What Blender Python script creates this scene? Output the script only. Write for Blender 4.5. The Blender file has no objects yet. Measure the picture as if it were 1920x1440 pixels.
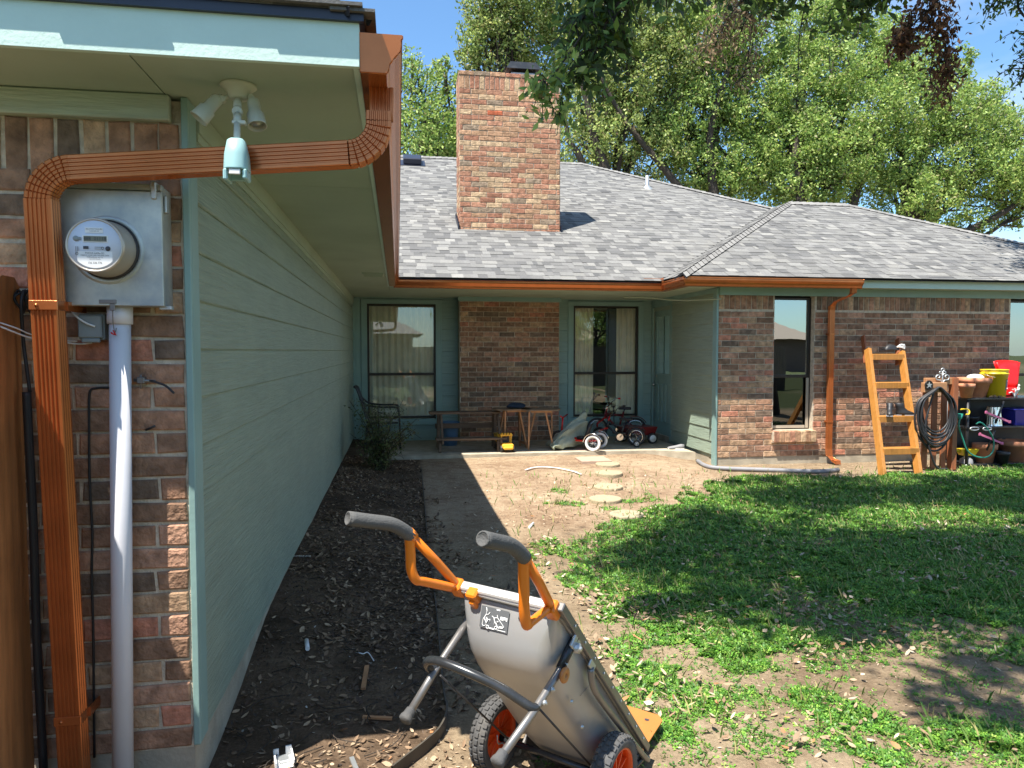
import bpy, math, random
import numpy as np
from mathutils import Vector, Matrix
R = math.radians
sc = bpy.context.scene
COL = sc.collection

# ------------------------------------------------------------------ camera
F = 1340.0; H = 1.656
PSI = math.atan(214 / F); TH = math.atan(62 / F)
cd = bpy.data.cameras.new('camera'); cam = bpy.data.objects.new('camera', cd); COL.objects.link(cam)
cam.location = (0, 0, H); cam.rotation_euler = (math.pi / 2 - TH, 0, -PSI)
cd.sensor_width = 36; cd.lens = 36 * F / 1920; cd.clip_start = .05; cd.clip_end = 600
sc.camera = cam
# ------------------------------------------------------------------ light
SUN = Vector((.36, .28, -1)).normalized()          # direction the light travels
EL = math.asin(-SUN.z)
w = bpy.data.worlds.new('World'); sc.world = w; w.use_nodes = True
nt = w.node_tree; nt.nodes.clear()
wo = nt.nodes.new('ShaderNodeOutputWorld'); bg = nt.nodes.new('ShaderNodeBackground'); sky = nt.nodes.new('ShaderNodeTexSky')
sky.sky_type = 'NISHITA'; sky.sun_disc = False; sky.sun_elevation = EL
sky.sun_rotation = math.atan2(-SUN.x, -SUN.y)
sky.air_density = 1.0; sky.dust_density = 0.4; sky.ozone_density = 1.6
bg.inputs[1].default_value = .09
tcw = nt.nodes.new('ShaderNodeTexCoord'); mpw = nt.nodes.new('ShaderNodeMapping'); mpw.inputs['Scale'].default_value = (1.2, 1.2, 3.2); mpw.inputs['Rotation'].default_value = (.2, .3, .5)
nzw = nt.nodes.new('ShaderNodeTexNoise'); nzw.inputs['Scale'].default_value = 2.6; nzw.inputs['Detail'].default_value = 9; nzw.inputs['Roughness'].default_value = .55
rpw = nt.nodes.new('ShaderNodeMapRange'); rpw.inputs[1].default_value = .46; rpw.inputs[2].default_value = .72; rpw.inputs[4].default_value = .45
mxw = nt.nodes.new('ShaderNodeMix'); mxw.data_type = 'RGBA'; mxw.inputs[7].default_value = (6.2, 6.4, 6.6, 1)
nt.links.new(tcw.outputs['Generated'], mpw.inputs[0]); nt.links.new(mpw.outputs[0], nzw.inputs[0]); nt.links.new(nzw.outputs[0], rpw.inputs[0]); nt.links.new(rpw.outputs[0], mxw.inputs[0]); tnt = nt.nodes.new('ShaderNodeMix'); tnt.data_type = 'RGBA'; tnt.blend_type = 'MULTIPLY'; tnt.inputs[0].default_value = 1; tnt.inputs[7].default_value = (.84, 1.10, 1.24, 1); nt.links.new(sky.outputs[0], tnt.inputs[6]); nt.links.new(tnt.outputs[2], mxw.inputs[6])
nt.links.new(mxw.outputs[2], bg.inputs[0]); nt.links.new(bg.outputs[0], wo.inputs[0])
sd = bpy.data.lights.new('sun', 'SUN'); sd.energy = 5.0; sd.angle = R(.5); sd.color = (1, .945, .86)
so = bpy.data.objects.new('sun', sd); COL.objects.link(so)
so.rotation_euler = SUN.to_track_quat('-Z', 'Y').to_euler()
so.location = (-6, -6, 14)
sc.view_settings.view_transform = 'Standard'; sc.view_settings.look = 'None'
sc.view_settings.exposure = 1.2; sc.view_settings.gamma = 1
sc.cycles.max_bounces = 8; sc.cycles.transparent_max_bounces = 12; sc.cycles.use_denoising = True
rnd = random.Random(7); nr = np.random.default_rng(11)

# ------------------------------------------------------------------ camera maths (design helper: pixel -> point on a real plane)
_f = np.array([math.sin(PSI) * math.cos(TH), math.cos(PSI) * math.cos(TH), -math.sin(TH)])
_r = np.array([math.cos(PSI), -math.sin(PSI), 0.]); _u = np.cross(_r, _f); _C = np.array([0, 0, H])
def A(u, v, **k):
    D = _f * F + _r * (u - 960) - _u * (v - 720)
    (a, val), = k.items(); i = 'XYZ'.index(a); t = (val - _C[i]) / D[i]
    return Vector(_C + t * D)

# ------------------------------------------------------------------ materials
def nodes(name):
    m = bpy.data.materials.new(name); m.use_nodes = True
    n = m.node_tree; b = n.nodes['Principled BSDF']; return m, n, b
def add(n, t, **k):
    x = n.nodes.new(t)
    for a, v in k.items(): setattr(x, a, v)
    return x
def M(name, col, rough=.6, metal=0., var=.12, vs=6., bump=.15, bs=40., attr=False, stretch=None, spec=.5, var2=0, vs2=1.2, dist=.01, dark=None, trans=0.):
    m, n, b = nodes(name); L = n.links.new
    tc = add(n, 'ShaderNodeTexCoord'); mp = add(n, 'ShaderNodeMapping'); L(tc.outputs['Object'], mp.inputs[0])
    if stretch: mp.inputs['Scale'].default_value = stretch
    no = add(n, 'ShaderNodeTexNoise'); no.inputs['Scale'].default_value = vs; no.inputs['Detail'].default_value = 6; L(mp.outputs[0], no.inputs[0])
    mr = add(n, 'ShaderNodeMapRange'); mr.inputs[1].default_value = .25; mr.inputs[2].default_value = .75
    mr.inputs[3].default_value = 1 - var; mr.inputs[4].default_value = 1 + var; L(no.outputs[0], mr.inputs[0])
    mx = add(n, 'ShaderNodeMix', data_type='RGBA', blend_type='MULTIPLY'); mx.inputs[0].default_value = 1
    if attr:
        at = add(n, 'ShaderNodeAttribute', attribute_name='col'); L(at.outputs[0], mx.inputs[6])
    else: mx.inputs[6].default_value = (*col, 1)
    L(mr.outputs[0], mx.inputs[7]); out = mx.outputs[2]
    if var2:
        n2 = add(n, 'ShaderNodeTexNoise'); n2.inputs['Scale'].default_value = vs2; n2.inputs['Detail'].default_value = 8; n2.inputs['Roughness'].default_value = .65
        L(tc.outputs['Object'], n2.inputs[0])
        r2 = add(n, 'ShaderNodeMapRange'); r2.inputs[1].default_value = .45; r2.inputs[2].default_value = .7; L(n2.outputs[0], r2.inputs[0])
        m2 = add(n, 'ShaderNodeMix', data_type='RGBA'); m2.inputs[7].default_value = (*(dark or (.1, .09, .07)), 1)
        mu = add(n, 'ShaderNodeMath', operation='MULTIPLY'); mu.inputs[1].default_value = var2; L(r2.outputs[0], mu.inputs[0]); L(mu.outputs[0], m2.inputs[0])
        L(out, m2.inputs[6]); out = m2.outputs[2]
    L(out, b.inputs['Base Color'])
    b.inputs['Roughness'].default_value = rough; b.inputs['Metallic'].default_value = metal; b.inputs['Specular IOR Level'].default_value = spec
    if bump:
        nb = add(n, 'ShaderNodeTexNoise'); nb.inputs['Scale'].default_value = bs; nb.inputs['Detail'].default_value = 5; L(mp.outputs[0], nb.inputs[0])
        bp = add(n, 'ShaderNodeBump'); bp.inputs['Strength'].default_value = bump; bp.inputs['Distance'].default_value = dist
        L(nb.outputs[0], bp.inputs['Height']); L(bp.outputs[0], b.inputs['Normal'])
    if trans:
        tr = add(n, 'ShaderNodeBsdfTranslucent'); L(out, tr.inputs[0]); ms = add(n, 'ShaderNodeMixShader'); ms.inputs[0].default_value = trans
        o = n.nodes['Material Output']; L(b.outputs[0], ms.inputs[1]); L(tr.outputs[0], ms.inputs[2]); L(ms.outputs[0], o.inputs[0])
    return m
TEAL = (.275, .345, .275)
mat = {}
mat['brick'] = M('brick', (1, 1, 1), .9, var=.5, vs=16, bump=.8, bs=55, attr=True, dist=.012, spec=.2, var2=.4, vs2=24, dark=(.13, .09, .06))
mat['mortar'] = M('mortar', (.56, .48, .37), .95, var=.3, vs=20, bump=.6, bs=120, spec=.1)
mat['concrete'] = M('concrete', (.42, .37, .28), .9, var=.25, vs=7, bump=.35, bs=60, spec=.2, var2=.3, vs2=2.5, dark=(.22, .18, .13))
mat['siding'] = M('siding_paint', TEAL, .42, var=.16, vs=7, bump=.55, bs=15, stretch=(6, .4, 10), dist=.02, var2=.5, vs2=2.2, dark=(.34, .42, .32))
mat['sidingx'] = M('siding_paint_cross', (.25, .37, .335), .5, var=.10, vs=5, bump=.2, bs=16, stretch=(.55, 6, 7), dist=.012)
mat['trim'] = M('trim_paint', (.24, .375, .345), .5, var=.10, vs=4, bump=.12, bs=30)
mat['soffit'] = M('soffit_paint', (.38, .46, .37), .7, var=.08, vs=2, bump=.06, bs=60, var2=.2, vs2=1.1, dark=(.2, .25, .16))
mat['frieze'] = M('frieze_paint', (.39, .46, .37), .6, var=.15, vs=9, bump=.6, bs=22, stretch=(.5, 4, 5), dist=.008, var2=.1, vs2=14, dark=(.5, .42, .33))
mat['fascia'] = M('fascia_paint', (.53, .69, .62), .55, var=.04, vs=8, bump=.3, bs=70, dist=.004)
mat['drip'] = M('drip_edge', (.018, .022, .04), .35, var=.1, bump=0)
mat['copper'] = M('copper_paint', (.52, .165, .052), .24, .6, var=.12, vs=9, bump=.03, bs=20, var2=.18, vs2=3, dark=(.30, .10, .04))
mat['shingle'] = M('shingle', (1, 1, 1), .95, var=.22, vs=60, bump=.5, bs=160, attr=True, spec=.15, dist=.004)
mat['cap'] = M('ridge_cap', (1, 1, 1), .95, var=.2, vs=60, bump=.5, bs=160, attr=True, spec=.15, dist=.004)
mat['galv'] = M('galvanised', (.50, .52, .47), .42, .55, var=.2, vs=9, bump=.05, bs=12, var2=.8, vs2=7, dark=(.27, .31, .35))
mat['galv2'] = M('galvanised_plain', (.5, .52, .52), .4, .7, var=.1, bump=.03)
mat['pvc'] = M('grey_pvc', (.64, .64, .67), .35, var=.05, vs=9, bump=.03, var2=.12, vs2=9, dark=(.3, .32, .35))
mat['greyplastic'] = M('grey_plastic', (.24, .27, .27), .5, bump=.03)
mat['lamp'] = M('lamp_paint', (.52, .54, .45), .45, var=.06, bump=.05)
mat['sensor'] = M('sensor_plastic', (.30, .50, .50), .4, var=.05, bump=0)
mat['black'] = M('black_rubber', (.022, .022, .024), .5, var=.2, bump=.1)
mat['blackgloss'] = M('black_enamel', (.03, .033, .036), .25, .3, var=.1, bump=.03, var2=.35, vs2=8, dark=(.10, .10, .10))
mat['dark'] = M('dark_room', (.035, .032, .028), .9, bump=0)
mat['bronze'] = M('bronze_frame', (.035, .028, .022), .4, .3, bump=0)
mat['whiteframe'] = M('pale_frame', (.42, .36, .28), .5, bump=0)
mat['curtain'] = M('curtain', (.92, .86, .70), .9, var=.1, bump=.1, bs=200)
mat['curtainpale'] = M('curtain_pale', (.74, .74, .62), .9, var=.08, bump=.1, bs=200, trans=.25)
mat['fence'] = M('stained_cedar', (.50, .20, .065), .6, var=.3, vs=6, bump=.3, bs=20, stretch=(5, 5, .5), var2=.3, vs2=5, dark=(.22, .08, .025))
mat['fenceback'] = M('weathered_cedar', (.10, .075, .055), .8, var=.3, vs=6, bump=.3, bs=20, stretch=(5, 5, .5))
mat['orange'] = M('orange_paint', (.72, .19, .012), .32, var=.05, bump=.02)
mat['orangeplate'] = M('orange_plate', (.44, .165, .04), .4, var=.08, bump=.05, var2=.15, vs2=9, dark=(.5, .2, .05))
mat['rimred'] = M('red_orange_plastic', (.75, .085, .01), .35, bump=0)
mat['tyre'] = M('tyre_rubber', (.07, .07, .07), .85, var=.3, vs=14, bump=.35, bs=60, var2=.3, vs2=12, dark=(.22, .19, .15))
mat['grip'] = M('foam_grip', (.085, .085, .082), .85, var=.15, bump=.35, bs=160)
mat['tub'] = M('silver_tub_paint', (.40, .40, .395), .38, .45, var=.10, vs=3, bump=.02, bs=8, var2=.32, vs2=3.2, dark=(.40, .34, .24))
mat['steel'] = M('dull_steel', (.22, .21, .20), .36, .6, var=.15, vs=14, bump=.05)
mat['alu'] = M('aluminium', (.78, .77, .74), .35, .6, var=.05, bump=0)
mat['white'] = M('white_plastic', (.78, .78, .76), .4, bump=0, var=.03)
mat['lcd'] = M('lcd', (.17, .17, .12), .3, bump=0)
mat['ink'] = M('ink', (.05, .05, .06), .5, bump=0)
mat['decal'] = M('decal_grey', (.10, .105, .11), .5, bump=0)
mat['meterface'] = M('meter_face', (.62, .66, .74), .35, bump=0, var=.03)
mat['meterring'] = M('meter_ring', (.50, .44, .36), .35, .55, bump=0)
mat['yellowwood'] = M('honey_stained_wood', (.43, .19, .04), .45, var=.2, vs=8, bump=.15, bs=20, stretch=(6, 6, .6), var2=.2, vs2=6, dark=(.35, .12, .025))
mat['oldwood'] = M('weathered_brown_wood', (.15, .10, .065), .8, var=.3, vs=8, bump=.3, bs=25, stretch=(.6, 5, 5))
mat['tablewood'] = M('table_wood', (.40, .20, .09), .6, var=.25, vs=10, bump=.15, bs=25)
mat['tabletop'] = M('table_top_wood', (.22, .15, .09), .7, var=.25, vs=10, bump=.15, bs=25)
mat['redwood'] = M('red_stained_wood', (.30, .10, .04), .6, var=.25, vs=8, bump=.2, bs=25, stretch=(5, 5, .6))
mat['farwall'] = M('neighbour_brick', (.13, .085, .065), .9, bump=0)
mat['terracotta'] = M('terracotta', (.55, .23, .12), .85, var=.2, vs=9, bump=.1, var2=.3, vs2=6, dark=(.42, .25, .17))
mat['yellow'] = M('yellow_plastic', (.78, .55, .02), .4, bump=0, var=.06)
mat['toyyellow'] = M('toy_yellow', (.85, .45, .04), .4, bump=0, var=.06)
mat['red'] = M('red_plastic', (.62, .012, .012), .35, bump=0, var=.05)
mat['redpaint'] = M('red_enamel', (.50, .015, .012), .25, .1, bump=0, var=.08)
mat['maroon'] = M('maroon_enamel', (.16, .01, .012), .3, .1, bump=0)
mat['blue'] = M('navy_plastic', (.03, .03, .28), .4, bump=0)
mat['paleblue'] = M('blue_bucket_plastic', (.12, .24, .42), .4, bump=0)
mat['pink'] = M('pink_strap', (.72, .18, .32), .6, bump=0)
mat['greenhose'] = M('green_hose', (.02, .22, .16), .4, bump=0)
mat['navycloth'] = M('navy_cloth', (.02, .035, .06), .9, bump=.4, bs=60)
mat['chrome'] = M('chrome', (.75, .75, .75), .15, 1, bump=0)
mat['blanket'] = M('sage_blanket', (.38, .42, .33), .95, var=.15, vs=30, bump=.6, bs=90, dist=.02)
mat['bark'] = M('bark', (.05, .038, .028), .9, var=.4, vs=8, bump=.9, bs=20, stretch=(3, 3, .8), dist=.03)
mat['leaf'] = M('leaf', (1, 1, 1), .55, var=.1, bump=0, attr=True, trans=.45)
mat['cover'] = M('clover_leaf', (1, 1, 1), .5, var=.1, bump=0, attr=True, trans=.3)
mat['litter'] = M('dry_leaf', (1, 1, 1), .75, var=.2, vs=30, bump=0, attr=True, trans=.12)
mat['stone'] = M('stepping_stone', (.36, .30, .19), .9, var=.25, vs=30, bump=.6, bs=60)
mat['paver'] = M('pink_paver', (.42, .30, .22), .9, var=.12, vs=12, bump=.25, bs=80)
mat['drainpipe'] = M('grey_drain_pipe', (.22, .22, .23), .6, bump=.1)
mat['edging'] = M('lawn_edging', (.055, .047, .036), .6, var=.3, bump=.2, bs=20, var2=.3, vs2=7, dark=(.16, .14, .10))
def glass_mat():
    m, n, b = nodes('window_glass'); L = n.links.new; n.nodes.remove(b)
    o = n.nodes['Material Output']
    t = add(n, 'ShaderNodeBsdfTransparent'); t.inputs[0].default_value = (.90, .92, .88, 1)
    g = add(n, 'ShaderNodeBsdfGlossy'); g.inputs['Roughness'].default_value = .0; g.inputs[0].default_value = (.9, .95, .95, 1)
    fr = add(n, 'ShaderNodeFresnel'); fr.inputs[0].default_value = 1.5
    mp = add(n, 'ShaderNodeMapRange'); mp.inputs[1].default_value = 0; mp.inputs[2].default_value = 1; mp.inputs[3].default_value = .13; mp.inputs[4].default_value = 1
    L(fr.outputs[0], mp.inputs[0])
    s = add(n, 'ShaderNodeMixShader'); L(mp.outputs[0], s.inputs[0]); L(t.outputs[0], s.inputs[1]); L(g.outputs[0], s.inputs[2]); L(s.outputs[0], o.inputs[0])
    no = add(n, 'ShaderNodeTexNoise'); no.inputs['Scale'].default_value = 1.3
    bp = add(n, 'ShaderNodeBump'); bp.inputs['Strength'].default_value = .02; bp.inputs['Distance'].default_value = .05; L(no.outputs[0], bp.inputs['Height']); L(bp.outputs[0], g.inputs['Normal'])
    return m
mat['glass'] = glass_mat()
def glass_dark(name, tint, refl):
    m = mat['glass'].copy(); m.name = name
    for x in m.node_tree.nodes:
        if x.type == 'BSDF_TRANSPARENT': x.inputs[0].default_value = (*tint, 1)
        if x.type == 'MAP_RANGE': x.inputs[3].default_value = refl
    return m
mat['glassmirror'] = glass_dark('window_glass_coated', (.6, .6, .6), .42)
mat['glassdark'] = glass_dark('window_glass_screened', (.3, .3, .3), .10)

# ------------------------------------------------------------------ mesh builder
class MB:
    def __init__(s): s.v = []; s.f = []; s.m = []; s.c = []; s.sm = []
    def vert(s, p): s.v.append((float(p[0]), float(p[1]), float(p[2]))); return len(s.v) - 1
    def face(s, idx, mi=0, c=None, smooth=False): s.f.append(tuple(idx)); s.m.append(mi); s.c.append(c); s.sm.append(smooth)
    def poly(s, pts, mi=0, c=None): s.face([s.vert(p) for p in pts], mi, c)
    def box(s, a, b, mi=0, c=None, mtx=None, bev=0):
        x0, y0, z0 = min(a[0], b[0]), min(a[1], b[1]), min(a[2], b[2]); x1, y1, z1 = max(a[0], b[0]), max(a[1], b[1]), max(a[2], b[2])
        bev = min(bev, (x1 - x0) * .3, (y1 - y0) * .3, (z1 - z0) * .3)
        P = lambda x, y, z: s.vert(mtx @ Vector((x, y, z)) if mtx is not None else (x, y, z))
        if bev <= 0:
            i = [P(x, y, z) for z in (z0, z1) for y in (y0, y1) for x in (x0, x1)]
            for q in ((0, 2, 3, 1), (4, 5, 7, 6), (0, 1, 5, 4), (2, 6, 7, 3), (0, 4, 6, 2), (1, 3, 7, 5)): s.face([i[k] for k in q], mi, c)
            return
        X = (x0, x1); Y = (y0, y1); Z = (z0, z1); d = {}
        for a_ in (0, 1):
            for b_ in (0, 1):
                for c_ in (0, 1):
                    sx, sy, sz = (bev if a_ == 0 else -bev), (bev if b_ == 0 else -bev), (bev if c_ == 0 else -bev)
                    d[a_, b_, c_, 0] = P(X[a_], Y[b_] + sy, Z[c_] + sz); d[a_, b_, c_, 1] = P(X[a_] + sx, Y[b_], Z[c_] + sz); d[a_, b_, c_, 2] = P(X[a_] + sx, Y[b_] + sy, Z[c_])
        for k in (0, 1):
            q = [d[k, 0, 0, 0], d[k, 1, 0, 0], d[k, 1, 1, 0], d[k, 0, 1, 0]]; s.face(q if k else q[::-1], mi, c)
            q = [d[0, k, 0, 1], d[1, k, 0, 1], d[1, k, 1, 1], d[0, k, 1, 1]]; s.face(q[::-1] if k else q, mi, c)
            q = [d[0, 0, k, 2], d[1, 0, k, 2], d[1, 1, k, 2], d[0, 1, k, 2]]; s.face(q if k else q[::-1], mi, c)
        for i in (0, 1):
            for j in (0, 1):
                s.face([d[i, j, 0, 0], d[i, j, 0, 1], d[i, j, 1, 1], d[i, j, 1, 0]], mi, c)
                s.face([d[i, 0, j, 0], d[i, 1, j, 0], d[i, 1, j, 2], d[i, 0, j, 2]], mi, c)
                s.face([d[0, i, j, 1], d[1, i, j, 1], d[1, i, j, 2], d[0, i, j, 2]], mi, c)
                for k in (0, 1): s.face([d[i, j, k, 0], d[i, j, k, 1], d[i, j, k, 2]], mi, c)
    def loft(s, rings, mi=0, closed=True, caps=True, smooth=True, c=None):
        I = [[s.vert(p) for p in r] for r in rings]; n = len(I[0])
        for a, b in zip(I, I[1:]):
            for k in range(n if closed else n - 1):
                s.face([a[k], a[(k + 1) % n], b[(k + 1) % n], b[k]], mi, c, smooth)
        if caps and closed: s.face(I[0][::-1], mi, c); s.face(I[-1], mi, c)
        return I
    def tube(s, pts, r, n=8, mi=0, caps=True, flat=1., c=None, up=None, loop=False):
        pts = [Vector(p) for p in pts]; rr = r if isinstance(r, (list, tuple)) else [r] * len(pts); rings = []; ref = None
        for i, p in enumerate(pts):
            if loop: t = pts[(i + 1) % len(pts)] - pts[i - 1]
            else: t = (pts[min(i + 1, len(pts) - 1)] - pts[max(i - 1, 0)])
            t.normalize()
            if ref is None:
                ref = Vector(up) if up else (Vector((0, 0, 1)) if abs(t.z) < .9 else Vector((1, 0, 0)))
            a = ref - t * ref.dot(t)
            if a.length < 1e-5: a = t.orthogonal()
            a.normalize(); b = t.cross(a); ref = a
            rings.append([p + (a * math.cos(k * 2 * math.pi / n) * rr[i] * flat + b * math.sin(k * 2 * math.pi / n) * rr[i]) for k in range(n)])
        if loop: rings.append(rings[0]); caps = False
        s.loft(rings, mi, True, caps, True, c)
    def lathe(s, prof, origin, axis=(0, 0, 1), n=20, mi=0, smooth=True, ref=None, caps=False, c=None):
        ax = Vector(axis).normalized(); a = Vector(ref) if ref else (Vector((1, 0, 0)) if abs(ax.x) < .9 else Vector((0, 1, 0)))
        a = (a - ax * a.dot(ax)).normalized(); b = ax.cross(a); o = Vector(origin)
        s.loft([[o + ax * h + (a * math.cos(k * 2 * math.pi / n) + b * math.sin(k * 2 * math.pi / n)) * max(r, 1e-4) for k in range(n)] for r, h in prof], mi, True, caps, smooth, c)
    def build_each(s, name, mats, parent=None, **k):
        """one object for every separate piece"""
        par = list(range(len(s.v)))
        def fd(i):
            while par[i] != i: par[i] = par[par[i]]; i = par[i]
            return i
        for f in s.f:
            for a in f[1:]: par[fd(a)] = fd(f[0])
        gr = {}
        for n_, f in enumerate(s.f): gr.setdefault(fd(f[0]), []).append(n_)
        out = []
        for fs in gr.values():
            m = MB(); mp_ = {}
            for n_ in fs:
                for i in s.f[n_]:
                    if i not in mp_: mp_[i] = m.vert(s.v[i])
                m.face([mp_[i] for i in s.f[n_]], s.m[n_], s.c[n_], s.sm[n_])
            out.append(m.build(name, mats, parent, **k))
        return out
    def build(s, name, mats, parent=None, subsurf=0, solid=0, local=False, bevel=0):
        me = bpy.data.meshes.new(name); me.from_pydata(s.v, [], s.f)
        if not isinstance(mats, (list, tuple)): mats = [mats]
        for x in mats: me.materials.append(mat[x] if isinstance(x, str) else x)
        me.polygons.foreach_set('material_index', s.m); me.polygons.foreach_set('use_smooth', s.sm)
        if any(c is not None for c in s.c):
            at = me.attributes.new('col', 'FLOAT_COLOR', 'FACE')
            at.data.foreach_set('color', np.array([(*(c or (.5, .5, .5)), 1) for c in s.c], dtype=np.float32).ravel())
        me.update(); o = bpy.data.objects.new(name, me); COL.objects.link(o)
        if solid: md = o.modifiers.new('solid', 'SOLIDIFY'); md.thickness = solid; md.offset = 0
        if bevel: md = o.modifiers.new('bevel', 'BEVEL'); md.width = bevel; md.segments = 2; md.limit_method = 'ANGLE'
        if subsurf: md = o.modifiers.new('sub', 'SUBSURF'); md.levels = subsurf; md.render_levels = subsurf
        if parent:
            o.parent = parent
            if not local: o.matrix_parent_inverse = WM(parent).inverted()
        return o
def WM(o):
    m = Matrix.LocRotScale(o.location, o.rotation_euler, o.scale)
    return (WM(o.parent) @ o.matrix_parent_inverse @ m) if o.parent else m
def fast_mesh(name, verts, nper, cols, m, parent=None):
    """verts (N*nper,3) polygons of nper corners each"""
    N = len(verts) // nper; me = bpy.data.meshes.new(name)
    me.vertices.add(N * nper); me.vertices.foreach_set('co', verts.astype(np.float32).ravel())
    me.loops.add(N * nper); me.loops.foreach_set('vertex_index', np.arange(N * nper, dtype=np.int32))
    me.polygons.add(N); me.polygons.foreach_set('loop_start', np.arange(0, N * nper, nper, dtype=np.int32))
    me.update(calc_edges=True)
    at = me.attributes.new('col', 'FLOAT_COLOR', 'FACE'); at.data.foreach_set('color', np.c_[cols, np.ones(N)].astype(np.float32).ravel())
    me.materials.append(mat[m]); o = bpy.data.objects.new(name, me); COL.objects.link(o)
    if parent: o.parent = parent; o.matrix_parent_inverse = WM(parent).inverted()
    return o
def tag(o, label=None, cat=None, group=None, kind=None):
    if label: o['label'] = label
    if cat: o['category'] = cat
    if group: o['group'] = group
    if kind: o['kind'] = kind
    return o
def thing(name, loc, label, cat, group=None, rz=0):
    o = bpy.data.objects.new(name, None); COL.objects.link(o); o.location = loc; o.rotation_euler = (0, 0, rz); o.empty_display_size = .1
    return tag(o, label, cat, group)
def arc(c, r, a0, a1, n, e1, e2):
    c = Vector(c); e1 = Vector(e1); e2 = Vector(e2)
    return [c + e1 * (r * math.cos(a0 + (a1 - a0) * i / n)) + e2 * (r * math.sin(a0 + (a1 - a0) * i / n)) for i in range(n + 1)]
def spline(pts, n=8):
    P = [Vector(p) for p in pts]; P = [P[0] * 2 - P[1]] + P + [P[-1] * 2 - P[-2]]; out = []
    for i in range(1, len(P) - 2):
        for k in range(n):
            t = k / n; a, b, c, d = P[i - 1:i + 3]
            out.append(.5 * ((2 * b) + (c - a) * t + (2 * a - 5 * b + 4 * c - d) * t * t + (3 * b - a - 3 * c + d) * t ** 3))
    return out + [P[-2]]
# ================================================================== GROUND
def sst(x): x = np.clip(x, 0, 1); return x * x * (3 - 2 * x)
def edge_x(Y):
    return np.interp(Y, [2.7, 2.85, 3.1, 3.9, 5.3, 7.1, 9.7, 10.5], [-.02, .10, .20, .212, .25, .27, .30, .30])
def vnoise(X, Y, s, seed=0):
    X = np.asarray(X, float) * s; Y = np.asarray(Y, float) * s
    xi = np.floor(X).astype(int); yi = np.floor(Y).astype(int); fx = sst(X - xi); fy = sst(Y - yi)
    def h(a, b): 
        v = np.sin(a * 127.1 + b * 311.7 + seed * 74.7) * 43758.5453; return v - np.floor(v)
    return (h(xi, yi) * (1 - fx) + h(xi + 1, yi) * fx) * (1 - fy) + (h(xi, yi + 1) * (1 - fx) + h(xi + 1, yi + 1) * fx) * fy
def gz(X, Y):
    X = np.asarray(X, float); Y = np.asarray(Y, float)
    a = .16 * sst((Y - 3.0) / 1.6) * (1 - sst((X + .75) / .95))
    b = .07 * sst((Y - 8.0) / 2.0) * (1 - sst((X - 3.6) / .9))
    base = np.maximum(a, b)
    near = sst((14 - np.hypot(X, Y)) / 4)
    return base + near * (.018 * (vnoise(X, Y, .9, 1) - .5) + .02 * (vnoise(X, Y, 3.1, 2) - .5) + .008 * (vnoise(X, Y, 11, 3) - .5))
def G(x, y): return float(gz(x, y))
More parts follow.
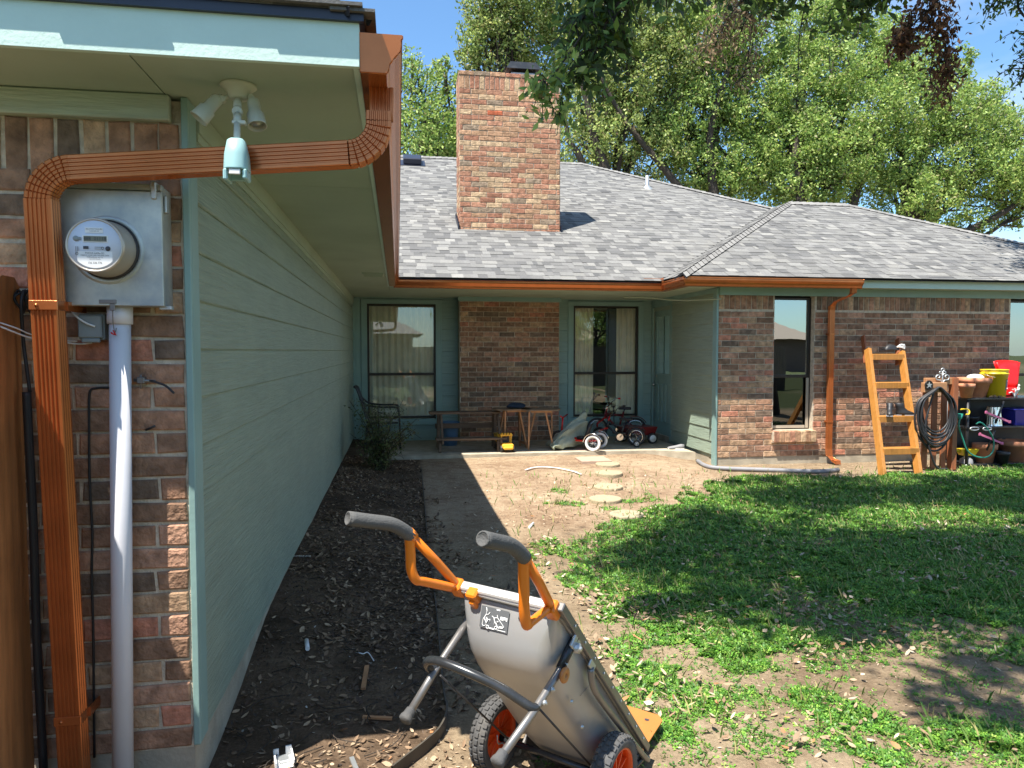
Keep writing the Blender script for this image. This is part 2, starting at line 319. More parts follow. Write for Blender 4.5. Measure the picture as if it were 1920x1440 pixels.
def ground():
    xs = np.concatenate([[-200, -60, -20, -8], np.arange(-3, 10.5, .06), [12, 15, 20, 40, 80, 200]])
    ys = np.concatenate([[-200, -60, -20, -8, -3, 0], np.arange(1.4, 12.7, .06), [14, 18, 25, 40, 80, 200]])
    X, Y = np.meshgrid(xs, ys); Z = gz(X, Y)
    mb_v = np.stack([X, Y, Z], -1).reshape(-1, 3); nx = len(xs); ny = len(ys)
    me = bpy.data.meshes.new('ground')
    i = (np.arange(ny - 1)[:, None] * nx + np.arange(nx - 1)[None]).ravel()
    me.from_pydata(mb_v.tolist(), [], np.stack([i, i + 1, i + 1 + nx, i + nx], -1).tolist())
    me.polygons.foreach_set('use_smooth', [True] * len(me.polygons))
    # soil kind per vertex: r = dark mulch bed, g = bare pinkish dirt of the patio yard
    bed = (X < edge_x(Y)) & (Y > 2.0) & (X > -.8)
    bedm = sst((edge_x(Y) - X) / .05 + .5) * sst((Y - 2.55 - .25 * X) / .4 + .2)
    pd = sst((Y - 5.6) / 1.5) * sst((4.6 - X) / .6) * (1 - bedm)
    at = me.attributes.new('soil', 'FLOAT_COLOR', 'POINT')
    at.data.foreach_set('color', np.stack([bedm, pd, sst((1.6 - Y) / 1.5) * (vnoise(X, Y, .7, 50) > .2), bed * 0. + 1], -1).astype(np.float32).ravel())
    m, n, b = nodes('soil'); L = n.links.new
    a = add(n, 'ShaderNodeAttribute', attribute_name='soil'); sp = add(n, 'ShaderNodeSeparateColor'); L(a.outputs[0], sp.inputs[0])
    tc = add(n, 'ShaderNodeTexCoord')
    def noise(s, d=8, r=.6):
        x = add(n, 'ShaderNodeTexNoise'); x.inputs['Scale'].default_value = s; x.inputs['Detail'].default_value = d; x.inputs['Roughness'].default_value = r; L(tc.outputs['Object'], x.inputs[0]); return x
    n1 = noise(1.1); n2 = noise(9, 10, .75); n3 = noise(70, 6, .7)
    def ramp(src, stops):
        x = add(n, 'ShaderNodeValToRGB'); e = x.color_ramp.elements
        while len(e) < len(stops): e.new(.5)
        for q, (p, c) in zip(e, stops): q.position = p; q.color = (*c, 1)
        L(src, x.inputs[0]); return x
    add_ = add(n, 'ShaderNodeMix', data_type='FLOAT'); add_.inputs[0].default_value = .5; L(n1.outputs[0], add_.inputs[2]); L(n2.outputs[0], add_.inputs[3])
    lawn = ramp(add_.outputs[0], [(.34, (.13, .09, .055)), (.5, (.26, .195, .125)), (.66, (.37, .29, .19))])
    dirt = ramp(add_.outputs[0], [(.33, (.16, .095, .058)), (.46, (.28, .195, .125)), (.56, (.37, .28, .185)), (.68, (.43, .335, .225))])
    bedc = ramp(add_.outputs[0], [(.36, (.055, .038, .024)), (.52, (.135, .092, .060)), (.68, (.24, .17, .11))])
    m1 = add(n, 'ShaderNodeMix', data_type='RGBA'); L(sp.outputs[1], m1.inputs[0]); L(lawn.outputs[0], m1.inputs[6]); L(dirt.outputs[0], m1.inputs[7])
    m2 = add(n, 'ShaderNodeMix', data_type='RGBA'); L(sp.outputs[0], m2.inputs[0]); L(m1.outputs[2], m2.inputs[6]); L(bedc.outputs[0], m2.inputs[7])
    m5 = add(n, 'ShaderNodeMix', data_type='RGBA'); L(sp.outputs[2], m5.inputs[0]); L(m2.outputs[2], m5.inputs[6]); m5.inputs[7].default_value = (.075, .09, .04, 1); m2 = m5
    mr = add(n, 'ShaderNodeMapRange'); mr.inputs[1].default_value = .3; mr.inputs[2].default_value = .7; mr.inputs[3].default_value = .7; mr.inputs[4].default_value = 1.25; L(n3.outputs[0], mr.inputs[0])
    m3 = add(n, 'ShaderNodeMix', data_type='RGBA', blend_type='MULTIPLY'); m3.inputs[0].default_value = 1; L(m2.outputs[2], m3.inputs[6]); L(mr.outputs[0], m3.inputs[7])
    L(m3.outputs[2], b.inputs['Base Color']); b.inputs['Roughness'].default_value = .95; b.inputs['Specular IOR Level'].default_value = .1
    bp = add(n, 'ShaderNodeBump'); bp.inputs['Strength'].default_value = .8; bp.inputs['Distance'].default_value = .012; L(n3.outputs[0], bp.inputs['Height'])
    b2 = add(n, 'ShaderNodeBump'); b2.inputs['Strength'].default_value = .5; b2.inputs['Distance'].default_value = .05; L(n2.outputs[0], b2.inputs['Height']); L(bp.outputs[0], b2.inputs['Normal']); L(b2.outputs[0], b.inputs['Normal'])
    me.materials.append(m); o = bpy.data.objects.new('ground', me); COL.objects.link(o); tag(o, kind='structure')
ground()

# ================================================================== HOUSE
house = thing('brick_house', (2, 12, 0), 'single storey brick house with teal siding, grey shingle roof and brick chimney around the yard', 'house')
BR = [((.37, .205, .128), 30), ((.26, .155, .10), 24), ((.49, .21, .135), 9), ((.44, .25, .165), 10), ((.46, .30, .185), 18), ((.20, .14, .10), 9)]
BRL = [((.46, .27, .16), 26), ((.40, .185, .115), 20), ((.46, .23, .145), 24), ((.55, .38, .23), 20), ((.33, .24, .165), 9), ((.58, .15, .07), 1)]
def bcol(pal):
    x = rnd.random() * sum(p for _, p in pal)
    for c, p in pal:
        x -= p
        if x <= 0: break
    k = rnd.uniform(.86, 1.16); return tuple(a * k for a in c)
def brick_rect(mb, fr, s0, s1, t0, t1, pal, rough=.003, bump=.005, mi=0, mbw=.010):
    """one brick in the wall plane; fr(s,t,n)->point ; n outwards"""
    j = lambda q: rnd.uniform(-rough, rough)
    e = mbw / 2; a = (s0 + e, t0 + e); b = (s1 - e, t1 - e); k = min(.006, (b[0] - a[0]) * .2, (b[1] - a[1]) * .2)
    if b[0] - a[0] < .012 or b[1] - a[1] < .012: return
    n0 = bump + rnd.uniform(-.002, .002); P = lambda s, t, n: mb.vert(fr(s, t, n)); c = bcol(pal)
    cs = [(a[0], a[1]), (b[0], a[1]), (b[0], b[1]), (a[0], b[1])]; jj = [(j(0), j(0)) for _ in cs]
    o = [P(x + u, y + v, -.012) for (x, y), (u, v) in zip(cs, jj)]; m_ = [P(x + u, y + v, n0 - .004) for (x, y), (u, v) in zip(cs, jj)]
    ins = [(a[0] + k, a[1] + k), (b[0] - k, a[1] + k), (b[0] - k, b[1] - k), (a[0] + k, b[1] - k)]
    q = [P(x + u, y + v, n0 + rnd.uniform(-.0015, .0015)) for (x, y), (u, v) in zip(ins, jj)]
    for A_, B_ in ((o, m_), (m_, q)):
        for i in range(4): mb.face([A_[i], A_[(i + 1) % 4], B_[(i + 1) % 4], B_[i]], mi, c)
    mb.face(q, mi, c)
CR = .0844
def brick_wall(name, fr, s0, s1, t0, t1, holes=(), pal=BR, soldier=0, mbw=.010, rough=.003, BL=.262, phase=0, cap=0):
    mb = MB(); rows = int(round((t1 - t0 - soldier) / CR)); off = .5
    for r in range(rows):
        a = t0 + r * CR; b = min(a + CR, t1)
        iv = [(s0, s1)]
        for (h0, h1, g0, g1) in holes:
            if b > g0 + .02 and a < g1 - .02:
                nv = []
                for (p, q) in iv:
                    if h0 > p: nv.append((p, min(q, h0)))
                    if h1 < q: nv.append((max(p, h1), q))
                iv = [x for x in nv if x[1] - x[0] > .01]
        sh = (BL * .5 if r % 2 else 0) + rnd.uniform(-.012, .012) + phase
        for p, q in iv:
            x = math.floor((p - sh) / BL) * BL + sh
            while x < q:
                u0 = max(x, p); u1 = min(x + BL, q)
                if u1 - u0 > .02: brick_rect(mb, fr, u0, u1, a, b, pal, rough, mbw=mbw)
                x += BL
    if soldier:
        a = t1 - soldier; x = s0
        while x < s1 - .02:
            if not any(x + CR > h[0] and x < h[1] and h[3] > t1 - soldier + .05 for h in holes): brick_rect(mb, fr, x, min(x + CR, s1), a, t1, pal, rough, mbw=mbw)
            x += CR
    # mortar sheet with the openings left out
    ss = sorted({s0, s1, *[min(max(v, s0), s1) for h in holes for v in h[:2]]}); ts = sorted({t0, t1, *[min(max(v, t0), t1) for h in holes for v in h[2:]]})
    for p, q in zip(ss, ss[1:]):
        for a, b in zip(ts, ts[1:]):
            if any(h[0] <= (p + q) / 2 <= h[1] and h[2] <= (a + b) / 2 <= h[3] for h in holes): continue
            mb.poly([fr(p, a, -.003), fr(q, a, -.003), fr(q, b, -.003), fr(p, b, -.003)], 1, (.5, .5, .5))
    for (h0, h1, g0, g1) in holes:   # reveals of the openings
        for (a, b) in (((h0, g0), (h0, g1)), ((h1, g0), (h1, g1)), ((h0, g1), (h1, g1)), ((h0, g0), (h1, g0))):
            mb.poly([fr(*a, -.003), fr(*b, -.003), fr(*b, -.12), fr(*a, -.12)], 1, (.5, .5, .5))
    return mb.build(name, ['brick', 'mortar'], house)
XS = -.751                       # siding plane
# front brick wall, facing the camera
brick_wall('brick_wall', lambda s, t, n: (s, 2.75 - n, t), -3.2, -.760, .182, 2.47, rough=.004, mbw=.012, phase=.05, soldier=.21)
mb = MB(); mb.box((-.797, 2.765, .25), (-.764, 2.95, 2.55)); mb.box((-3.2, 2.772, -.3), (-.80, 2.9, 2.55)); mb.build('wall_core', 'mortar', house)
brick_wall('brick_panel', lambda s, t, n: (s, 12.0 - n, t), 1.026, 2.736, .12, 2.49, rough=.002)
mb = MB(); mb.box((1.03, 12.01, .0), (2.733, 12.9, 2.6)); mb.build('panel_core', 'mortar', house)
W3 = (5.39, 6.02, .50, 2.437)
brick_wall('brick_wall', lambda s, t, n: (s, 9.65 - n, t), 4.527, 13.2, .115, 2.46, holes=[(5.39, 6.02, .50, 2.46), (9.28, 10.6, .5, 2.46)], soldier=.21, rough=.002)
mb = MB(); mb.box((5.37, 9.60, .325), (6.05, 9.75, .335), 0)
for k in range(8):
    c = bcol(BRL); x = 5.375 + k * .0835; mb.box((x + .004, 9.575, .40 - .07), (x + .0795, 9.7, .492 + rnd.uniform(-.002, .002)), 1, c, bev=.004)
mb.box((5.377, 9.585, .345), (6.043, 9.69, .484), 0)
mb.build('window_sill', ['mortar', 'brick'], house)
# foundations
mb = MB()
mb.box((-.80, 2.76, -.4), (XS - .006, 12.4, .24)); mb.box((-3.2, 2.755, -.4), (-.757, 2.759, .188), 0)
mb.box((4.53, 9.655, -.4), (13.2, 9.9, .113)); mb.box((4.525, 9.9, -.4), (4.6, 12.4, .2))
mb.build_each('foundation', 'concrete', house)
# patio slab
mb = MB()
n_ = 40; ys = [10.52 + .01 * math.sin(i * 1.7) for i in range(n_ + 1)]
for i in range(n_):
    x0 = -.75 + i * 5.2 / n_; x1 = -.75 + (i + 1) * 5.2 / n_
    f0 = ys[i] - max(0, x0 - 3.9) * .55; f1 = ys[i + 1] - max(0, x1 - 3.9) * .55
    mb.poly([(x0, f0, .12), (x1, f1, .12), (x1, 12.4, .12), (x0, 12.4, .12)]); mb.poly([(x0, f0 - .004, -.2), (x1, f1 - .004, -.2), (x1, f1, .12), (x0, f0, .12)])
mb.build('patio_slab', 'concrete', house)
# lap siding
def laps(mb, fr, s0, s1, z0, z1, ex=.182, holes=()):
    k = 0
    while z0 + k * ex < z1 - .02:
        a = z0 + k * ex; b = min(a + ex, z1); iv = [(s0, s1)]
        for h0, h1, g0, g1 in holes:
            if b > g0 + .01 and a < g1 - .01:
                nv = []
                for p, q in iv:
                    if h0 > p: nv.append((p, min(q, h0)))
                    if h1 < q: nv.append((max(p, h1), q))
                iv = [x for x in nv if x[1] - x[0] > .005]
        for p, q in iv:
            mb.poly([fr(p, a + .005, .0165), fr(q, a + .005, .0165), fr(q, b + .01, .003), fr(p, b + .01, .003)])
            mb.poly([fr(p, a, .0115), fr(q, a, .0115), fr(q, a + .005, .0165), fr(p, a + .005, .0165)])
            mb.poly([fr(p, a, 0), fr(q, a, 0), fr(q, a, .0115), fr(p, a, .0115)])
        k += 1
mb = MB(); fr = lambda s, t, n: (XS + n, s, t); laps(mb, fr, 2.846, 12.34, .205, 2.50)
o = mb.build('siding_wall', 'siding', house)
mb = MB(); mb.poly([(XS - .004, 2.76, .2), (XS - .004, 12.35, .2), (XS - .004, 12.35, 2.56), (XS - .004, 2.76, 2.56)]); mb.build('sheathing', 'siding', house)
# corner boards and trim
mb = MB(); mb.box((-.757, 2.738, .195), (-.733, 2.757, 2.558), bev=.003); mb.box((XS, 2.7575, .195), (-.733, 2.848, 2.558), bev=.003); mb.build_each('corner_board', 'trim', house)
mb = MB(); mb.box((XS, 2.86, 2.47), (-.725, 12.33, 2.558)); mb.box((XS, 2.87, 2.44), (-.733, 12.32, 2.47)); mb.build_each('frieze_board', 'soffit', house)
mb = MB(); mb.box((-3.2, 2.715, 2.468), (-.79, 2.752, 2.557), bev=.004); mb.build_each('frieze_board', 'frieze', house)
mb = MB(); mb.box((XS + .002, 12.28, .2), (-.72, 12.34, 2.44)); mb.box((XS + .002, 12.32, .1), (-.62, 12.345, 2.54)); mb.build_each('corner_board', 'trim', house)
# back window wall (two stretches) and alcove side wall
def bay(x0, x1, w0, w1, wz0, wz1, name='siding_wall'):
    mb = MB(); fr = lambda s, t, n: (s, 12.35 - n, t)
    laps(mb, fr, x0, x1, .12, 2.56, .19, holes=[(w0 - .04, w1 + .04, wz0 - .04, wz1 + .04)])
    mb.box((x0, 12.36, 0), (w0 - .04, 12.5, 2.6)); mb.box((w1 + .04, 12.36, 0), (x1, 12.5, 2.6)); mb.box((w0 - .04, 12.36, 0), (w1 + .04, 12.5, wz0 - .04)); mb.box((w0 - .04, 12.36, wz1 + .04), (w1 + .04, 12.5, 2.6))
    mb.build(name, 'sidingx', house)
def window(x0, x1, z0, z1, Y, zs, trim=.10, fm='bronze', pane='glass', dy=1, fw=.035, cas=True, lower=None):
    wn = bpy.data.objects.new('window', None); COL.objects.link(wn); wn.parent = house; wn.location = ((x0 + x1) / 2, Y, z0); wn.matrix_parent_inverse = WM(house).inverted()
    if cas:
        mb = MB(); y = (Y - .035, Y - .012)
        for a, b in (((x0 - trim, z0 - .01), (x0, z1)), ((x1, z0 - .01), (x1 + trim, z1)), ((x0 - trim, z1), (x1 + trim, z1 + trim * .8)), ((x0 - trim, z0 - trim - .02), (x1 + trim, z0 - .01))):
            mb.box((a[0], y[0], a[1]), (b[0], y[1] + .02, b[1]), bev=.004)
        mb.build('casing', 'trim', wn)
    mb = MB(); y0, y1 = Y + .0, Y + .05
    for a, b in (((x0, z0), (x0 + fw, z1)), ((x1 - fw, z0), (x1, z1)), ((x0 + fw, z0), (x1 - fw, z0 + fw)), ((x0 + fw, z1 - fw), (x1 - fw, z1)), ((x0 + fw, zs - .022), (x1 - fw, zs + .022))):
        mb.box((a[0], y0, a[1]), (b[0], y1, b[1]), bev=.003)
    mb.build('frame', fm, wn)
    for (a, b, yy, pm) in ((zs + .02, z1 - fw + .004, Y + .022, pane), (z0 + fw - .004, zs - .02, Y + .034, lower or pane)):
        mb = MB(); mb.poly([(x0 + fw - .004, yy, a), (x1 - fw + .004, yy, a), (x1 - fw + .004, yy, b), (x0 + fw - .004, yy, b)]); mb.build('pane', pm, wn)
    return wn
bay(-.749, 1.026, -.51, .645, .505, 2.453); window(-.51, .645, .505, 2.453, 12.35, 1.26)
bay(2.736, 4.515, 3.07, 4.265, .49, 2.453); window(3.07, 4.265, .49, 2.453, 12.35, 1.26)
window(5.39, 6.02, .50, 2.437, 9.74, 1.285, fm='bronze', cas=False, pane='glassmirror', lower='glassdark')
window(9.30, 10.55, .50, 2.437, 9.74, 1.285, fm='bronze', cas=False, pane='glassmirror')
mb = MB()
for a, b in (((5.93, .52), (5.985, 1.26)), ((5.40, .52), (5.93, .56))): mb.box((a[0] + .025, 9.728, a[1]), (b[0] + .01, 9.742, b[1]))
mb.build('window_stop', 'whiteframe', house)
mb = MB(); fr = lambda s, t, n: (4.517 - n, s, t); laps(mb, fr, 9.76, 11.36, .15, 2.50, .19); mb.box((4.52, 9.66, .1), (4.60, 11.37, 2.56)); mb.box((4.52, 12.28, .12), (4.6, 12.36, 2.56)); mb.box((4.52, 11.37, 2.36), (4.6, 12.28, 2.56)); mb.build('siding_wall', 'siding', house)
mb = MB(); mb.box((4.495, 9.632, -.02), (4.524, 9.76, 2.55), bev=.003); mb.box((4.505, 11.35, .13), (4.53, 11.42, 2.42)); mb.box((4.505, 12.25, .13), (4.53, 12.32, 2.42)); mb.box((4.505, 11.35, 2.42), (4.53, 12.32, 2.5)); mb.build_each('corner_board', 'trim', house)
dr = bpy.data.objects.new('door', None); COL.objects.link(dr); dr.parent = house; dr.location = (4.54, 11.85, .13); dr.matrix_parent_inverse = WM(house).inverted()
mb = MB(); mb.box((4.55, 11.42, .14), (4.58, 12.25, 1.25)); mb.box((4.55, 11.42, 1.25), (4.58, 11.53, 2.36)); mb.box((4.55, 12.14, 1.25), (4.58, 12.25, 2.36)); mb.box((4.55, 11.53, 2.26), (4.58, 12.14, 2.36))
for k in range(4): y = 11.5 + k * .18; mb.box((4.536, y, .42), (4.552, y + .10, 1.08), bev=.005)
mb.box((4.54, 11.51, 1.22), (4.552, 12.16, 1.26)); mb.box((4.54, 11.5, 1.26), (4.552, 11.54, 2.28)); mb.box((4.54, 12.13, 1.26), (4.552, 12.17, 2.28))
mb.build('door_leaf', 'trim', dr)
mb = MB(); mb.poly([(4.56, 11.53, 1.25), (4.56, 12.14, 1.25), (4.56, 12.14, 2.26), (4.56, 11.53, 2.26)]); mb.build('pane', 'glass', dr)
mb = MB(); mb.lathe([(.012, 0), (.012, .03), (.03, .035), (.032, .055), (.02, .066), (0, .068)], (4.548, 12.18, 1.06), (-1, 0, 0), 12); mb.lathe([(.028, 0), (.026, .008), (0, .01)], (4.548, 12.18, 1.22), (-1, 0, 0), 12); mb.build_each('door_knob', 'chrome', dr)
# dark rooms behind the glass
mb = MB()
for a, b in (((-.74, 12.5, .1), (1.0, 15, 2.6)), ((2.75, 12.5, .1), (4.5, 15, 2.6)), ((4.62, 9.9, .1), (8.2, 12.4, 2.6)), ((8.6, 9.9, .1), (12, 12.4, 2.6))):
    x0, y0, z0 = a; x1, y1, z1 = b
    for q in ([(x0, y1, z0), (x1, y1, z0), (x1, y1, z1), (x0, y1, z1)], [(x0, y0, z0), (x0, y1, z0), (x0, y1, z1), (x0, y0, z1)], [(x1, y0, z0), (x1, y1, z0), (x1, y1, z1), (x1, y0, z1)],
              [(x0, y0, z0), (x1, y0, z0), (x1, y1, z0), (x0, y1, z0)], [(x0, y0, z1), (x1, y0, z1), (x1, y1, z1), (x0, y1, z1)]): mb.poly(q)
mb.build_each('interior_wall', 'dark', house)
# curtains
def curtain(x0, x1, z0, z1, Y, m, label, amp=.03, waves=7, pinch=0):
    mb = MB(); n = int(waves * 10); rows = []
    for j in range(7):
        t = j / 6; z = z1 + (z0 - z1) * t
        k = 1 - pinch * math.sin(math.pi * min(1, t * 1.2)) ; row = []
        for i in range(n + 1):
            s = i / n; row.append((x0 + (x1 - x0) * s * k, Y + amp * (math.sin(s * waves * 2 * math.pi + .3 * math.sin(s * 9)) + .3 * math.sin(s * waves * 4.7 + t * 2)), z))
        rows.append(row)
    mb.loft(rows, closed=False); o = mb.build('curtain', m); tag(o, label, 'curtain', 'curtains behind the patio windows')
curtain(-.50, .63, .3, 2.5, 12.47, 'curtain', 'drawn cream curtain across the whole left patio window', .022, 11)
curtain(3.08, 3.47, .3, 2.5, 12.47, 'curtain', 'narrow cream curtain at left side of the window behind the bicycles', .022, 5)
curtain(3.90, 4.27, .3, 2.5, 12.47, 'curtain', 'cream curtain at the door side of the window behind the bicycles', .022, 4)
# soffits
mb = MB(); g = .003
for y0, y1 in ((2.37, 4.1), (4.1, 6.5), (6.5, 8.05), (8.05, 9.3), (9.3, 10.9)):
    mb.box((XS - .05, y0 + g, 2.56), (-.117, y1 - g, 2.572))
mb.box((-3.2, 2.37, 2.56), (XS - .05 - g * 2, 2.9, 2.572))
mb.box((-.75, 10.91, 2.56), (4.6, 12.9, 2.572)); mb.box((-.112, 10.17, 2.56), (4.6, 10.905, 2.572)); mb.box((3.95, 9.33, 2.563), (13.2, 10.17, 2.575))
mb.build('soffit', 'soffit', house)
mb = MB(); mb.box((-3.2, 2.4, 2.58), (-.12, 12.8, 2.6)); mb.box((-.12, 10.2, 2.58), (4.6, 12.8, 2.6)); mb.box((4.0, 9.4, 2.58), (13, 12.6, 2.6)); mb.build('ceiling_backing', 'dark', house)
mb = MB(); mb.box((-.40, 8.45, 2.545), (-.16, 8.80, 2.562), bev=.003)
for k in range(6): mb.box((-.385, 8.49 + k * .05, 2.541), (-.175, 8.505 + k * .05, 2.547))
mb.build('soffit_vent', 'soffit', house)
mb = MB(); mb.box((4.527, 9.61, 2.452), (13.2, 9.655, 2.562)); mb.box((1.0, 11.955, 2.49), (2.76, 12.01, 2.56)); mb.box((-.7, 12.30, 2.545), (4.5, 12.345, 2.56)); mb.build_each('frieze_board', 'trim', house)
mb = MB(); mb.box((4.500, 9.77, 2.49), (4.52, 12.3, 2.56)); mb.build_each('frieze_board', 'trim', house)
# fascias + drip edges
mb = MB(); mb.box((-3.2, 2.352, 2.553), (-1.338, 2.372, 2.69), bev=.001); mb.box((-1.335, 2.351, 2.553), (-.113, 2.371, 2.69), bev=.001); mb.box((-.133, 2.373, 2.553), (-.113, 10.17, 2.69)); mb.box((-.113, 10.15, 2.553), (3.95, 10.17, 2.69)); mb.box((3.93, 9.307, 2.553), (3.95, 10.148, 2.69)); mb.box((3.951, 9.308, 2.553), (13.2, 9.328, 2.69))
mb.build_each('fascia_board', 'fascia', house)
mb = MB(); mb.box((-3.2, 2.335, 2.688), (-.098, 2.356, 2.722)); mb.box((-.118, 2.36, 2.688), (-.098, 10.1, 2.71)); mb.box((6.0, 9.295, 2.675), (13.2, 9.312, 2.712)); mb.box((6.0, 9.26, 2.708), (13.2, 9.31, 2.716)); mb.build_each('drip_edge', 'drip', house)

# ---- shingle roofs
SH = [((.178, .176, .168), 36), ((.152, .150, .145), 30), ((.122, .121, .119), 18), ((.212, .208, .195), 12), ((.10, .10, .10), 3)]
def shcol(): 
    c = bcol(SH); return c
def roof_plane(name, O, a, b, poly, rowh=.145, mats='shingle', tint=1.):
    """O origin, a along eave, b up slope (unit vectors), poly in (s,t)"""
    O = Vector(O); a = Vector(a).normalized(); b = Vector(b).normalized(); nn = a.cross(b)
    if nn.z < 0: nn = -nn
    mb = MB(); P = lambda s, t, h: O + a * s + b * t + nn * h
    mb.poly([P(s, t, -.004) for s, t in poly], 0, (.1, .1, .1)); mb.poly([P(s, t, -.03) for s, t in poly][::-1], 0, (.1, .1, .1))
    t0 = min(p[1] for p in poly); t1 = max(p[1] for p in poly); k = 0
    while t0 + k * rowh < t1 - .01:
        ta = t0 + k * rowh; tb = ta + rowh; tm = min(ta + rowh * .5, t1 - 1e-3); xs = []
        for (p, q) in zip(poly, poly[1:] + poly[:1]):
            if (p[1] - tm) * (q[1] - tm) < 0: xs.append(p[0] + (q[0] - p[0]) * (tm - p[1]) / (q[1] - p[1]))
        xs.sort()
        for x0, x1 in zip(xs[::2], xs[1::2]):
            x = x0 - rnd.uniform(0, .2)
            while x < x1:
                wd = rnd.choice((.08, .11, .14, .17, .21)) + rnd.uniform(-.02, .02); u0 = max(x, x0); u1 = min(x + wd, x1); x += wd
                if u1 - u0 < .01: continue
                c = shcol(); h = .008 if rnd.random() < .55 else .0045
                i = [mb.vert(P(u0, ta, h)), mb.vert(P(u1, ta, h)), mb.vert(P(u1, tb + .004, h - .003)), mb.vert(P(u0, tb + .004, h - .003))]
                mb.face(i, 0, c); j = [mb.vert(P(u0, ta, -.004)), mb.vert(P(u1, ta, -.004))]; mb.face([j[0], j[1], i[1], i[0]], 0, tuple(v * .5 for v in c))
        k += 1
    return mb.build(name, mats, house)
S5 = math.sqrt(1.25)
def caps(name, p, q, dl, dr, wd=.15, ln=.14, h=.012):
    """overlapping cap shingles from low p to high q; dl / dr = downslope directions of the two planes"""
    p = Vector(p); q = Vector(q); d = (q - p); Lg = d.length; d.normalize(); dl = Vector(dl).normalized(); dr = Vector(dr).normalized(); mb = MB(); k = 0
    nl = d.cross(dl).normalized(); nl = nl if nl.z > 0 else -nl; n2 = d.cross(dr).normalized(); n2 = n2 if n2.z > 0 else -n2
    while k * ln < Lg:
        s = k * ln; e = min(s + ln * 1.3, Lg + .02); kk = rnd.uniform(.85, 1.2); c = tuple(v * kk for v in (.20, .195, .185))
        r0 = [p + d * s + dl * wd + nl * (h + .012), p + d * s + Vector((0, 0, 1)) * (h + .022), p + d * s + dr * wd + n2 * (h + .012)]
        r1 = [p + d * e + dl * wd + nl * h, p + d * e + Vector((0, 0, 1)) * (h + .008), p + d * e + dr * wd + n2 * h]
        rb = [r0[0] - nl * .028, r0[1] - Vector((0, 0, .028)), r0[2] - n2 * .028]
        i0 = [mb.vert(x) for x in r0]; i1 = [mb.vert(x) for x in r1]; ib = [mb.vert(x) for x in rb]
        for a_ in (0, 1): mb.face([i0[a_], i0[a_ + 1], i1[a_ + 1], i1[a_]], 0, c); mb.face([ib[a_], ib[a_ + 1], i0[a_ + 1], i0[a_]], 0, (.03, .03, .035))
        mb.face([ib[0], i0[0], i1[0]], 0, (.03, .03, .035)); mb.face([ib[2], i0[2], i1[2]], 0, (.03, .03, .035))
        k += 1
    return mb.build(name, 'cap', house)
U = Vector
# main roof: z = 2.7 + .5 (Y-10.05)
slope = lambda Y: (Y) * S5
def mp(X, Y): return (X, (Y - 9.98) * S5)
roof_plane('roof', (0, 9.98, 2.668), (1, 0, 0), (0, 2, 1), [mp(-6, 9.98), mp(3.80, 9.98), mp(7.60, 13.78), mp(7.55, 13.80), mp(4.40, 16.95), mp(-6, 16.95)])
caps('ridge_cap', (7.62, 13.75, 4.56), (4.40, 16.95, 6.155), (0, -2, -1), (2, 0, -1))
caps('ridge_cap', (4.40, 16.95, 6.155), (-3, 16.95, 6.155), (0, -2, -1), (0, 2, -1))
# wing
def wp(X, Y): return (X, (Y - 9.2) * S5)
roof_plane('roof', (0, 9.2, 2.678), (1, 0, 0), (0, 2, 1), [wp(3.80, 9.2), wp(13.5, 9.2), wp(12.2, 9.2), wp(8.6, 12.82), wp(7.42, 12.82)], )
roof_plane('roof', (3.80, 0, 2.678), (0, 1, 0), (2, 0, 1), [(9.2, 0), (9.98, 0), (13.74, 3.76 * S5), (12.95, 3.76 * S5), (12.82, 3.62 * S5)])
caps('ridge_cap', (3.80, 9.2, 2.678), (7.42, 12.82, 4.488), (-2, 0, -1), (0, -2, -1), wd=.13)
caps('ridge_cap', (12.2, 9.2, 2.678), (8.6, 12.82, 4.488), (0, -2, -1), (2, 0, -1))
caps('ridge_cap', (8.6, 12.82, 4.488), (7.42, 12.82, 4.488), (0, -2, -1), (0, 2, -1))
mb = MB()   # far sides of the roofs
g_ = (.3, .3, .31)
for q in ([(-6, 16.95, 6.15), (4.4, 16.95, 6.15), (11.3, 23.8, 2.7), (-6, 23.8, 2.7)], [(4.4, 16.95, 6.15), (7.6, 13.75, 4.53), (12.6, 13.75, 2.05), (11.3, 23.8, 2.7)],
          [(7.42, 12.82, 4.488), (8.6, 12.82, 4.488), (12.2, 16.4, 2.69), (7.42, 16.4, 2.69)], [(8.6, 12.82, 4.488), (12.2, 9.2, 2.66), (12.2, 16.4, 2.66)]): mb.poly(q, 0, g_)
mb.build('roof', 'shingle', house)
# left wing roof
roof_plane('roof', (-.078, 0, 2.722), (0, 1, 0), (-2, 0, 1), [(2.335, 0), (12.0, 0), (14.5, 2.6 * S5), (4.9, 2.6 * S5)], .14)
roof_plane('roof', (0, 2.33, 2.722), (1, 0, 0), (0, 2, 1), [(-6, 0), (-.078, 0), (-2.68, 2.6 * S5), (-6, 2.6 * S5)], .14)
caps('ridge_cap', (-.14, 2.377, 2.735), (-2.68, 4.92, 4.02), (2, 0, -1), (0, -2, -1), wd=.07, ln=.2, h=.004)
mb = MB()
for x in np.arange(-3.2, -.35, .31):
    c = shcol(); mb.box((x, 2.312 + rnd.uniform(-.006, .006), 2.724), (x + .3095, 2.5, 2.733 + rnd.uniform(0, .004)), 0, tuple(v * .8 for v in c))
for y in np.arange(2.32, 10, .31):
    c = shcol(); mb.box((-.062 + rnd.uniform(-.004, .004), y, 2.712), (-.2, y + .3095, 2.722), 0, c)
mb.build('roof_edge', 'shingle', house)
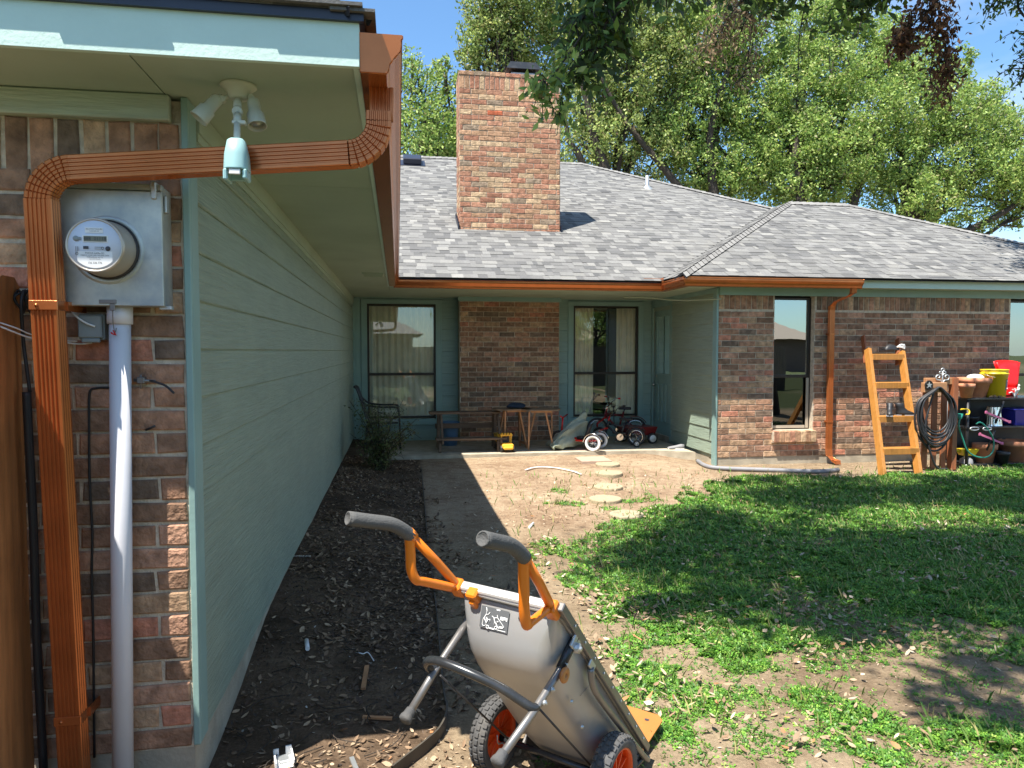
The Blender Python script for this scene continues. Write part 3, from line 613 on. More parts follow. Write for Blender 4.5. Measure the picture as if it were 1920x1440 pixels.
# chimney
ch = bpy.data.objects.new('chimney', None); COL.objects.link(ch); ch.parent = house; ch.location = (1.88, 12.2, 3.6); ch.matrix_parent_inverse = WM(house).inverted()
x0, x1, y0, y1, zt = 1.035, 2.742, 12.0, 12.56, 6.29
hs = house; house_ = house; house = ch
brick_wall('brick_face', lambda s, t, n: (s, y0 - n, t), x0, x1, 3.63, zt - .07, pal=BRL, rough=.003, soldier=.23, phase=.05)
brick_wall('brick_face', lambda s, t, n: (x0 - n, s, t), y0, y1, 3.63, zt - .07, pal=BRL, rough=.003, soldier=.23)
brick_wall('brick_face', lambda s, t, n: (x1 + n, s, t), y0, y1, 3.63, zt - .07, pal=BRL, rough=.003, soldier=.23)
mb = MB()
x = x0 - .012
while x < x1: c = bcol(BRL); mb.box((x + .004, y0 - .012, zt - .075), (min(x + .256, x1 + .012), y1 + .012, zt - .01 + rnd.uniform(-.003, .003)), 0, c, bev=.004); x += .262
mb.box((x0, y0, zt - .08), (x1, y1, zt - .02), 1); mb.box((x0 + .02, y0 + .02, 3.0), (x1 - .02, y1, zt - .03), 1)
mb.build('chimney_top', ['brick', 'mortar'], ch)
mb = MB(); cx, cy = 2.13, 12.28
mb.box((cx - .21, cy - .16, zt - .02), (cx + .21, cy + .16, zt + .06), 1)
for sx in (-1, 1):
    for sy in (-1, 1): mb.box((cx + sx * .19 - .02, cy + sy * .14 - .02, zt + .055), (cx + sx * .19 + .02, cy + sy * .14 + .02, zt + .20), 0)
mb.box((cx - .16, cy - .11, zt + .055), (cx + .16, cy + .11, zt + .19), 0)
b_ = [(cx - .30, cy - .24, zt + .10), (cx + .30, cy - .24, zt + .10), (cx + .30, cy + .24, zt + .10), (cx - .30, cy + .24, zt + .10)]; t_ = [(cx - .22, cy - .17, zt + .235), (cx + .22, cy - .17, zt + .235), (cx + .22, cy + .17, zt + .235), (cx - .22, cy + .17, zt + .235)]
mb.loft([b_, t_], smooth=False)
mb.build('chimney_cap', ['blackgloss', 'galv2'], ch)
house = hs
mb = MB(); mb.box((x0 - .05, 11.955, 3.60), (x1 + .05, 11.99, 3.655)); mb.box((x0 - .05, 11.90, 3.615), (x1 + .05, 11.96, 3.63))
for (xa, xb) in ((x0 - .012, x0 - .03), (x1 + .012, x1 + .03)):
    for k in range(5): yy = 11.97 + k * .12; zz = 3.66 + k * .06; mb.box((xa, yy, zz - .02), (xb, yy + .13, zz + .13))
mb.build('chimney_flashing', 'drip', house)
# roof vents
v = Vector((5.38, 15.06, 5.18)); mb = MB(); mb.lathe([(.17, -.05), (.12, 0), (.05, .06), (.042, .08), (.042, .28), (.0, .28)], v, (0, 0, 1), 14); mb.build('vent_pipe', 'galv2', house)
mb = MB(); mt = Matrix.Translation((.35, 16.3, 5.83)) @ Matrix.Rotation(math.atan(.5), 4, 'X'); mb.box((-.28, -.25, 0), (.28, .25, .02), mtx=mt); mb.box((-.2, -.2, .02), (.2, .2, .16), mtx=mt, bev=.02); mb.build('roof_vent', 'drip', house)

# ================================================================== GUTTERS
KP = [(-.002, .122), (0, 0), (.082, 0), (.086, .006), (.092, .03), (.108, .052), (.124, .070), (.128, .085), (.128, .108), (.133, .112), (.133, .122), (.120, .124)]
def gutter(name, path, parent, z=2.545, flip=1, prof=KP):
    """path: list of ground (X,Y) fascia points; profile goes outwards to the side 'flip'"""
    mb = MB(); P = [Vector((x, y, 0)) for x, y in path]; rings = []
    inner = [(o - .0025 if o > .01 else o + .003, h + (.003 if h < .01 else 0)) for o, h in prof][::-1]
    full = prof + inner
    for i, p in enumerate(P):
        d0 = (P[i] - P[i - 1]).normalized() if i else None; d1 = (P[i + 1] - P[i]).normalized() if i < len(P) - 1 else None
        n0 = Vector((d0.y, -d0.x, 0)) * flip if d0 else None; n1 = Vector((d1.y, -d1.x, 0)) * flip if d1 else None
        if n0 and n1: m_ = (n0 + n1).normalized(); m_ = m_ / m_.dot(n0)
        else: m_ = n0 or n1
        rings.append([p + m_ * o + Vector((0, 0, z + h)) for o, h in full])
    mb.loft(rings, smooth=False, caps=True); return mb.build(name, 'copper', parent)
def endcap(parent, p, nrm, d, z=2.545, prof=KP):
    mb = MB(); nrm = Vector(nrm); d = Vector(d); p = Vector((p[0], p[1], 0)); r = []
    pts = prof[:-1] + [(.0, .122)]
    a = [p + nrm * o + Vector((0, 0, z + h)) for o, h in pts]; b = [q + d * .006 for q in a]; mb.loft([a, b], smooth=False)
    # folded rim round the cap
    ctr = Vector((0, 0, 0))
    for i in range(len(pts) - 1): mb.tube([a[i] + d * .007, a[i + 1] + d * .007], .0028, 5)
    mb.build('end_cap', 'copper', parent)
def dprof(w_=.102, d_=.078, ribs=5):
    """corrugated downspout section; x across the face, y = depth (front at -d/2)"""
    p = []; hw = w_ / 2; hd = d_ / 2; N = ribs
    def side(ax, ay, bx, by, nx, ny, k):
        L_ = math.hypot(bx - ax, by - ay); q = []
        for i in range(k):
            for s, dep in ((.12, 0), (.30, 1), (.62, 1), (.80, 0)):
                t = .12 + .76 * (i + s) / k; q.append((ax + (bx - ax) * t - nx * .0042 * dep, ay + (by - ay) * t - ny * .0042 * dep))
        return [(ax + (bx - ax) * .04, ay + (by - ay) * .04)] + q + [(ax + (bx - ax) * .96, ay + (by - ay) * .96)]
    p += side(-hw, -hd, hw, -hd, 0, -1, N); p += side(hw, -hd, hw, hd, 1, 0, 3); p += side(hw, hd, -hw, hd, 0, 1, N); p += side(-hw, hd, -hw, -hd, -1, 0, 3)
    return p
def sweep(mb, prof, fr, scales=None):
    rings = []
    for i, (o, ax, ay) in enumerate(fr):
        k = scales[i] if scales else 1
        rings.append([Vector(o) + Vector(ax) * x * k + Vector(ay) * y * k for x, y in prof])
    mb.loft(rings, smooth=False)
DP = dprof(.082, .062, 5); DS = dprof(.076, .056, 4)
def elbow(name, c, e1, e2, r, a0, a1, side, parent, prof=DP, n=8, inner_flat=True):
    """arc about centre c; profile y axis points radially inwards, x axis = side"""
    mb = MB(); fr = []; sc_ = []; side = Vector(side); e1 = Vector(e1); e2 = Vector(e2)
    for i in range(n + 1):
        for k, s in ((0, .93), (.25, 1.015), (.85, 1.0)):
            if i == n and k > 0: break
            a = a0 + (a1 - a0) * (i + k) / n; rad = e1 * math.cos(a) + e2 * math.sin(a)
            fr.append((Vector(c) + rad * r, side, -rad)); sc_.append(s)
    sweep(mb, prof, fr, sc_); return mb.build(name, 'copper', parent)
g1 = thing('rain_gutter', (-.05, 2.5, 2.6), 'copper coloured gutter along the left eave with a long downspout bending over the electric meter', 'gutter')
gutter('trough', [(-.111, 2.372), (-.111, 10.04)], g1)
endcap(g1, (-.111, 2.366), (1, 0, 0), (0, 1, 0))
mb = MB()
for y in np.arange(3.2, 9.8, .75): mb.box((-.108, y, 2.655), (.02, y + .02, 2.66))
mb.build('hanger', 'copper', g1)
# downspout run
Xd = -1.155; Yw = 2.60
# outlet under the trough: tilts from straight down into the horizontal run; all within plane Y=2.47
Zrun0 = A(655, 290, Y=2.47).z; Xr0 = A(655, 290, Y=2.47).x; pL = A(138, 318, Y=2.56)
run = (Vector((pL.x, 2.56, pL.z)) - Vector((Xr0, 2.47, Zrun0))); rd = run.normalized(); sideY = Vector((0, 1, 0)); sideY = (sideY - rd * sideY.dot(rd)).normalized(); upr = rd.cross(sideY); upr = upr if upr.z > 0 else -upr
mb = MB(); fr_ = [((Xr0, 2.47, Zrun0), upr, sideY), (Vector((pL.x, 2.56, pL.z)), upr, sideY)]
sweep(mb, DP, fr_); mb.build('downspout', 'copper', g1)
# right elbow: from vertical above (going up) bending into the run (towards -X)
re = .105; cR = Vector((Xr0, 2.47, Zrun0)) + upr * re
def elb2(name, c, r, v_from, v_to, parent, scale=1., n=7, prof=DP):
    """arc centre c, from radial v_from to radial v_to; face (wide) stays towards camera: x axis radial"""
    a = Vector(v_from).normalized(); b = Vector(v_to).normalized(); ang = a.angle(b); ax = a.cross(b).normalized(); mb = MB(); fr = []; sc_ = []
    for i in range(n + 1):
        for k, s in ((0, .90), (.12, 1.02), (.9, 1.0)):
            if i == n and k > 0: break
            t = (i + k) / n; rad = Matrix.Rotation(ang * t, 3, ax) @ a; tg = ax.cross(rad); sy = rad.cross(tg); sy = sy if sy.y > 0 else -sy
            fr.append((Vector(c) + rad * r, rad, sy)); sc_.append(s * scale)
    sweep(mb, prof, fr, sc_); mb.build(name, 'copper', parent); return Vector(c) + b * r
e = elb2('elbow', cR, re, -upr, (1, 0, .05), g1, n=8)
mb = MB(); top = Vector((-.046, 2.50, 2.50)); sweep(mb, DP, [(e, (1, 0, 0), (0, 1, 0)), (e + Vector((0, 0, .03)), (1, 0, 0), (0, 1, 0)), (Vector((-.05, 2.52, 2.44)), (1, 0, 0), (0, 1, .2)), (Vector((-.048, 2.53, 2.548)), (1, 0, 0), (0, 1, 0))], [1.03, 1.0, .97, 1.0]); mb.build('elbow', 'copper', g1)
# left elbow: run end turning down
rl = .105; cL = Vector((pL.x, 2.56, pL.z)) - upr * rl
e2_ = elb2('elbow', cL, rl, upr, Vector((-1, 0, .02)), g1, n=8)
bot = Vector((-1.122, 2.65, -.05)); mb = MB()
e2b = e2_ + (bot - e2_) * .16
sweep(mb, DP, [(e2_, (1, 0, 0), (0, 1, 0)), (e2b, (1, 0, 0), (0, 1, 0))], [1.04, 1.04]); sweep(mb, DP, [(e2b - Vector((0, 0, -.01)), (1, 0, 0), (0, 1, 0)), (bot, (1, 0, 0), (0, 1, 0))]); mb.build('downspout', 'copper', g1)
mb = MB()
for t in (.155, .80):
    p = e2_ + (bot - e2_) * t; mb.box(p + Vector((-.0435, -.0345, -.016)), p + Vector((.0435, .036, .016)), bev=.002); mb.box(p + Vector((.0435, .028, -.016)), p + Vector((.05, 2.744 - p.y, .016))); mb.lathe([(.006, 0), (.006, .003), (0, .005)], p + Vector((-.02, -.0345, 0)), (0, -1, 0), 8)
mb.build_each('strap', 'copper', g1)
g2 = thing('rain_gutter', (2, 10.1, 2.6), 'copper coloured gutter along the patio eave, jogging out to the brick wing', 'gutter')
gutter('trough', [(-.05, 10.172), (3.932, 10.172), (3.932, 9.308), (6.46, 9.308)], g2, z=2.535)
endcap(g2, (6.462, 9.308), (0, -1, 0), (1, 0, 0), z=2.535)
mb = MB(); mb.box((.03, 10.05, 2.655), (.26, 10.055, 2.705), bev=.002); mb.box((3.55, 10.045, 2.655), (3.80, 10.05, 2.715), bev=.002); mb.box((3.80, 9.92, 2.655), (3.805, 10.05, 2.715)); mb.box((-.0, 10.02, 2.655), (.035, 10.04, 2.70)); mb.build_each('splash_guard', 'copper', g2)
# wing downspout
def simple_prof(a, b): return [(-a, -b), (a, -b), (a, b), (-a, b)]
mb = MB(); DSX = 6.245; SP = dprof(.078, .056, 3)
sweep(mb, SP, [((6.37, 9.26, 2.56), (1, 0, 0), (0, 1, 0)), ((6.365, 9.27, 2.47), (1, 0, 0), (0, 1, 0)), ((6.35, 9.32, 2.44), (1, 0, .3), (0, .8, -.6)), ((6.26, 9.53, 2.36), (1, 0, .3), (0, .8, -.6)), ((DSX, 9.575, 2.31), (1, 0, 0), (0, 1, 0)), ((DSX, 9.585, 2.25), (1, 0, 0), (0, 1, 0))]); mb.build('elbow', 'copper', g2)
mb = MB(); sweep(mb, SP, [((DSX, 9.585, 2.26), (1, 0, 0), (0, 1, 0)), ((DSX, 9.585, .20), (1, 0, 0), (0, 1, 0))]); mb.build('downspout', 'copper', g2)
mb = MB(); sweep(mb, SP, [((DSX, 9.585, .22), (1, 0, 0), (0, 1, 0)), ((DSX, 9.57, .12), (1, 0, 0), (0, 1, .2)), ((DSX + .03, 9.50, .06), (1, 0, 0), (0, .7, .7)), ((DSX + .05, 9.42, .04), (1, 0, 0), (0, .3, 1))], [1.06, 1.04, 1.06, 1.03]); mb.build('elbow', 'copper', g2)
mb = MB()
for z in (1.9, .62): mb.box((DSX - .043, 9.553, z - .012), (DSX + .043, 9.655, z + .012))
mb.build_each('strap', 'copper', g2)
# ================================================================== FITTINGS ON THE FRONT WALL
def text_mesh(name, s, size, origin, xdir, ydir, m, parent, ext=.0006, align='CENTER'):
    cu = bpy.data.curves.new(name, 'FONT'); cu.body = s; cu.size = size; cu.extrude = 0; cu.align_x = align; cu.align_y = 'CENTER'; cu.resolution_u = 2
    o = bpy.data.objects.new(name, cu); me = bpy.data.meshes.new_from_object(o); bpy.data.objects.remove(o); bpy.data.curves.remove(cu)
    X = Vector(xdir).normalized(); Y = Vector(ydir).normalized(); Z = X.cross(Y); me.transform(Matrix.Translation(origin) @ Matrix((X, Y, Z)).transposed().to_4x4())
    me.materials.clear(); me.materials.append(mat[m]); q = bpy.data.objects.new(name, me); COL.objects.link(q); q.parent = parent; q.matrix_parent_inverse = WM(parent).inverted(); return q
# security light
b = A(447, 160, Z=2.559); lt = thing('security_light', b, 'twin head security floodlight with a hanging motion sensor under the front soffit', 'security light')
mb = MB(); mb.lathe([(.058, 0), (.060, -.006), (.054, -.010), (.040, -.022), (.034, -.040), (.028, -.048), (0, -.050)], b, n=24); mb.build('mounting_plate', 'lamp', lt)
def lamp(p0, d, twist=0):
    p0 = Vector(p0); d = Vector(d).normalized(); mb = MB()
    mb.lathe([(.0, -.004), (.013, 0), (.019, .006), (.021, .014), (.022, .055), (.0285, .060), (.031, .100), (.0325, .105), (.029, .105), (.026, .07), (.0, .065)], p0, d, n=20); o = mb.build('lamp_head', 'lamp', lt)
    mb = MB(); mb.lathe([(.012, .066), (.022, .085), (.020, .096), (0, .100)], p0, d, n=12); mb.build('bulb', 'galv2', o); return o
L0 = A(408, 185, Y=b.y - .005); 
mb = MB(); mb.tube([b + Vector((-.03, 0, -.035)), b + Vector((-.05, -.005, -.05)), L0 + Vector((.008, 0, .012))], .008); mb.lathe([(.011, -.012), (.011, .012)], b + Vector((-.052, -.005, -.052)), (0, 1, 0), 12, caps=True); mb.build('lamp_arm', 'lamp', lt)
lamp(L0 + Vector((.006, 0, .006)), (-.62, -.15, -.78))
L1 = A(474, 186, Y=b.y - .01)
mb = MB(); mb.tube([b + Vector((.03, 0, -.03)), b + Vector((.044, -.005, -.045)), L1], .008); mb.lathe([(.011, -.012), (.011, .012)], b + Vector((.044, -.005, -.043)), (0, 1, 0), 12, caps=True); mb.build('lamp_arm', 'lamp', lt)
lamp(L1, (.18, -.28, -.95))
s0 = b + Vector((-.002, -.004, -.045)); s1 = A(444, 262, Y=2.42)
mb = MB(); mb.tube([s0, s0.lerp(s1, .25)], .0135, 12); q = s0.lerp(s1, .34); mb.lathe([(.014, -.012), (.017, -.008), (.017, .008), (.014, .012)], q, (0, 1, 0), 14, caps=True); mb.lathe([(.006, .013), (.006, .017)], q, (0, -1, 0), 10, caps=True)
mb.tube([s0.lerp(s1, .42), s0.lerp(s1, .62)], .013, 12); mb.tube([s0.lerp(s1, .6), s1 + Vector((0, 0, -.01))], .0105, 12); r_ = s0.lerp(s1, .6); mb.box(r_ + Vector((-.015, -.012, -.008)), r_ + Vector((.028, .012, .006)), bev=.003); mb.build('sensor_stem', 'lamp', lt)
mb = MB(); c = s1; rings = []
for h, w_, dd in ((0, .020, .018), (-.006, .026, .026), (-.05, .034, .036), (-.095, .0365, .040), (-.10, .036, .041)):
    rings.append([c + Vector((x * w_, y * dd - .004, h)) for x, y in ((-.6, -1), (.6, -1), (1, -.55), (1, .8), (.7, 1), (-.7, 1), (-1, .8), (-1, -.55))])
mb.loft(rings)
mb.box(c + Vector((-.036, -.040, -.135)), c + Vector((-.022, .03, -.0995)), bev=.004); mb.box(c + Vector((.022, -.040, -.130)), c + Vector((.036, .03, -.0995)), bev=.004); mb.box(c + Vector((-.036, .018, -.125)), c + Vector((.036, .032, -.0995)), bev=.003)
mb.build('sensor_box', 'sensor', lt)
mb = MB(); mb.box(c + Vector((-.017, -.043, -.118)), c + Vector((.017, -.035, -.101)), bev=.002); mb.build('sensor_lens', 'white', lt)
# electric meter
bx = thing('electric_meter', (-.96, 2.70, 1.8), 'galvanised electric meter box with round grey digital meter on the brick wall', 'electric meter')
X0, X1, Z0, Z1, Yf, Yb = -1.127, -.797, 1.811, 2.222, 2.632, 2.745
mb = MB(); mb.box((X0, Yf + .012, Z0), (X1, Yb, Z1), bev=.004); mb.build('box', 'galv', bx)
mb = MB(); mb.box((X0 - .003, Yf - .004, Z0 - .002), (X1 + .003, Yf + .018, Z1 - .022), bev=.003); mb.box((X0 - .002, Yf, Z1 - .019), (X1 + .002, Yf + .03, Z1 + .003), bev=.003)
mc = Vector((-.968, Yf - .004, 1.998))
mb.lathe([(.116, .0005), (.112, .002), (.106, .004), (.101, .002)], mc, (0, -1, 0), 40); mb.build('cover', 'galv', bx)
mb = MB(); mb.box((X1 - .03, Yf - .012, Z1 - .05), (X1 - .012, Yf + .03, Z1 + .010), bev=.004); mb.box((X1 + .003, Yf + .02, Z1 - .09), (X1 + .012, Yf + .05, Z1 - .03), bev=.003); mb.box((X1 - .02, Yf + .02, Z0 - .012), (X1 + .02, Yf + .05, Z0 + .002), bev=.002); mb.build_each('latch', 'galv2', bx)
mb = MB(); mb.box((-1.0, Yf - .007, Z0 + .006), (-.945, Yf - .003, Z0 + .019), bev=.001); mb.box((-.966, Yf - .009, Z0 - .018), (-.95, Yf - .004, Z0 + .006), bev=.002); mb.build_each('lock_tab', 'steel', bx)
ax_ = Vector((.0, -1, .0))
mb = MB(); mb.lathe([(.100, 0), (.0995, .010), (.094, .012)], mc, ax_, 48); mb.build('meter_gasket', 'black', bx)
mb = MB(); mb.lathe([(.094, .0), (.094, .02), (.0915, .03), (.0895, .100), (.088, .108), (.083, .110), (.080, .107)], mc, ax_, 48); mt_ = mb.build('meter_housing', 'meterring', bx)
fc = mc + ax_ * .1065
mb = MB(); mb.lathe([(.083, -.002), (.0825, .001), (0.0, .001)], fc, ax_, 48); face = mb.build('meter_face', 'meterface', bx)
yy = fc.y - .0018
def rect(x0, x1, z0, z1, m, name, par=None, dy=0): 
    mb = MB(); mb.box((fc.x + x0, yy - dy - .0008, fc.z + z0), (fc.x + x1, yy - dy, fc.z + z1)); return mb.build(name, m, par or bx)
rect(-.036, .041, .010, .032, 'white', 'display_bezel'); rect(-.032, .037, .0125, .0295, 'lcd', 'display', dy=.001)
rect(-.028, .026, .040, .057, 'white', 'meter_label')
mb = MB(); pts = [(-.055, -.020)] ; n_ = 24
lab = [(fc.x - .053, yy - .0004, fc.z - .019), (fc.x + .053, yy - .0004, fc.z - .019), (fc.x + .053, yy - .0004, fc.z - .045)] + [(fc.x + .073 * math.sin(a), yy - .0004, fc.z - .073 * math.cos(a)) for a in np.linspace(.80, -.80, 14)] + [(fc.x - .053, yy - .0004, fc.z - .045)]
mb.poly(lab); mb.build('meter_label', 'white', bx)
text_mesh('writing', 'KILOWATTHOURS', .0058, (fc.x, yy - .0016, fc.z + .052), (1, 0, 0), (0, 0, 1), 'ink', bx)
text_mesh('writing', 'CL200 240V 3W', .0042, (fc.x, yy - .0016, fc.z + .0455), (1, 0, 0), (0, 0, 1), 'ink', bx)
text_mesh('display_digits', '888  01118', .015, (fc.x + .002, yy - .0026, fc.z + .021), (1, 0, 0), (0, 0, 1), 'ink', bx)
text_mesh('writing', 'FOCUS AXRe-SD', .0078, (fc.x, yy - .0010, fc.z - .0255), (1, 0, 0), (0, 0, 1), 'ink', bx)
for k, (t, s) in enumerate((('FORM 2S CL200 240V 3W 60HZ TA30', .0052), ('TYPE AXR-SD  Kh 7.2', .0052), ('KILOWATTHOURS', .004))): text_mesh('writing', t, s, (fc.x, yy - .0010, fc.z - .0325 - k * .0062), (1, 0, 0), (0, 0, 1), 'ink', bx)
text_mesh('writing', '156 336 776', .0085, (fc.x, yy - .0010, fc.z - .0565), (1, 0, 0), (0, 0, 1), 'ink', bx)
mb = MB()
mb.lathe([(.009, 0), (.0085, .002), (0, .0025)], (fc.x - .056, yy, fc.z + .021), ax_, 14); mb.box((fc.x - .052, yy - .002, fc.z + .017), (fc.x - .041, yy, fc.z + .026)); mb.build_each('port', 'greyplastic', bx)
mb = MB(); mb.box((fc.x - .034, yy - .0015, fc.z - .012), (fc.x - .019, yy, fc.z - .003)); mb.lathe([(.008, 0), (.0078, .0015), (0, .002)], (fc.x + .040, yy, fc.z - .010), ax_, 14); mb.build_each('port', 'ink', bx)
for xx, zz, dx_, dz_ in ((.0, -.009, .024, 0), (-.054, -.004, 0, -.024)):
    mb = MB()
    for s in (-.003, .003): mb.box((fc.x + xx + (s if dz_ else 0), yy - .001, fc.z + zz + (s if dx_ else 0)), (fc.x + xx + (dx_ or .0008) + (s if dz_ else 0), yy, fc.z + zz + (dz_ or .0008) + (s if dx_ else 0)))
    mb.tube(arc((fc.x + xx + dx_, yy - .001, fc.z + zz + dz_), .004, 0, 2 * math.pi, 12, (1, 0, 0), (0, 0, 1)), .0007, 4); mb.build('port_outline', 'ink', bx)
# grey box
gb = thing('utility_box', (-1.03, 2.74, 1.68), 'small grey plastic cable box under the meter beside the conduit', 'utility box')
p0 = A(146, 640, Y=2.69); p1 = A(193, 588, Y=2.69)
mb = MB(); mb.box((p0.x, 2.70, p0.z + .005), (p1.x, 2.752, p1.z), bev=.004); mb.build('box', 'greyplastic', gb)
mb = MB(); mb.box((p0.x + .002, 2.685, p0.z + .012), (p1.x - .004, 2.699, p1.z - .006), bev=.004); mb.box((p0.x + .012, 2.687, p0.z - .004), (p1.x - .012, 2.70, p0.z + .011), bev=.003); mb.build('lid', 'greyplastic', gb)
# conduit
ct = thing('conduit_pipe', (-.985, 2.69, 0), 'thick grey plastic conduit running down the brick from the meter box', 'conduit')
ct0 = Vector((-.957, 2.69, 1.811)); ct1 = Vector((-.985, 2.675, -.1))
mb = MB(); mb.tube([ct0, ct1], .0345, 28); mb.build('pipe', 'pvc', ct); mb = MB(); mb.tube([ct0, ct0 + (ct1 - ct0) * .032], .041, 28); mb.build('coupling', 'pvc', ct)
sl = thing('meter_seal', (-.96, 2.66, 1.78), 'red wire seal hanging under the meter box latch', 'seal')
mb = MB(); mb.tube(spline([(-.958, 2.628, 1.80), (-.962, 2.64, 1.75), (-.957, 2.642, 1.72), (-.953, 2.642, 1.735)]), .0016, 5); mb.build('wire', 'steel', sl); q = Vector((-.965, 2.642, 1.715)); mb = MB(); mb.tube([q + Vector((-.006, 0, .004)), q, q + Vector((.010, 0, -.006)), q + Vector((.002, 0, .012))], .0028, 6); mb.build('tag', 'red', sl)
def cable(name, pix, Y, r, m, label, cat, n=6, smooth=6):
    P = [A(u, v, Y=(yy_ if yy_ else Y)) for u, v, yy_ in [(p + (None,))[:3] for p in pix]]
    mb = MB(); mb.tube(spline(P, smooth), r, n); o = mb.build(name, m); return tag(o, label, cat)
cable('cable', [(128, 568, 2.72), (140, 590, 2.68), (160, 605, 2.675), (178, 612, 2.68)], 2.7, .0035, 'white', 'short white cable looping from the meter box to the grey cable box', 'cable')
cable('cable', [(0, 612, 2.6), (25, 622, 2.62), (60, 634, 2.66), (118, 642, 2.72), (150, 645, 2.74), (172, 643, 2.735)], 2.7, .003, 'white', 'twin white cable running from the wooden fence to the grey cable box', 'cable')
cable('cable', [(0, 605, 2.6), (30, 615, 2.62), (62, 628, 2.66), (116, 638, 2.72), (145, 640, 2.74)], 2.7, .0025, 'white', 'thin upper white wire running from the fence behind the downspout', 'cable')
cable('cable', [(204, 727, 2.74), (180, 728, 2.742), (168, 738, 2.742), (167, 800, 2.742), (168, 900, 2.742), (173, 1000, 2.742), (172, 1080, 2.742), (175, 1200, 2.742), (177, 1420, 2.742)], 2.742, .0045, 'black', 'thin dark cable clipped straight down the brick left of the conduit', 'cable')
cx_ = thing('cable_splitter', A(268, 712, Y=2.73), 'small metal coax splitter with a cut black cable end right of the conduit', 'cable splitter')
mb = MB(); q = A(264, 713, Y=2.725); mb.box(q + Vector((-.012, -.008, -.012)), q + Vector((.014, .02, .012)), bev=.003); mb.tube([q + Vector((-.022, 0, .0)), q + Vector((.05, 0, -.004))], .006, 8); mb.tube([q + Vector((.0, 0, .02)), q + Vector((.0, 0, -.03))], .004, 8); mb.build('splitter_body', 'steel', cx_)
mb = MB(); mb.tube(spline([q + Vector((.03, 0, -.002)), A(290, 716, Y=2.70), A(310, 723, Y=2.68), A(326, 737, Y=2.67)]), .0042, 8); mb.build('cable_end', 'black', cx_)
cl = thing('pipe_cable', (-1.28, 2.68, .6), 'thick black cable in a sleeve standing between the fence and the downspout', 'cable')
mb = MB(); mb.tube(spline([A(45, 545, Y=2.70), A(40, 570, Y=2.68), A(44, 640, Y=2.70), A(50, 690, Y=2.70), A(56, 735, Y=2.70)]), .006, 8); mb.build('cable', 'black', cl)
mb = MB(); mb.tube(spline([A(50, 735, Y=2.69), A(53, 800, Y=2.69), A(63, 1000, Y=2.70), A(69, 1200, Y=2.70), A(82, 1445, Y=2.70)]), .014, 10); mb.build('sleeve', 'black', cl)
mb = MB(); q = A(44, 560, Y=2.72)
for k in range(4): mb.tube(spline([q + Vector((rnd.uniform(-.02, .02), 0, .03)), q + Vector((rnd.uniform(-.03, .03), -.02, .0)), q + Vector((rnd.uniform(-.03, .03), 0, -.05))]), .004, 6)
mb.build('cable_bundle', 'black', cl)
# screws / holes / stub in the bricks
sb = thing('cable_stub', A(283, 802, Y=2.73), 'short dark cable stub poking out of the brick below the splitter', 'cable')
mb = MB(); mb.tube([A(274, 806, Y=2.745), A(290, 799, Y=2.72)], .0045, 8); mb.build('stub', 'black', sb)
# fence along the left, ends at the wall
fn = thing('wooden_fence', (-1.33, 2.0, 0), 'orange brown stained cedar picket fence meeting the brick wall at far left', 'fence')
for k in range(12):
    y1 = 2.742 - k * .145; y0 = y1 - .14; zt = 1.905 + rnd.uniform(-.01, .01); mb = MB()
    pr_ = [(y0, -.1), (y1, -.1), (y1, zt - .03), (y1 - .03, zt), (y0 + .03, zt), (y0, zt - .03)]
    x = -1.30 + rnd.uniform(-.003, .003); mb.loft([[(x, a, b) for a, b in pr_], [(x - .018, a, b) for a, b in pr_]], smooth=False); mb.build('picket', 'fence', fn)
for z in (.35, 1.1, 1.65): mb = MB(); mb.box((-1.36, .9, z), (-1.32, 2.69, z + .09)); mb.build('rail', 'fence', fn)

# ================================================================== PATIO THINGS
def wood_bar(mb, p, q, w_, h_, up=(0, 0, 1), mi=0, c=None):
    p = Vector(p); q = Vector(q); d = (q - p).normalized(); u = Vector(up); s = d.cross(u).normalized(); u = s.cross(d).normalized()
    r0 = [p + s * a * w_ / 2 + u * b * h_ / 2 for a, b in ((-1, -1), (1, -1), (1, 1), (-1, 1))]; mb.loft([r0, [x + (q - p) for x in r0]], mi, smooth=False, c=c)
FZ = .12
# bench (two-plank step bench)
B0 = A(822, 845, Z=FZ); B1 = A(928, 843, Z=FZ); bn = thing('patio_bench', ((B0.x + B1.x) / 2, 10.95, FZ), 'weathered dark wood two tier plank bench in front of the brick panel', 'bench')
x0, x1 = B0.x - .03, B1.x + .05
for y, z, o_, w_ in ((11.25, .70, -.08, .30), (10.85, .33, .0, .20)):
    mb = MB(); mb.box((x0 + o_ - .02, y - w_ / 2, z - .03), (x1 + .10 + o_ * .5, y + w_ / 2, z), bev=.004); mb.build('plank', 'oldwood', bn)
for x in (x0 + .04, x1 - .03):
    for y0, y1_, zt in ((10.75, 10.82, .30), (11.14, 11.16, .67), (11.38, 11.36, .67)):
        mb = MB(); wood_bar(mb, (x, y0, FZ), (x + .01, y1_, zt), .04, .07, (0, 1, 0)); mb.build('leg', 'oldwood', bn)
    mb = MB(); wood_bar(mb, (x + .045, 10.72, .28), (x + .045, 11.42, .28), .03, .06); wood_bar(mb, (x + .045, 10.84, .30), (x + .045, 11.14, .66), .03, .05); mb.build('brace', 'oldwood', bn)
mb = MB(); mb.box((x0, 11.39, .42), (x1, 11.41, .50)); mb.build('stretcher', 'oldwood', bn)
bk = thing('bucket', A(845, 826, Z=FZ), 'blue plastic bucket standing behind the patio bench', 'bucket')
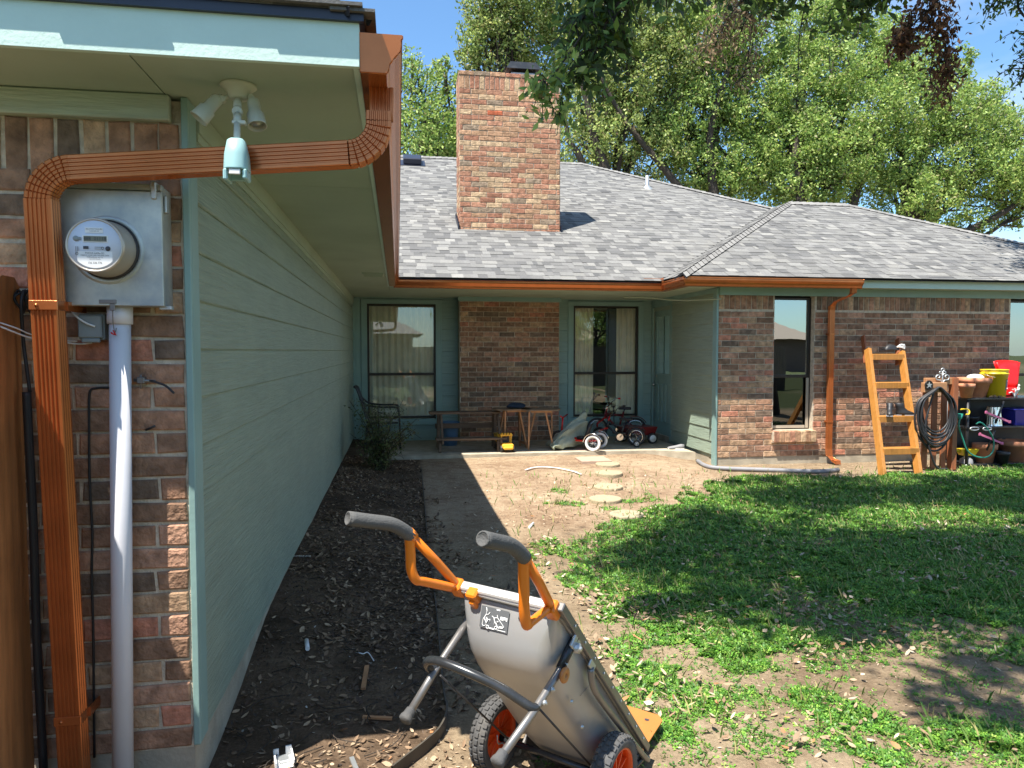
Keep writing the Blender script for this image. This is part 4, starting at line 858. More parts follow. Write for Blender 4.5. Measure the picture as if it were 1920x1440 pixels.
p = Vector((A(843, 700, Y=11.65).x, 11.65, FZ)); mb = MB(); mb.lathe([(.0, .005), (.12, 0), (.155, .36), (.162, .362), (.162, .385), (.15, .385), (.118, .02)], p, n=24); mb.lathe([(.158, .30), (.166, .30), (.166, .31), (.158, .31)], p, n=24); mb.build('pail', 'paleblue', bk)
mb = MB(); mb.tube(arc(p + Vector((0, 0, .33)), .168, math.pi, 2 * math.pi, 12, (1, 0, 0), (0, -.5, .6)), .003, 5); mb.build('handle', 'galv2', bk)
# two folding tables
def table(x, y, w_, label, yaw, legc):
    t = thing('folding_table', (x, y, FZ), label, 'folding table', 'folding snack tables on the patio', yaw)
    zt = .63; hw = w_ / 2; k = .35; mb = MB()
    oc = [(-hw, -hw * k), (-hw * .62, -hw * .8), (hw * .62, -hw * .8), (hw, -hw * k), (hw, hw * k), (hw * .62, hw * .8), (-hw * .62, hw * .8), (-hw, hw * k)]
    mb.loft([[(a, b, zt - .018) for a, b in oc], [(a, b, zt) for a, b in oc]], smooth=False); mb.build('tabletop', 'tabletop', t, local=True)
    mb = MB()
    for a, b in ((-.55, -.62), (-.55, .62)): mb.box((a * hw, b * hw - .012, zt - .045), (-a * hw, b * hw + .012, zt - .019))
    mb.build('apron', legc, t, local=True)
    for s, yo in ((-1, 0), (1, .03)):
        for yy_ in (-.16 + yo * .8, .16 - yo * .8):
            mb = MB(); wood_bar(mb, (s * hw * .66, yy_, .0), (s * hw * (.62 if s * yy_ > 0 else .22), yy_ * 1.0, zt - .03), .024, .038, (0, 1, 0)); mb.build('leg', legc, t, local=True)
        mb = MB(); wood_bar(mb, (s * hw * .69, -.16, .07), (s * hw * .69, .16, .07), .02, .035); mb.build('stretcher', legc, t, local=True)
    return t
table(A(958, 840, Z=FZ).x + .02, 11.15, .60, 'folding wooden table with dark clothes on its top, left of the other', .25, 'tablewood')
table(A(1019, 845, Z=FZ).x + .0, 10.98, .60, 'folding wooden table with empty octagonal top, right of the other', -.12, 'tablewood')
def blob_cloth(name, c, r, m, label, cat, seed=1, sq=(1, 1, .5)):
    rr = random.Random(seed); mb = MB(); n = 18; rings = []
    ph = [rr.uniform(0, 6) for _ in range(6)]
    for i in range(9):
        a = math.pi * i / 8; rings.append([Vector(c) + Vector((sq[0] * r * math.sin(a) * math.cos(b) * (1 + .18 * math.sin(3 * b + ph[0] + a) + .1 * math.sin(5 * b + ph[1])), sq[1] * r * math.sin(a) * math.sin(b) * (1 + .18 * math.sin(2 * b + ph[2])), sq[2] * r * max(math.cos(a) * (1 + .25 * math.sin(4 * b + ph[3])), -.35))) for b in [2 * math.pi * k / n for k in range(n)]])
    mb.loft(rings); o = mb.build(name, m); return tag(o, label, cat)
q = A(966, 776, Y=11.1); blob_cloth('folded_clothes', (q.x, 11.08, .785), .15, 'navycloth', 'dark navy bundle of clothes on the left folding table', 'clothes', 4, (1, .8, .35))
# toy truck
tk = thing('toy_truck', A(949, 846, Z=FZ), 'yellow toy dump truck on the patio edge by the bench', 'toy truck', None, .1)
mb = MB(); mb.box((-.095, -.16, .05), (.085, .02, .13), bev=.02); mb.box((-.08, -.19, .045), (.07, -.12, .095), bev=.015); mb.build('hood', 'toyyellow', tk, local=True)
mb = MB()
for a in ((-.085, -.01, .12), (.065, -.01, .12)): mb.box(a, (a[0] + .02, .01, .235), bev=.003)
mb.box((-.085, .06, .12), (.085, .08, .235), bev=.003); mb.box((-.095, -.03, .235), (.095, .10, .262), bev=.006); mb.build('cab', 'toyyellow', tk, local=True)
mb = MB(); mb.box((-.065, .055, .13), (.065, .059, .225)); mb.build('cab_window', 'ink', tk, local=True)
mb = MB(); mb.loft([[(-.10, .09, .12), (.10, .09, .12), (.10, .30, .12), (-.10, .30, .12)], [(-.12, .07, .25), (.12, .07, .25), (.12, .34, .25), (-.12, .34, .25)]], smooth=False)
for k in range(4): mb.box((-.08 + k * .045, -.03, .262), (-.055 + k * .045, -.005, .28), bev=.003)
mb.build('dump_bed', 'toyyellow', tk, local=True)
for x in (-.10, .085):
    for y in (-.10, .2):
        mb = MB(); mb.lathe([(.045, -.02), (.052, -.012), (.052, .012), (.045, .02)], (x, y, .052), (1, 0, 0), 16, caps=True); mb.build('wheel', 'black', tk, local=True)
# black metal chair in the corner
chp = Vector((-.42, 11.5, FZ)); cr = thing('patio_chair', chp, 'black metal garden chair in the shaded corner by the siding wall', 'chair', None, .0)
mb = MB(); mb.box((-.05, -.25, .40), (.42, .25, .43), bev=.01); mb.build('seat', 'blackgloss', cr, local=True)
mb = MB(); P_ = [(-.05, .0, .42), (-.10, 0, .60), (-.20, 0, .92), (-.25, 0, .98)]
for y in (-.25, .25): mb.tube(spline([(a, y, c) for a, b, c in P_]), .014)
for k in range(9): y = -.22 + k * .055; mb.tube(spline([(a, y, c) for a, b, c in P_]), .006, 5)
mb.tube([(-.25, -.25, .98), (-.25, .25, .98)], .014); mb.build('backrest', 'blackgloss', cr, local=True)
for y in (-.25, .25):
    mb = MB(); mb.tube(spline([(-.17, y, .80), (-.05, y, .70), (.15, y, .665), (.38, y, .66), (.42, y, .62), (.44, y, .45), (.45, y, 0)]), .015); mb.build('armrest', 'blackgloss', cr, local=True)
    mb = MB(); mb.tube([(-.05, y, .42), (-.10, y, 0)], .014); mb.build('leg', 'blackgloss', cr, local=True)
# bicycles
def wheel(par, c, axis, r, tr=.022, spokes=16, rim='chrome', tyre='black', hub='chrome'):
    wl = bpy.data.objects.new('wheel', None); COL.objects.link(wl); wl.parent = par; wl.location = c
    ax = Vector(axis).normalized(); a = ax.orthogonal().normalized(); b = ax.cross(a)
    ring = lambda rad, rt, n=28: [Vector((0, 0, 0)) + (a * math.cos(2 * math.pi * k / n) + b * math.sin(2 * math.pi * k / n)) * rad for k in range(n)]
    mb = MB(); mb.tube(ring(r - tr, tr), tr, 8, loop=True); mb.build('tyre', tyre, wl, local=True)
    mb = MB(); mb.tube(ring(r - tr * 2.1, 0), tr * .45, 6, loop=True)
    for k in range(spokes):
        t = 2 * math.pi * k / spokes; mb.tube([ax * (.012 * (1 if k % 2 else -1)), (a * math.cos(t) + b * math.sin(t)) * (r - tr * 2)], .0018, 4)
    mb.tube([ax * -.03, ax * .03], .014, 10); mb.build('rim', rim, wl, local=True); return wl
def bicycle(loc, rz, label, frame_m, fork_m, r=.17, s=1., seat_m='black', trainers=True, lean=0, steer=0, grips='black', fender=None):
    t = thing('bicycle', loc, label, 'bicycle', 'children\'s bicycles parked on the patio', rz); t.rotation_euler = (lean, 0, rz)
    wb = .62 * s; rw = Vector((-wb / 2, 0, r)); fw_ = Vector((wb / 2, 0, r)); hd = Vector((wb * .28, 0, r * 2.35)); bb = Vector((-.04, 0, r * .95)); st = Vector((-.12 * s, 0, r * 2.5))
    wheel(t, rw, (0, 1, 0), r); wheel(t, fw_, (math.sin(steer), math.cos(steer), 0), r)
    mb = MB(); mb.tube([bb, hd - Vector((0, 0, .04))], .019, 8); mb.tube([bb, st], .016, 8); mb.tube([hd, st - Vector((-.0, 0, .07))], .016, 8)
    for y in (-.045, .045): mb.tube([bb, rw + Vector((0, y, 0))], .009); mb.tube([st - Vector((0, 0, .08)), rw + Vector((0, y, 0))], .009)
    mb.tube([hd + Vector((.01, 0, -.07)), hd + Vector((-.012, 0, .05))], .022, 10); mb.build('frame', frame_m, t, local=True)
    mb = MB(); mb.tube([hd, hd + Vector((-.03, 0, .12))], .013)
    for y in (-.045, .045): mb.tube([hd + Vector((.012, y * .8, -.07)), fw_ + Vector((0, y, .09)), fw_ + Vector((0, y, 0))], .013)
    mb.box(hd + Vector((-.01, -.05, -.085)), hd + Vector((.035, .05, -.06)), bev=.008); mb.build('fork', fork_m, t, local=True)
    h = hd + Vector((-.03, 0, .12)); mb = MB(); hb = [h + Vector((-.09, y * .26, .16 - abs(abs(y) - .8) * .02)) if abs(y) > .5 else h + Vector((0, y * .1, 0)) for y in (-1, -.6, 0, .6, 1)]
    cs, sn = math.cos(steer), math.sin(steer); rot = lambda p: h + Matrix.Rotation(-steer, 3, 'Z') @ (p - h)
    hb = [rot(p) for p in hb]; mb.tube(hb, .010); mb.build('handlebar', 'chrome', t, local=True)
    for i, jx in ((0, 1), (4, 3)): mb = MB(); d = hb[i] - hb[jx]; mb.tube([hb[i], hb[i] - d.normalized() * -.05], .016); mb.build('grip', grips, t, local=True)
    mb = MB(); q = st + Vector((-.02, 0, .06)); mb.loft([[q + Vector((x, y * w_, z)) for y, z in ((-1, 0), (-.7, .022), (.7, .022), (1, 0), (.7, -.02), (-.7, -.02))] for x, w_ in ((.11, .018), (.07, .03), (0, .05), (-.06, .075), (-.10, .07))]); mb.tube([q - Vector((0, 0, .01)), st], .011); mb.build('saddle', seat_m, t, local=True)
    mb = MB(); mb.lathe([(.055, -.006), (.055, .006)], bb + Vector((0, .04, 0)), (0, 1, 0), 18, caps=True); mb.tube([bb + Vector((0, -.06, 0)), bb + Vector((.06, -.065, -.07))], .007); mb.tube([bb + Vector((0, .06, 0)), bb + Vector((-.06, .065, .07))], .007); mb.build('crank', 'chrome', t, local=True)
    for s_, d in ((-1, (.06, -.10, -.07)), (1, (-.06, .10, .07))): mb = MB(); q = bb + Vector(d); mb.box(q + Vector((-.035, -.035, -.01)), q + Vector((.035, .035, .01)), bev=.004); mb.build('pedal', 'black', t, local=True)
    mb = MB(); mb.tube(arc(rw, r + .02, .3, 2.6, 12, (1, 0, 0), (0, 0, 1)), .03, 6, flat=.25); mb.build('mudguard', fender or frame_m, t, local=True)
    if trainers:
        for y in (-.17, .17):
            tw = wheel(t, rw + Vector((-.02, y, -r + .058)), (0, 1, 0), .058, .014, 6, 'white'); mb = MB(); mb.tube([rw + Vector((0, y * .3, 0)), rw + Vector((-.02, y * .85, -r + .07))], .008); mb.build('stabiliser', 'chrome', t, local=True)
    return t
def pat(u, v): return A(u, v, Z=FZ)
bicycle(pat(1160, 836) + Vector((0, .05, 0)), 2.75, 'child bicycle with red fork, black saddle and stabiliser wheels in front of the patio window', 'blackgloss', 'redpaint', .15, .95, steer=.5)
bicycle(pat(1170, 832) + Vector((.02, .50, 0)), 2.95, 'dark red child bicycle with red grips and mudguards parked behind the black one', 'maroon', 'redpaint', .195, 1.05, steer=-.3, grips='red', trainers=False)
# tricycle
tr = thing('tricycle', pat(1095, 842), 'red tricycle with chrome rear mudguard and black bucket seat', 'tricycle', None, 2.6)
mb = MB(); mb.box((-.22, -.15, .135), (.10, .15, .16), bev=.01); mb.tube([(.08, 0, .15), (.30, 0, .20), (.36, 0, .30)], .018); mb.build('deck', 'redpaint', tr, local=True)
wheel(tr, (-.20, .21, .125), (0, 1, 0), .125, .02, 8, 'galv2', 'white'); wheel(tr, (-.20, -.21, .125), (0, 1, 0), .125, .02, 8, 'galv2', 'white'); wheel(tr, (.40, 0, .14), (0, 1, 0), .14, .02, 8, 'galv2', 'black')
for y in (.21, -.21): mb = MB(); mb.tube(arc((-.20, y, .125), .15, .1, 2.9, 10, (1, 0, 0), (0, 0, 1)), .038, 6, flat=.2); mb.build('mudguard', 'chrome', tr, local=True)
mb = MB(); mb.loft([[(x, y, z) for x, y, z in ((-.02, -w_, h), (.10, -w_ * .9, h - .0), (.10, w_ * .9, h), (-.02, w_, h))] for w_, h in ((.07, .16), (.08, .20))]); mb.loft([[( -.04 - k * .02 + q * .02, y * (1 - .25 * (k / 4) ** 3), .18 + k * .055) for y, q in ((-.10, 1), (-.05, 0), (.05, 0), (.10, 1), (.05, -.8), (-.05, -.8))] for k in range(5)]); mb.build('seat', 'black', tr, local=True)
mb = MB(); mb.tube([(.38, 0, .14), (.36, 0, .36), (.35, 0, .48)], .014); mb.tube([(.33, -.18, .52), (.35, 0, .48), (.33, .18, .52)], .011); mb.build('fork', 'redpaint', tr, local=True)
# blanket
bl = MB(); rows = []
T0 = pat(1052, 843)
for j in range(22):
    t = j / 21; cx_ = T0.x - .16 + .64 * t ** 1.05; cy_ = T0.y + .10 + .22 * t; top = .05 + .50 * t ** .85; hw = .10 + .16 * math.sin(math.pi * min(1, .25 + t * .75)); row = []
    for i in range(31):
        a = -1.7 + 3.4 * i / 30; f = 1 + .16 * math.sin(a * 8 + t * 4) + .09 * math.sin(a * 15 - t * 9)
        row.append((cx_ + .10 * math.sin(a) * math.sin(3 * t) + .02 * math.sin(a * 11 + j), cy_ + hw * math.sin(a) * f, FZ + .012 + max(0, top * max(0, math.cos(a * .92)) ** .55 * (1 + .05 * math.sin(a * 8 + t * 4 + 1)) + .012 * math.sin(a * 9 + j * .9))))
    rows.append(row)
bl.loft(rows, closed=False); tag(bl.build('blanket', 'blanket', solid=.008), 'crumpled sage green blanket draped over the tricycle and trailing on the patio', 'blanket')
# wagon / ride-on behind with white wheel
wg = thing('toy_wagon', pat(1208, 832) + Vector((0, .15, 0)), 'dark red toy wagon with white hubbed wheels beside the back door', 'toy wagon', None, .15)
mb = MB(); mb.loft([[(-.30, -.16, .14), (.16, -.16, .14), (.16, .16, .14), (-.30, .16, .14)], [(-.34, -.19, .28), (.20, -.19, .28), (.20, .19, .28), (-.34, .19, .28)]], smooth=False); mb.build('tray', 'maroon', wg, local=True)
for x in (-.24, .10):
    for y in (-.2, .2):
        mb = MB(); mb.lathe([(.05, -.022), (.085, -.02), (.09, 0), (.085, .02), (.05, .022)], (x, y, .09), (0, 1, 0), 20, caps=True); wq = mb.build('wheel', 'black', wg, local=True); mb = MB(); mb.lathe([(.0, 0), (.015, .008), (.015, .004), (.055, .003), (.062, -.004)], (x, y - .022, .09), (0, -1, 0), 20); mb.build('hub', 'white', wq, local=True)
mb = MB(); mb.tube([(-.30, 0, .16), (-.5, 0, .3), (-.52, 0, .62)], .01); mb.tube([(-.52, -.06, .62), (-.52, .06, .62)], .012); mb.build('handle', 'black', wg, local=True)
# shoe
sh = thing('shoe', pat(1268, 842), 'single dark shoe with pale sole on the patio edge by the alcove wall', 'shoe', None, 2.9)
mb = MB(); mb.loft([[(x, y * w_, z * h) for y, z in ((-1, .05), (-.9, .7), (-.4, 1), (.4, 1), (.9, .7), (1, .05))] for x, w_, h in ((-.12, .03, .075), (-.07, .038, .08), (0, .036, .06), (.06, .045, .048), (.12, .04, .035), (.14, .02, .02))]); mb.build('upper', 'drainpipe', sh, local=True)
mb = MB(); mb.box((-.12, -.04, 0), (.13, .04, .012), bev=.004); mb.build('sole', 'white', sh, local=True)
# bent pole hung under the soffit of the alcove
mb = MB(); mb.tube(spline([(3.56, 11.0, 2.515), (3.92, 10.8, 2.49), (4.2, 10.3, 2.42), (4.53, 9.585, 2.395)]), .011, 8); tag(mb.build('plastic_pole', 'soffit'), 'thin bent pale pole hanging below the alcove soffit', 'pole')

# ================================================================== YARD: stones, pipes, edging, litter items
def stone(u, v, r, label):
    r *= .9
    p = A(u, v, Z=.05); z = G(p.x, p.y); mb = MB(); n = 28
    ring = lambda k, h: [(p.x + r * k * math.cos(a) * (1 + .02 * math.sin(3 * a + u)), p.y + r * k * math.sin(a) * (1 + .02 * math.cos(4 * a)), z + h) for a in [2 * math.pi * i / n for i in range(n)]]
    mb.loft([ring(1, -.04), ring(1.0, .022), ring(.975, .032), ring(.5, .034)], smooth=False); tag(mb.build('stepping_stone', 'stone'), label, 'stepping stone', 'round stepping stones leading to the patio')
stone(1135, 931, .20, 'round stepping stone nearest to the camera of the row of four in bare dirt'); stone(1140, 908, .20, 'second round stepping stone from the front of the dirt path'); stone(1142, 888, .20, 'third round stepping stone from the front of the dirt path'); stone(1139, 874.5, .19, 'round stepping stone directly before the square paver'); stone(1175, 962, .19, 'half buried stepping stone overgrown at the edge of the grass')
p = A(1112, 864, Z=.08); mb = MB(); z = G(p.x, p.y); mb.box((p.x - .22, p.y - .21, z - .03), (p.x + .22, p.y + .21, z + .035), bev=.006); tag(mb.build('paver', 'paver'), 'square pinkish concrete paver at the patio edge', 'paver')
gp = lambda u, v, h=.02: (lambda q: Vector((q.x, q.y, G(q.x, q.y) + h)))(A(u, v, Z=.03))
mb = MB(); mb.tube(spline([gp(985, 887), gp(1005, 883), gp(1040, 883), gp(1072, 887), gp(1090, 892)]), .014, 8, flat=.4); tag(mb.build('plastic_strip', 'white'), 'thin white bent plastic strip lying on the bare dirt', 'plastic strip')
mb = MB(); mb.tube(spline([gp(1308, 866, .03), gp(1322, 874, .03), gp(1350, 878, .03), gp(1450, 882, .03), gp(1530, 884, .03), gp(1572, 881, .03)]), .030, 10); tag(mb.build('drain_pipe', 'drainpipe'), 'grey flexible drain pipe lying along the foot of the brick wing', 'pipe')
# lawn edging strip
ed = [(790, 880), (796, 940), (800, 985), (808, 1050), (818, 1130), (824, 1200), (830, 1270), (838, 1330), (826, 1370), (800, 1398), (770, 1420), (735, 1446)]
ep = []
for u, v in ed: q = A(u, v, Z=.04); ep.append(Vector((q.x, q.y, G(q.x, q.y))))
ep = spline(ep, 5); mb = MB()
for i, (a, b_) in enumerate(zip(ep, ep[1:])):
    h = .055 if a.y < 3.25 else .02; h2 = .055 if b_.y < 3.25 else .02
    d = (b_ - a).normalized(); s = Vector((d.y, -d.x, 0)) * .004
    mb.loft([[a - s + Vector((0, 0, -.05)), a + s + Vector((0, 0, -.05)), a + s + Vector((0, 0, h)), a - s + Vector((0, 0, h))], [b_ - s + Vector((0, 0, -.05)), b_ + s + Vector((0, 0, -.05)), b_ + s + Vector((0, 0, h2)), b_ - s + Vector((0, 0, h2))]], smooth=False, caps=False)
tag(mb.build('lawn_edging', 'edging'), 'dark curving lawn edging between the mulch bed and the yard', 'lawn edging')
# broken white bracket
q = A(532, 1415, Z=.03); br = thing('plastic_bracket', (q.x, q.y, G(q.x, q.y)), 'broken white plastic bracket lying on the dark soil by the siding', 'bracket', None, .25)
mb = MB(); mb.box((-.035, -.05, .004), (.035, .05, .010), bev=.002); mb.box((-.037, -.05, .004), (-.031, .05, .035)); mb.box((.031, -.05, .004), (.037, .05, .035)); mb.box((-.035, .042, .01), (-.015, .05, .04)); mb.box((.012, .042, .01), (.035, .05, .045)); mb.build('bracket', 'white', br, local=True)
mb = MB(); mb.box((-.02, -.02, .011), (.02, .03, .022), bev=.003); mb.build('bracket_insert', 'galv2', br, local=True)
def stick(u0, v0, u1, v1, w_, h_, m, label):
    a = gp(u0, v0, .012); b_ = gp(u1, v1, .012); mb = MB(); wood_bar(mb, a, b_, w_, h_); tag(mb.build('wood_scrap', m), label, 'wood scrap', 'wood scraps in the mulch bed')
stick(688, 1250, 681, 1288, .022, .012, 'tablewood', 'short brown wood scrap in the mulch left of the cart')
stick(680, 1338, 735, 1338, .016, .010, 'tablewood', 'thin brown lath across the mulch near the cart foot')
stick(545, 1080, 583, 1078, .022, .006, 'alu', 'flat pale scrap lying in leaves beside the siding foundation')
stick(659, 1412, 672, 1445, .018, .01, 'galv2', 'grey stick at the bottom edge of the sunlit dirt')
mb = MB(); mb.tube(spline([gp(666, 1232), gp(680, 1234), gp(690, 1231), gp(701, 1242)]), .003, 5); tag(mb.build('string', 'white'), 'short white string lying on the mulch', 'string')
for k, (a, b_, lb) in enumerate((((992, 985), (1000, 978), 'white pebble sized scrap at the edge of the shadow on the dirt'), ((575, 1222), (577, 1238), 'small white peg standing in dark soil'),)):
    mb = MB(); mb.tube([gp(*a, .01), gp(*b_, .02)], .012, 7); tag(mb.build('litter_scrap', 'white'), lb, 'scrap')
# crooked white twig in the lawn
mb = MB(); mb.tube(spline([gp(1186, 1170, 0), gp(1186, 1170, .06) + Vector((.01, 0, 0)), gp(1186, 1170, .11) + Vector((.03, 0, 0)), gp(1186, 1170, .13) + Vector((-.01, .03, 0))]), .003, 5); mb.tube(spline([gp(1186, 1170, .10), gp(1186, 1170, .12) + Vector((.06, .02, 0)), gp(1186, 1170, .15) + Vector((.1, .05, 0))]), .0025, 5); tag(mb.build('twig', 'litter'), 'pale forked twig sticking up at the left edge of the lawn', 'twig')

# ================================================================== RIGHT: ladder, hose, shelf
ld = thing('step_ladder', (6.5, 8.8, 0), 'honey stained wooden step ladder leaning against the brick wing', 'ladder')
def L3(u, v, Y): return A(u, v, Y=Y)
bl0 = Vector((A(1650, 893, Z=.0).x, 8.45, G(6.2, 8.45))); br0 = Vector((A(1726, 893, Z=.0).x, 8.45, G(6.7, 8.45)))
def lad(u, v):  # plane through base Y=8.45 z=0 to Y=9.45 z=1.9
    Y = 8.9
    for _ in range(6): z = A(u, v, Y=Y).z; Y = 8.45 + .95 * z / 1.85
    return A(u, v, Y=Y)
mb = MB(); tl = lad(1627, 655); wood_bar(mb, bl0, tl, .05, .095, (0, 1, 0)); mb.build('side_rail', 'yellowwood', ld)
mb = MB(); tr_ = lad(1690, 660); wood_bar(mb, br0, tr_, .05, .095, (0, 1, 0)); mb.build('side_rail', 'yellowwood', ld)
for (ua, va, ub, vb) in ((1628, 663, 1690, 664), (1634, 716, 1699, 718), (1640, 779, 1711, 780), (1648, 839, 1717, 841)):
    a = lad(ua, va); b_ = lad(ub, vb); mb = MB(); y = (a.y + b_.y) / 2; mb.box((a.x + .012, y - .085, a.z - .09), (b_.x - .012, y + .08, a.z - .005), bev=.004); mb.build('step', 'yellowwood', ld)
for p0_, p1_ in (((lad(1630, 660)), A(1618, 630, Y=9.60)), ((lad(1690, 664)), A(1683, 636, Y=9.60))):
    mb = MB(); wood_bar(mb, p0_ + Vector((.02, .10, -.15)), p1_, .025, .07, (0, 1, 0)); mb.build('back_post', 'redwood', ld)
for u0, v0, u1 in ():
    a = Vector((A(u0, v0, Z=0).x + .05, 9.30, G(6.5, 9.3))); mb = MB(); wood_bar(mb, a, A(u1, 700, Y=9.5), .02, .05, (0, 1, 0)); mb.build('rear_leg', 'redwood', ld)
# boots on the step
sp = lad(1675, 779)
for k, (dx_, ang, lbl) in enumerate(((-.02, -2.2, 'left black rubber ankle boot standing on the ladder step'), (.16, -.25, 'right black rubber ankle boot tilted on the ladder step'))):
    bt = thing('boot', (sp.x + dx_ - .04, sp.y, sp.z - .003), lbl, 'boot', 'pair of black boots on the ladder', ang)
    mb = MB(); mb.loft([[(cx_ + a * l_, b * w_, z) for a, b in ((1, 0), (.7, .8), (-.6, .9), (-1, 0), (-.6, -.9), (.7, -.8))] for z, cx_, l_, w_ in ((.012, .05, .125, .04), (.045, .045, .115, .042), (.075, .01, .075, .040), (.12, -.02, .055, .042), (.17, -.03, .06, .048), (.175, -.03, .05, .04))]); mb.build('shaft', 'black', bt, local=True)
    mb = MB(); mb.box((-.07, -.04, 0), (-.01, .04, .015)); mb.box((.03, -.042, 0), (.17, .042, .012), bev=.004); mb.build('sole', 'drainpipe', bt, local=True)
q = lad(1672, 655); gl = thing('work_gloves', q + Vector((0, .04, -.01)), 'black and white work gloves bunched on the ladder top step', 'gloves')
mb = MB(); mb.loft([[q + Vector((x, .04 + y * .05, -.015 + z * h)) for y, z in ((-1, .2), (-.6, .9), (.2, 1), (1, .6), (1, 0), (-1, 0))] for x, h in ((-.10, .03), (-.06, .07), (0, .095), (.06, .08), (.12, .05))]); mb.build('glove_palm', 'black', gl)
mb = MB()
for k in range(5): a = -.5 + k * .35; mb.tube(spline([q + Vector((.08, 0, .03)), q + Vector((.13, -.02, .05 + .02 * math.sin(a * 3))), q + Vector((.16 + .03 * math.cos(a), -.03, .03 + .05 * math.sin(a)))]), .008, 6)
mb.build('glove_fingers', 'white', gl)
# hose hanger stand (slatted panel with ornament) and coiled hose
RX0 = A(1717, 745, Y=8.95).x; RX1 = A(1795, 745, Y=8.95).x
rk = thing('slatted_stand', ((RX0 + RX1) / 2, 8.9, 0), 'reddish brown slatted wooden stand with star ornament holding the hose', 'hose stand')
PY = 8.80
def pp(u, v, Y=PY): return A(u, v, Y=Y)
for k, (u0, v0) in enumerate(((1737, 728), (1754, 728), (1772, 728))):
    a = pp(u0, v0); mb = MB(); mb.box((a.x - .042, PY, .03), (a.x + .042, PY + .022, a.z), bev=.003); mb.build('slat', 'redwood', rk)
a = pp(1788, 708); mb = MB(); mb.box((a.x - .035, PY - .05, .01), (a.x + .04, PY + .05, a.z), bev=.004); mb.build('post', 'redwood', rk)
a = pp(1724, 717); b_ = pp(1766, 735); mb = MB(); mb.box((a.x, PY - .10, b_.z), (b_.x, PY - .025, a.z), bev=.006); mb.box((a.x + .09, PY - .02, a.z - .03), (b_.x + .16, PY + .04, a.z + .06), bev=.004); mb.build('hanger_block', 'tablewood', rk)
a = pp(1741, 722, PY - .11); mb = MB(); mb.lathe([(.062, 0), (.066, .006), (.062, .012), (.054, .013), (.052, .008), (0, .008)], a, (0, -1, 0), 26); mb.build('star_disc', 'bronze', rk)
mb = MB(); st_ = [a + Vector((.046 * (1 if i % 2 == 0 else .42) * math.sin(i * math.pi / 5), -.010, .046 * (1 if i % 2 == 0 else .42) * math.cos(i * math.pi / 5))) for i in range(10)]; mb.loft([st_, [p + Vector((0, -.008, 0)) for p in st_]], smooth=False); mb.build('star', 'galv2', rk)
# scrolled finial
a = pp(1767, 712, PY - .03); mb = MB()
for sx in (-1, 1):
    mb.tube(spline([a + Vector((0, 0, -.06)), a + Vector((sx * .03, 0, -.01)), a + Vector((sx * .085, 0, .0)), a + Vector((sx * .10, 0, .04)), a + Vector((sx * .07, 0, .065)), a + Vector((sx * .04, 0, .045)), a + Vector((sx * .055, 0, .025))]), .010, 6)
    mb.tube(spline([a + Vector((0, 0, .04)), a + Vector((sx * .02, 0, .08)), a + Vector((sx * .045, 0, .085)), a + Vector((sx * .045, 0, .11)), a + Vector((sx * .02, 0, .11))]), .008, 6)
mb.tube(arc(a + Vector((0, 0, .135)), .022, 0, 2 * math.pi, 12, (1, 0, 0), (0, 0, 1)), .008, 6); mb.tube([a + Vector((0, 0, -.12)), a + Vector((0, 0, .12))], .009, 6); mb.build('finial', 'galv2', rk)
# coiled hose
hc = pp(1758, 730, PY - .09); mb = MB(); loops = []
for k in range(9):
    w_ = .22 + .012 * k + rnd.uniform(-.01, .01); h_ = .62 + .07 * (k % 5) + rnd.uniform(-.03, .03); ox = -.02 + rnd.uniform(-.02, .03); yk = -.02 - .012 * (k % 4)
    for i in range(20):
        t = i / 20; x = ox - .01 + w_ * math.sin(2 * math.pi * t) * (1 if True else 0); z = .03 - h_ * (1 - math.cos(2 * math.pi * t)) / 2
        x *= (.35 + .65 * min(1, (-z + .04) / .18)) if z > -.14 else 1
        loops.append(hc + Vector((x + .0, yk + .01 * math.sin(6.28 * t), z)))
mb.tube(spline(loops, 2), .0135, 7)
tail = spline([loops[-1], hc + Vector((-.20, -.04, -.45)), hc + Vector((-.16, -.05, -.75)), hc + Vector((-.04, -.06, -1.05)), hc + Vector((.1, -.1, hc.z * -1 + .05))], 6); mb.tube(tail, .0135, 7)
tag(mb.build('garden_hose', 'black'), 'black garden hose coiled over the slatted stand', 'garden hose')
# shelf unit
SX0 = A(1797, 765, Y=9.15).x; SX1 = SX0 + 1.45; SY0, SY1 = 8.98, 9.42
sf = thing('shelf_unit', ((SX0 + SX1) / 2, 9.2, 0), 'black plastic three tier shelf unit loaded with garden things by the brick wall', 'shelf')
zs = [A(1850, 746, Y=SY0).z, A(1850, 800, Y=SY0).z, A(1850, 870, Y=SY0).z]
for z in zs: mb = MB(); mb.box((SX0, SY0, z - .03), (SX1, SY1, z), bev=.006); mb.build('shelf_board', 'blackgloss', sf)
for x in (SX0 + .03, SX1 - .03):
    for y in (SY0 + .03, SY1 - .03): mb = MB(); mb.tube([(x, y, -.02), (x, y, zs[0] - .02)], .02, 10); mb.build('post', 'black', sf)
def pot(u, v, r, h, z, Y, label, m='terracotta', grp=None, name='plant_pot', cat='plant pot'):
    p = Vector((A(u, v, Y=Y).x, Y, z)); t = tag(MB_lathe(name, [(0, .004), (r * .66, 0), (r * .90, h * .72), (r, h * .73), (r * 1.02, h), (r * .92, h), (r * .86, h * .75), (r * .62, .03), (0, .03)], p, m), label, cat, grp); return t
def MB_lathe(name, prof, p, m, ax=(0, 0, 1), n=26):
    mb = MB(); mb.lathe(prof, p, ax, n); return mb.build(name, m)
pot(1827, 740, .215, .28, zs[0] + .001, 9.22, 'wide terracotta pot on the top shelf beside the yellow bucket', grp='terracotta pots on the shelf')
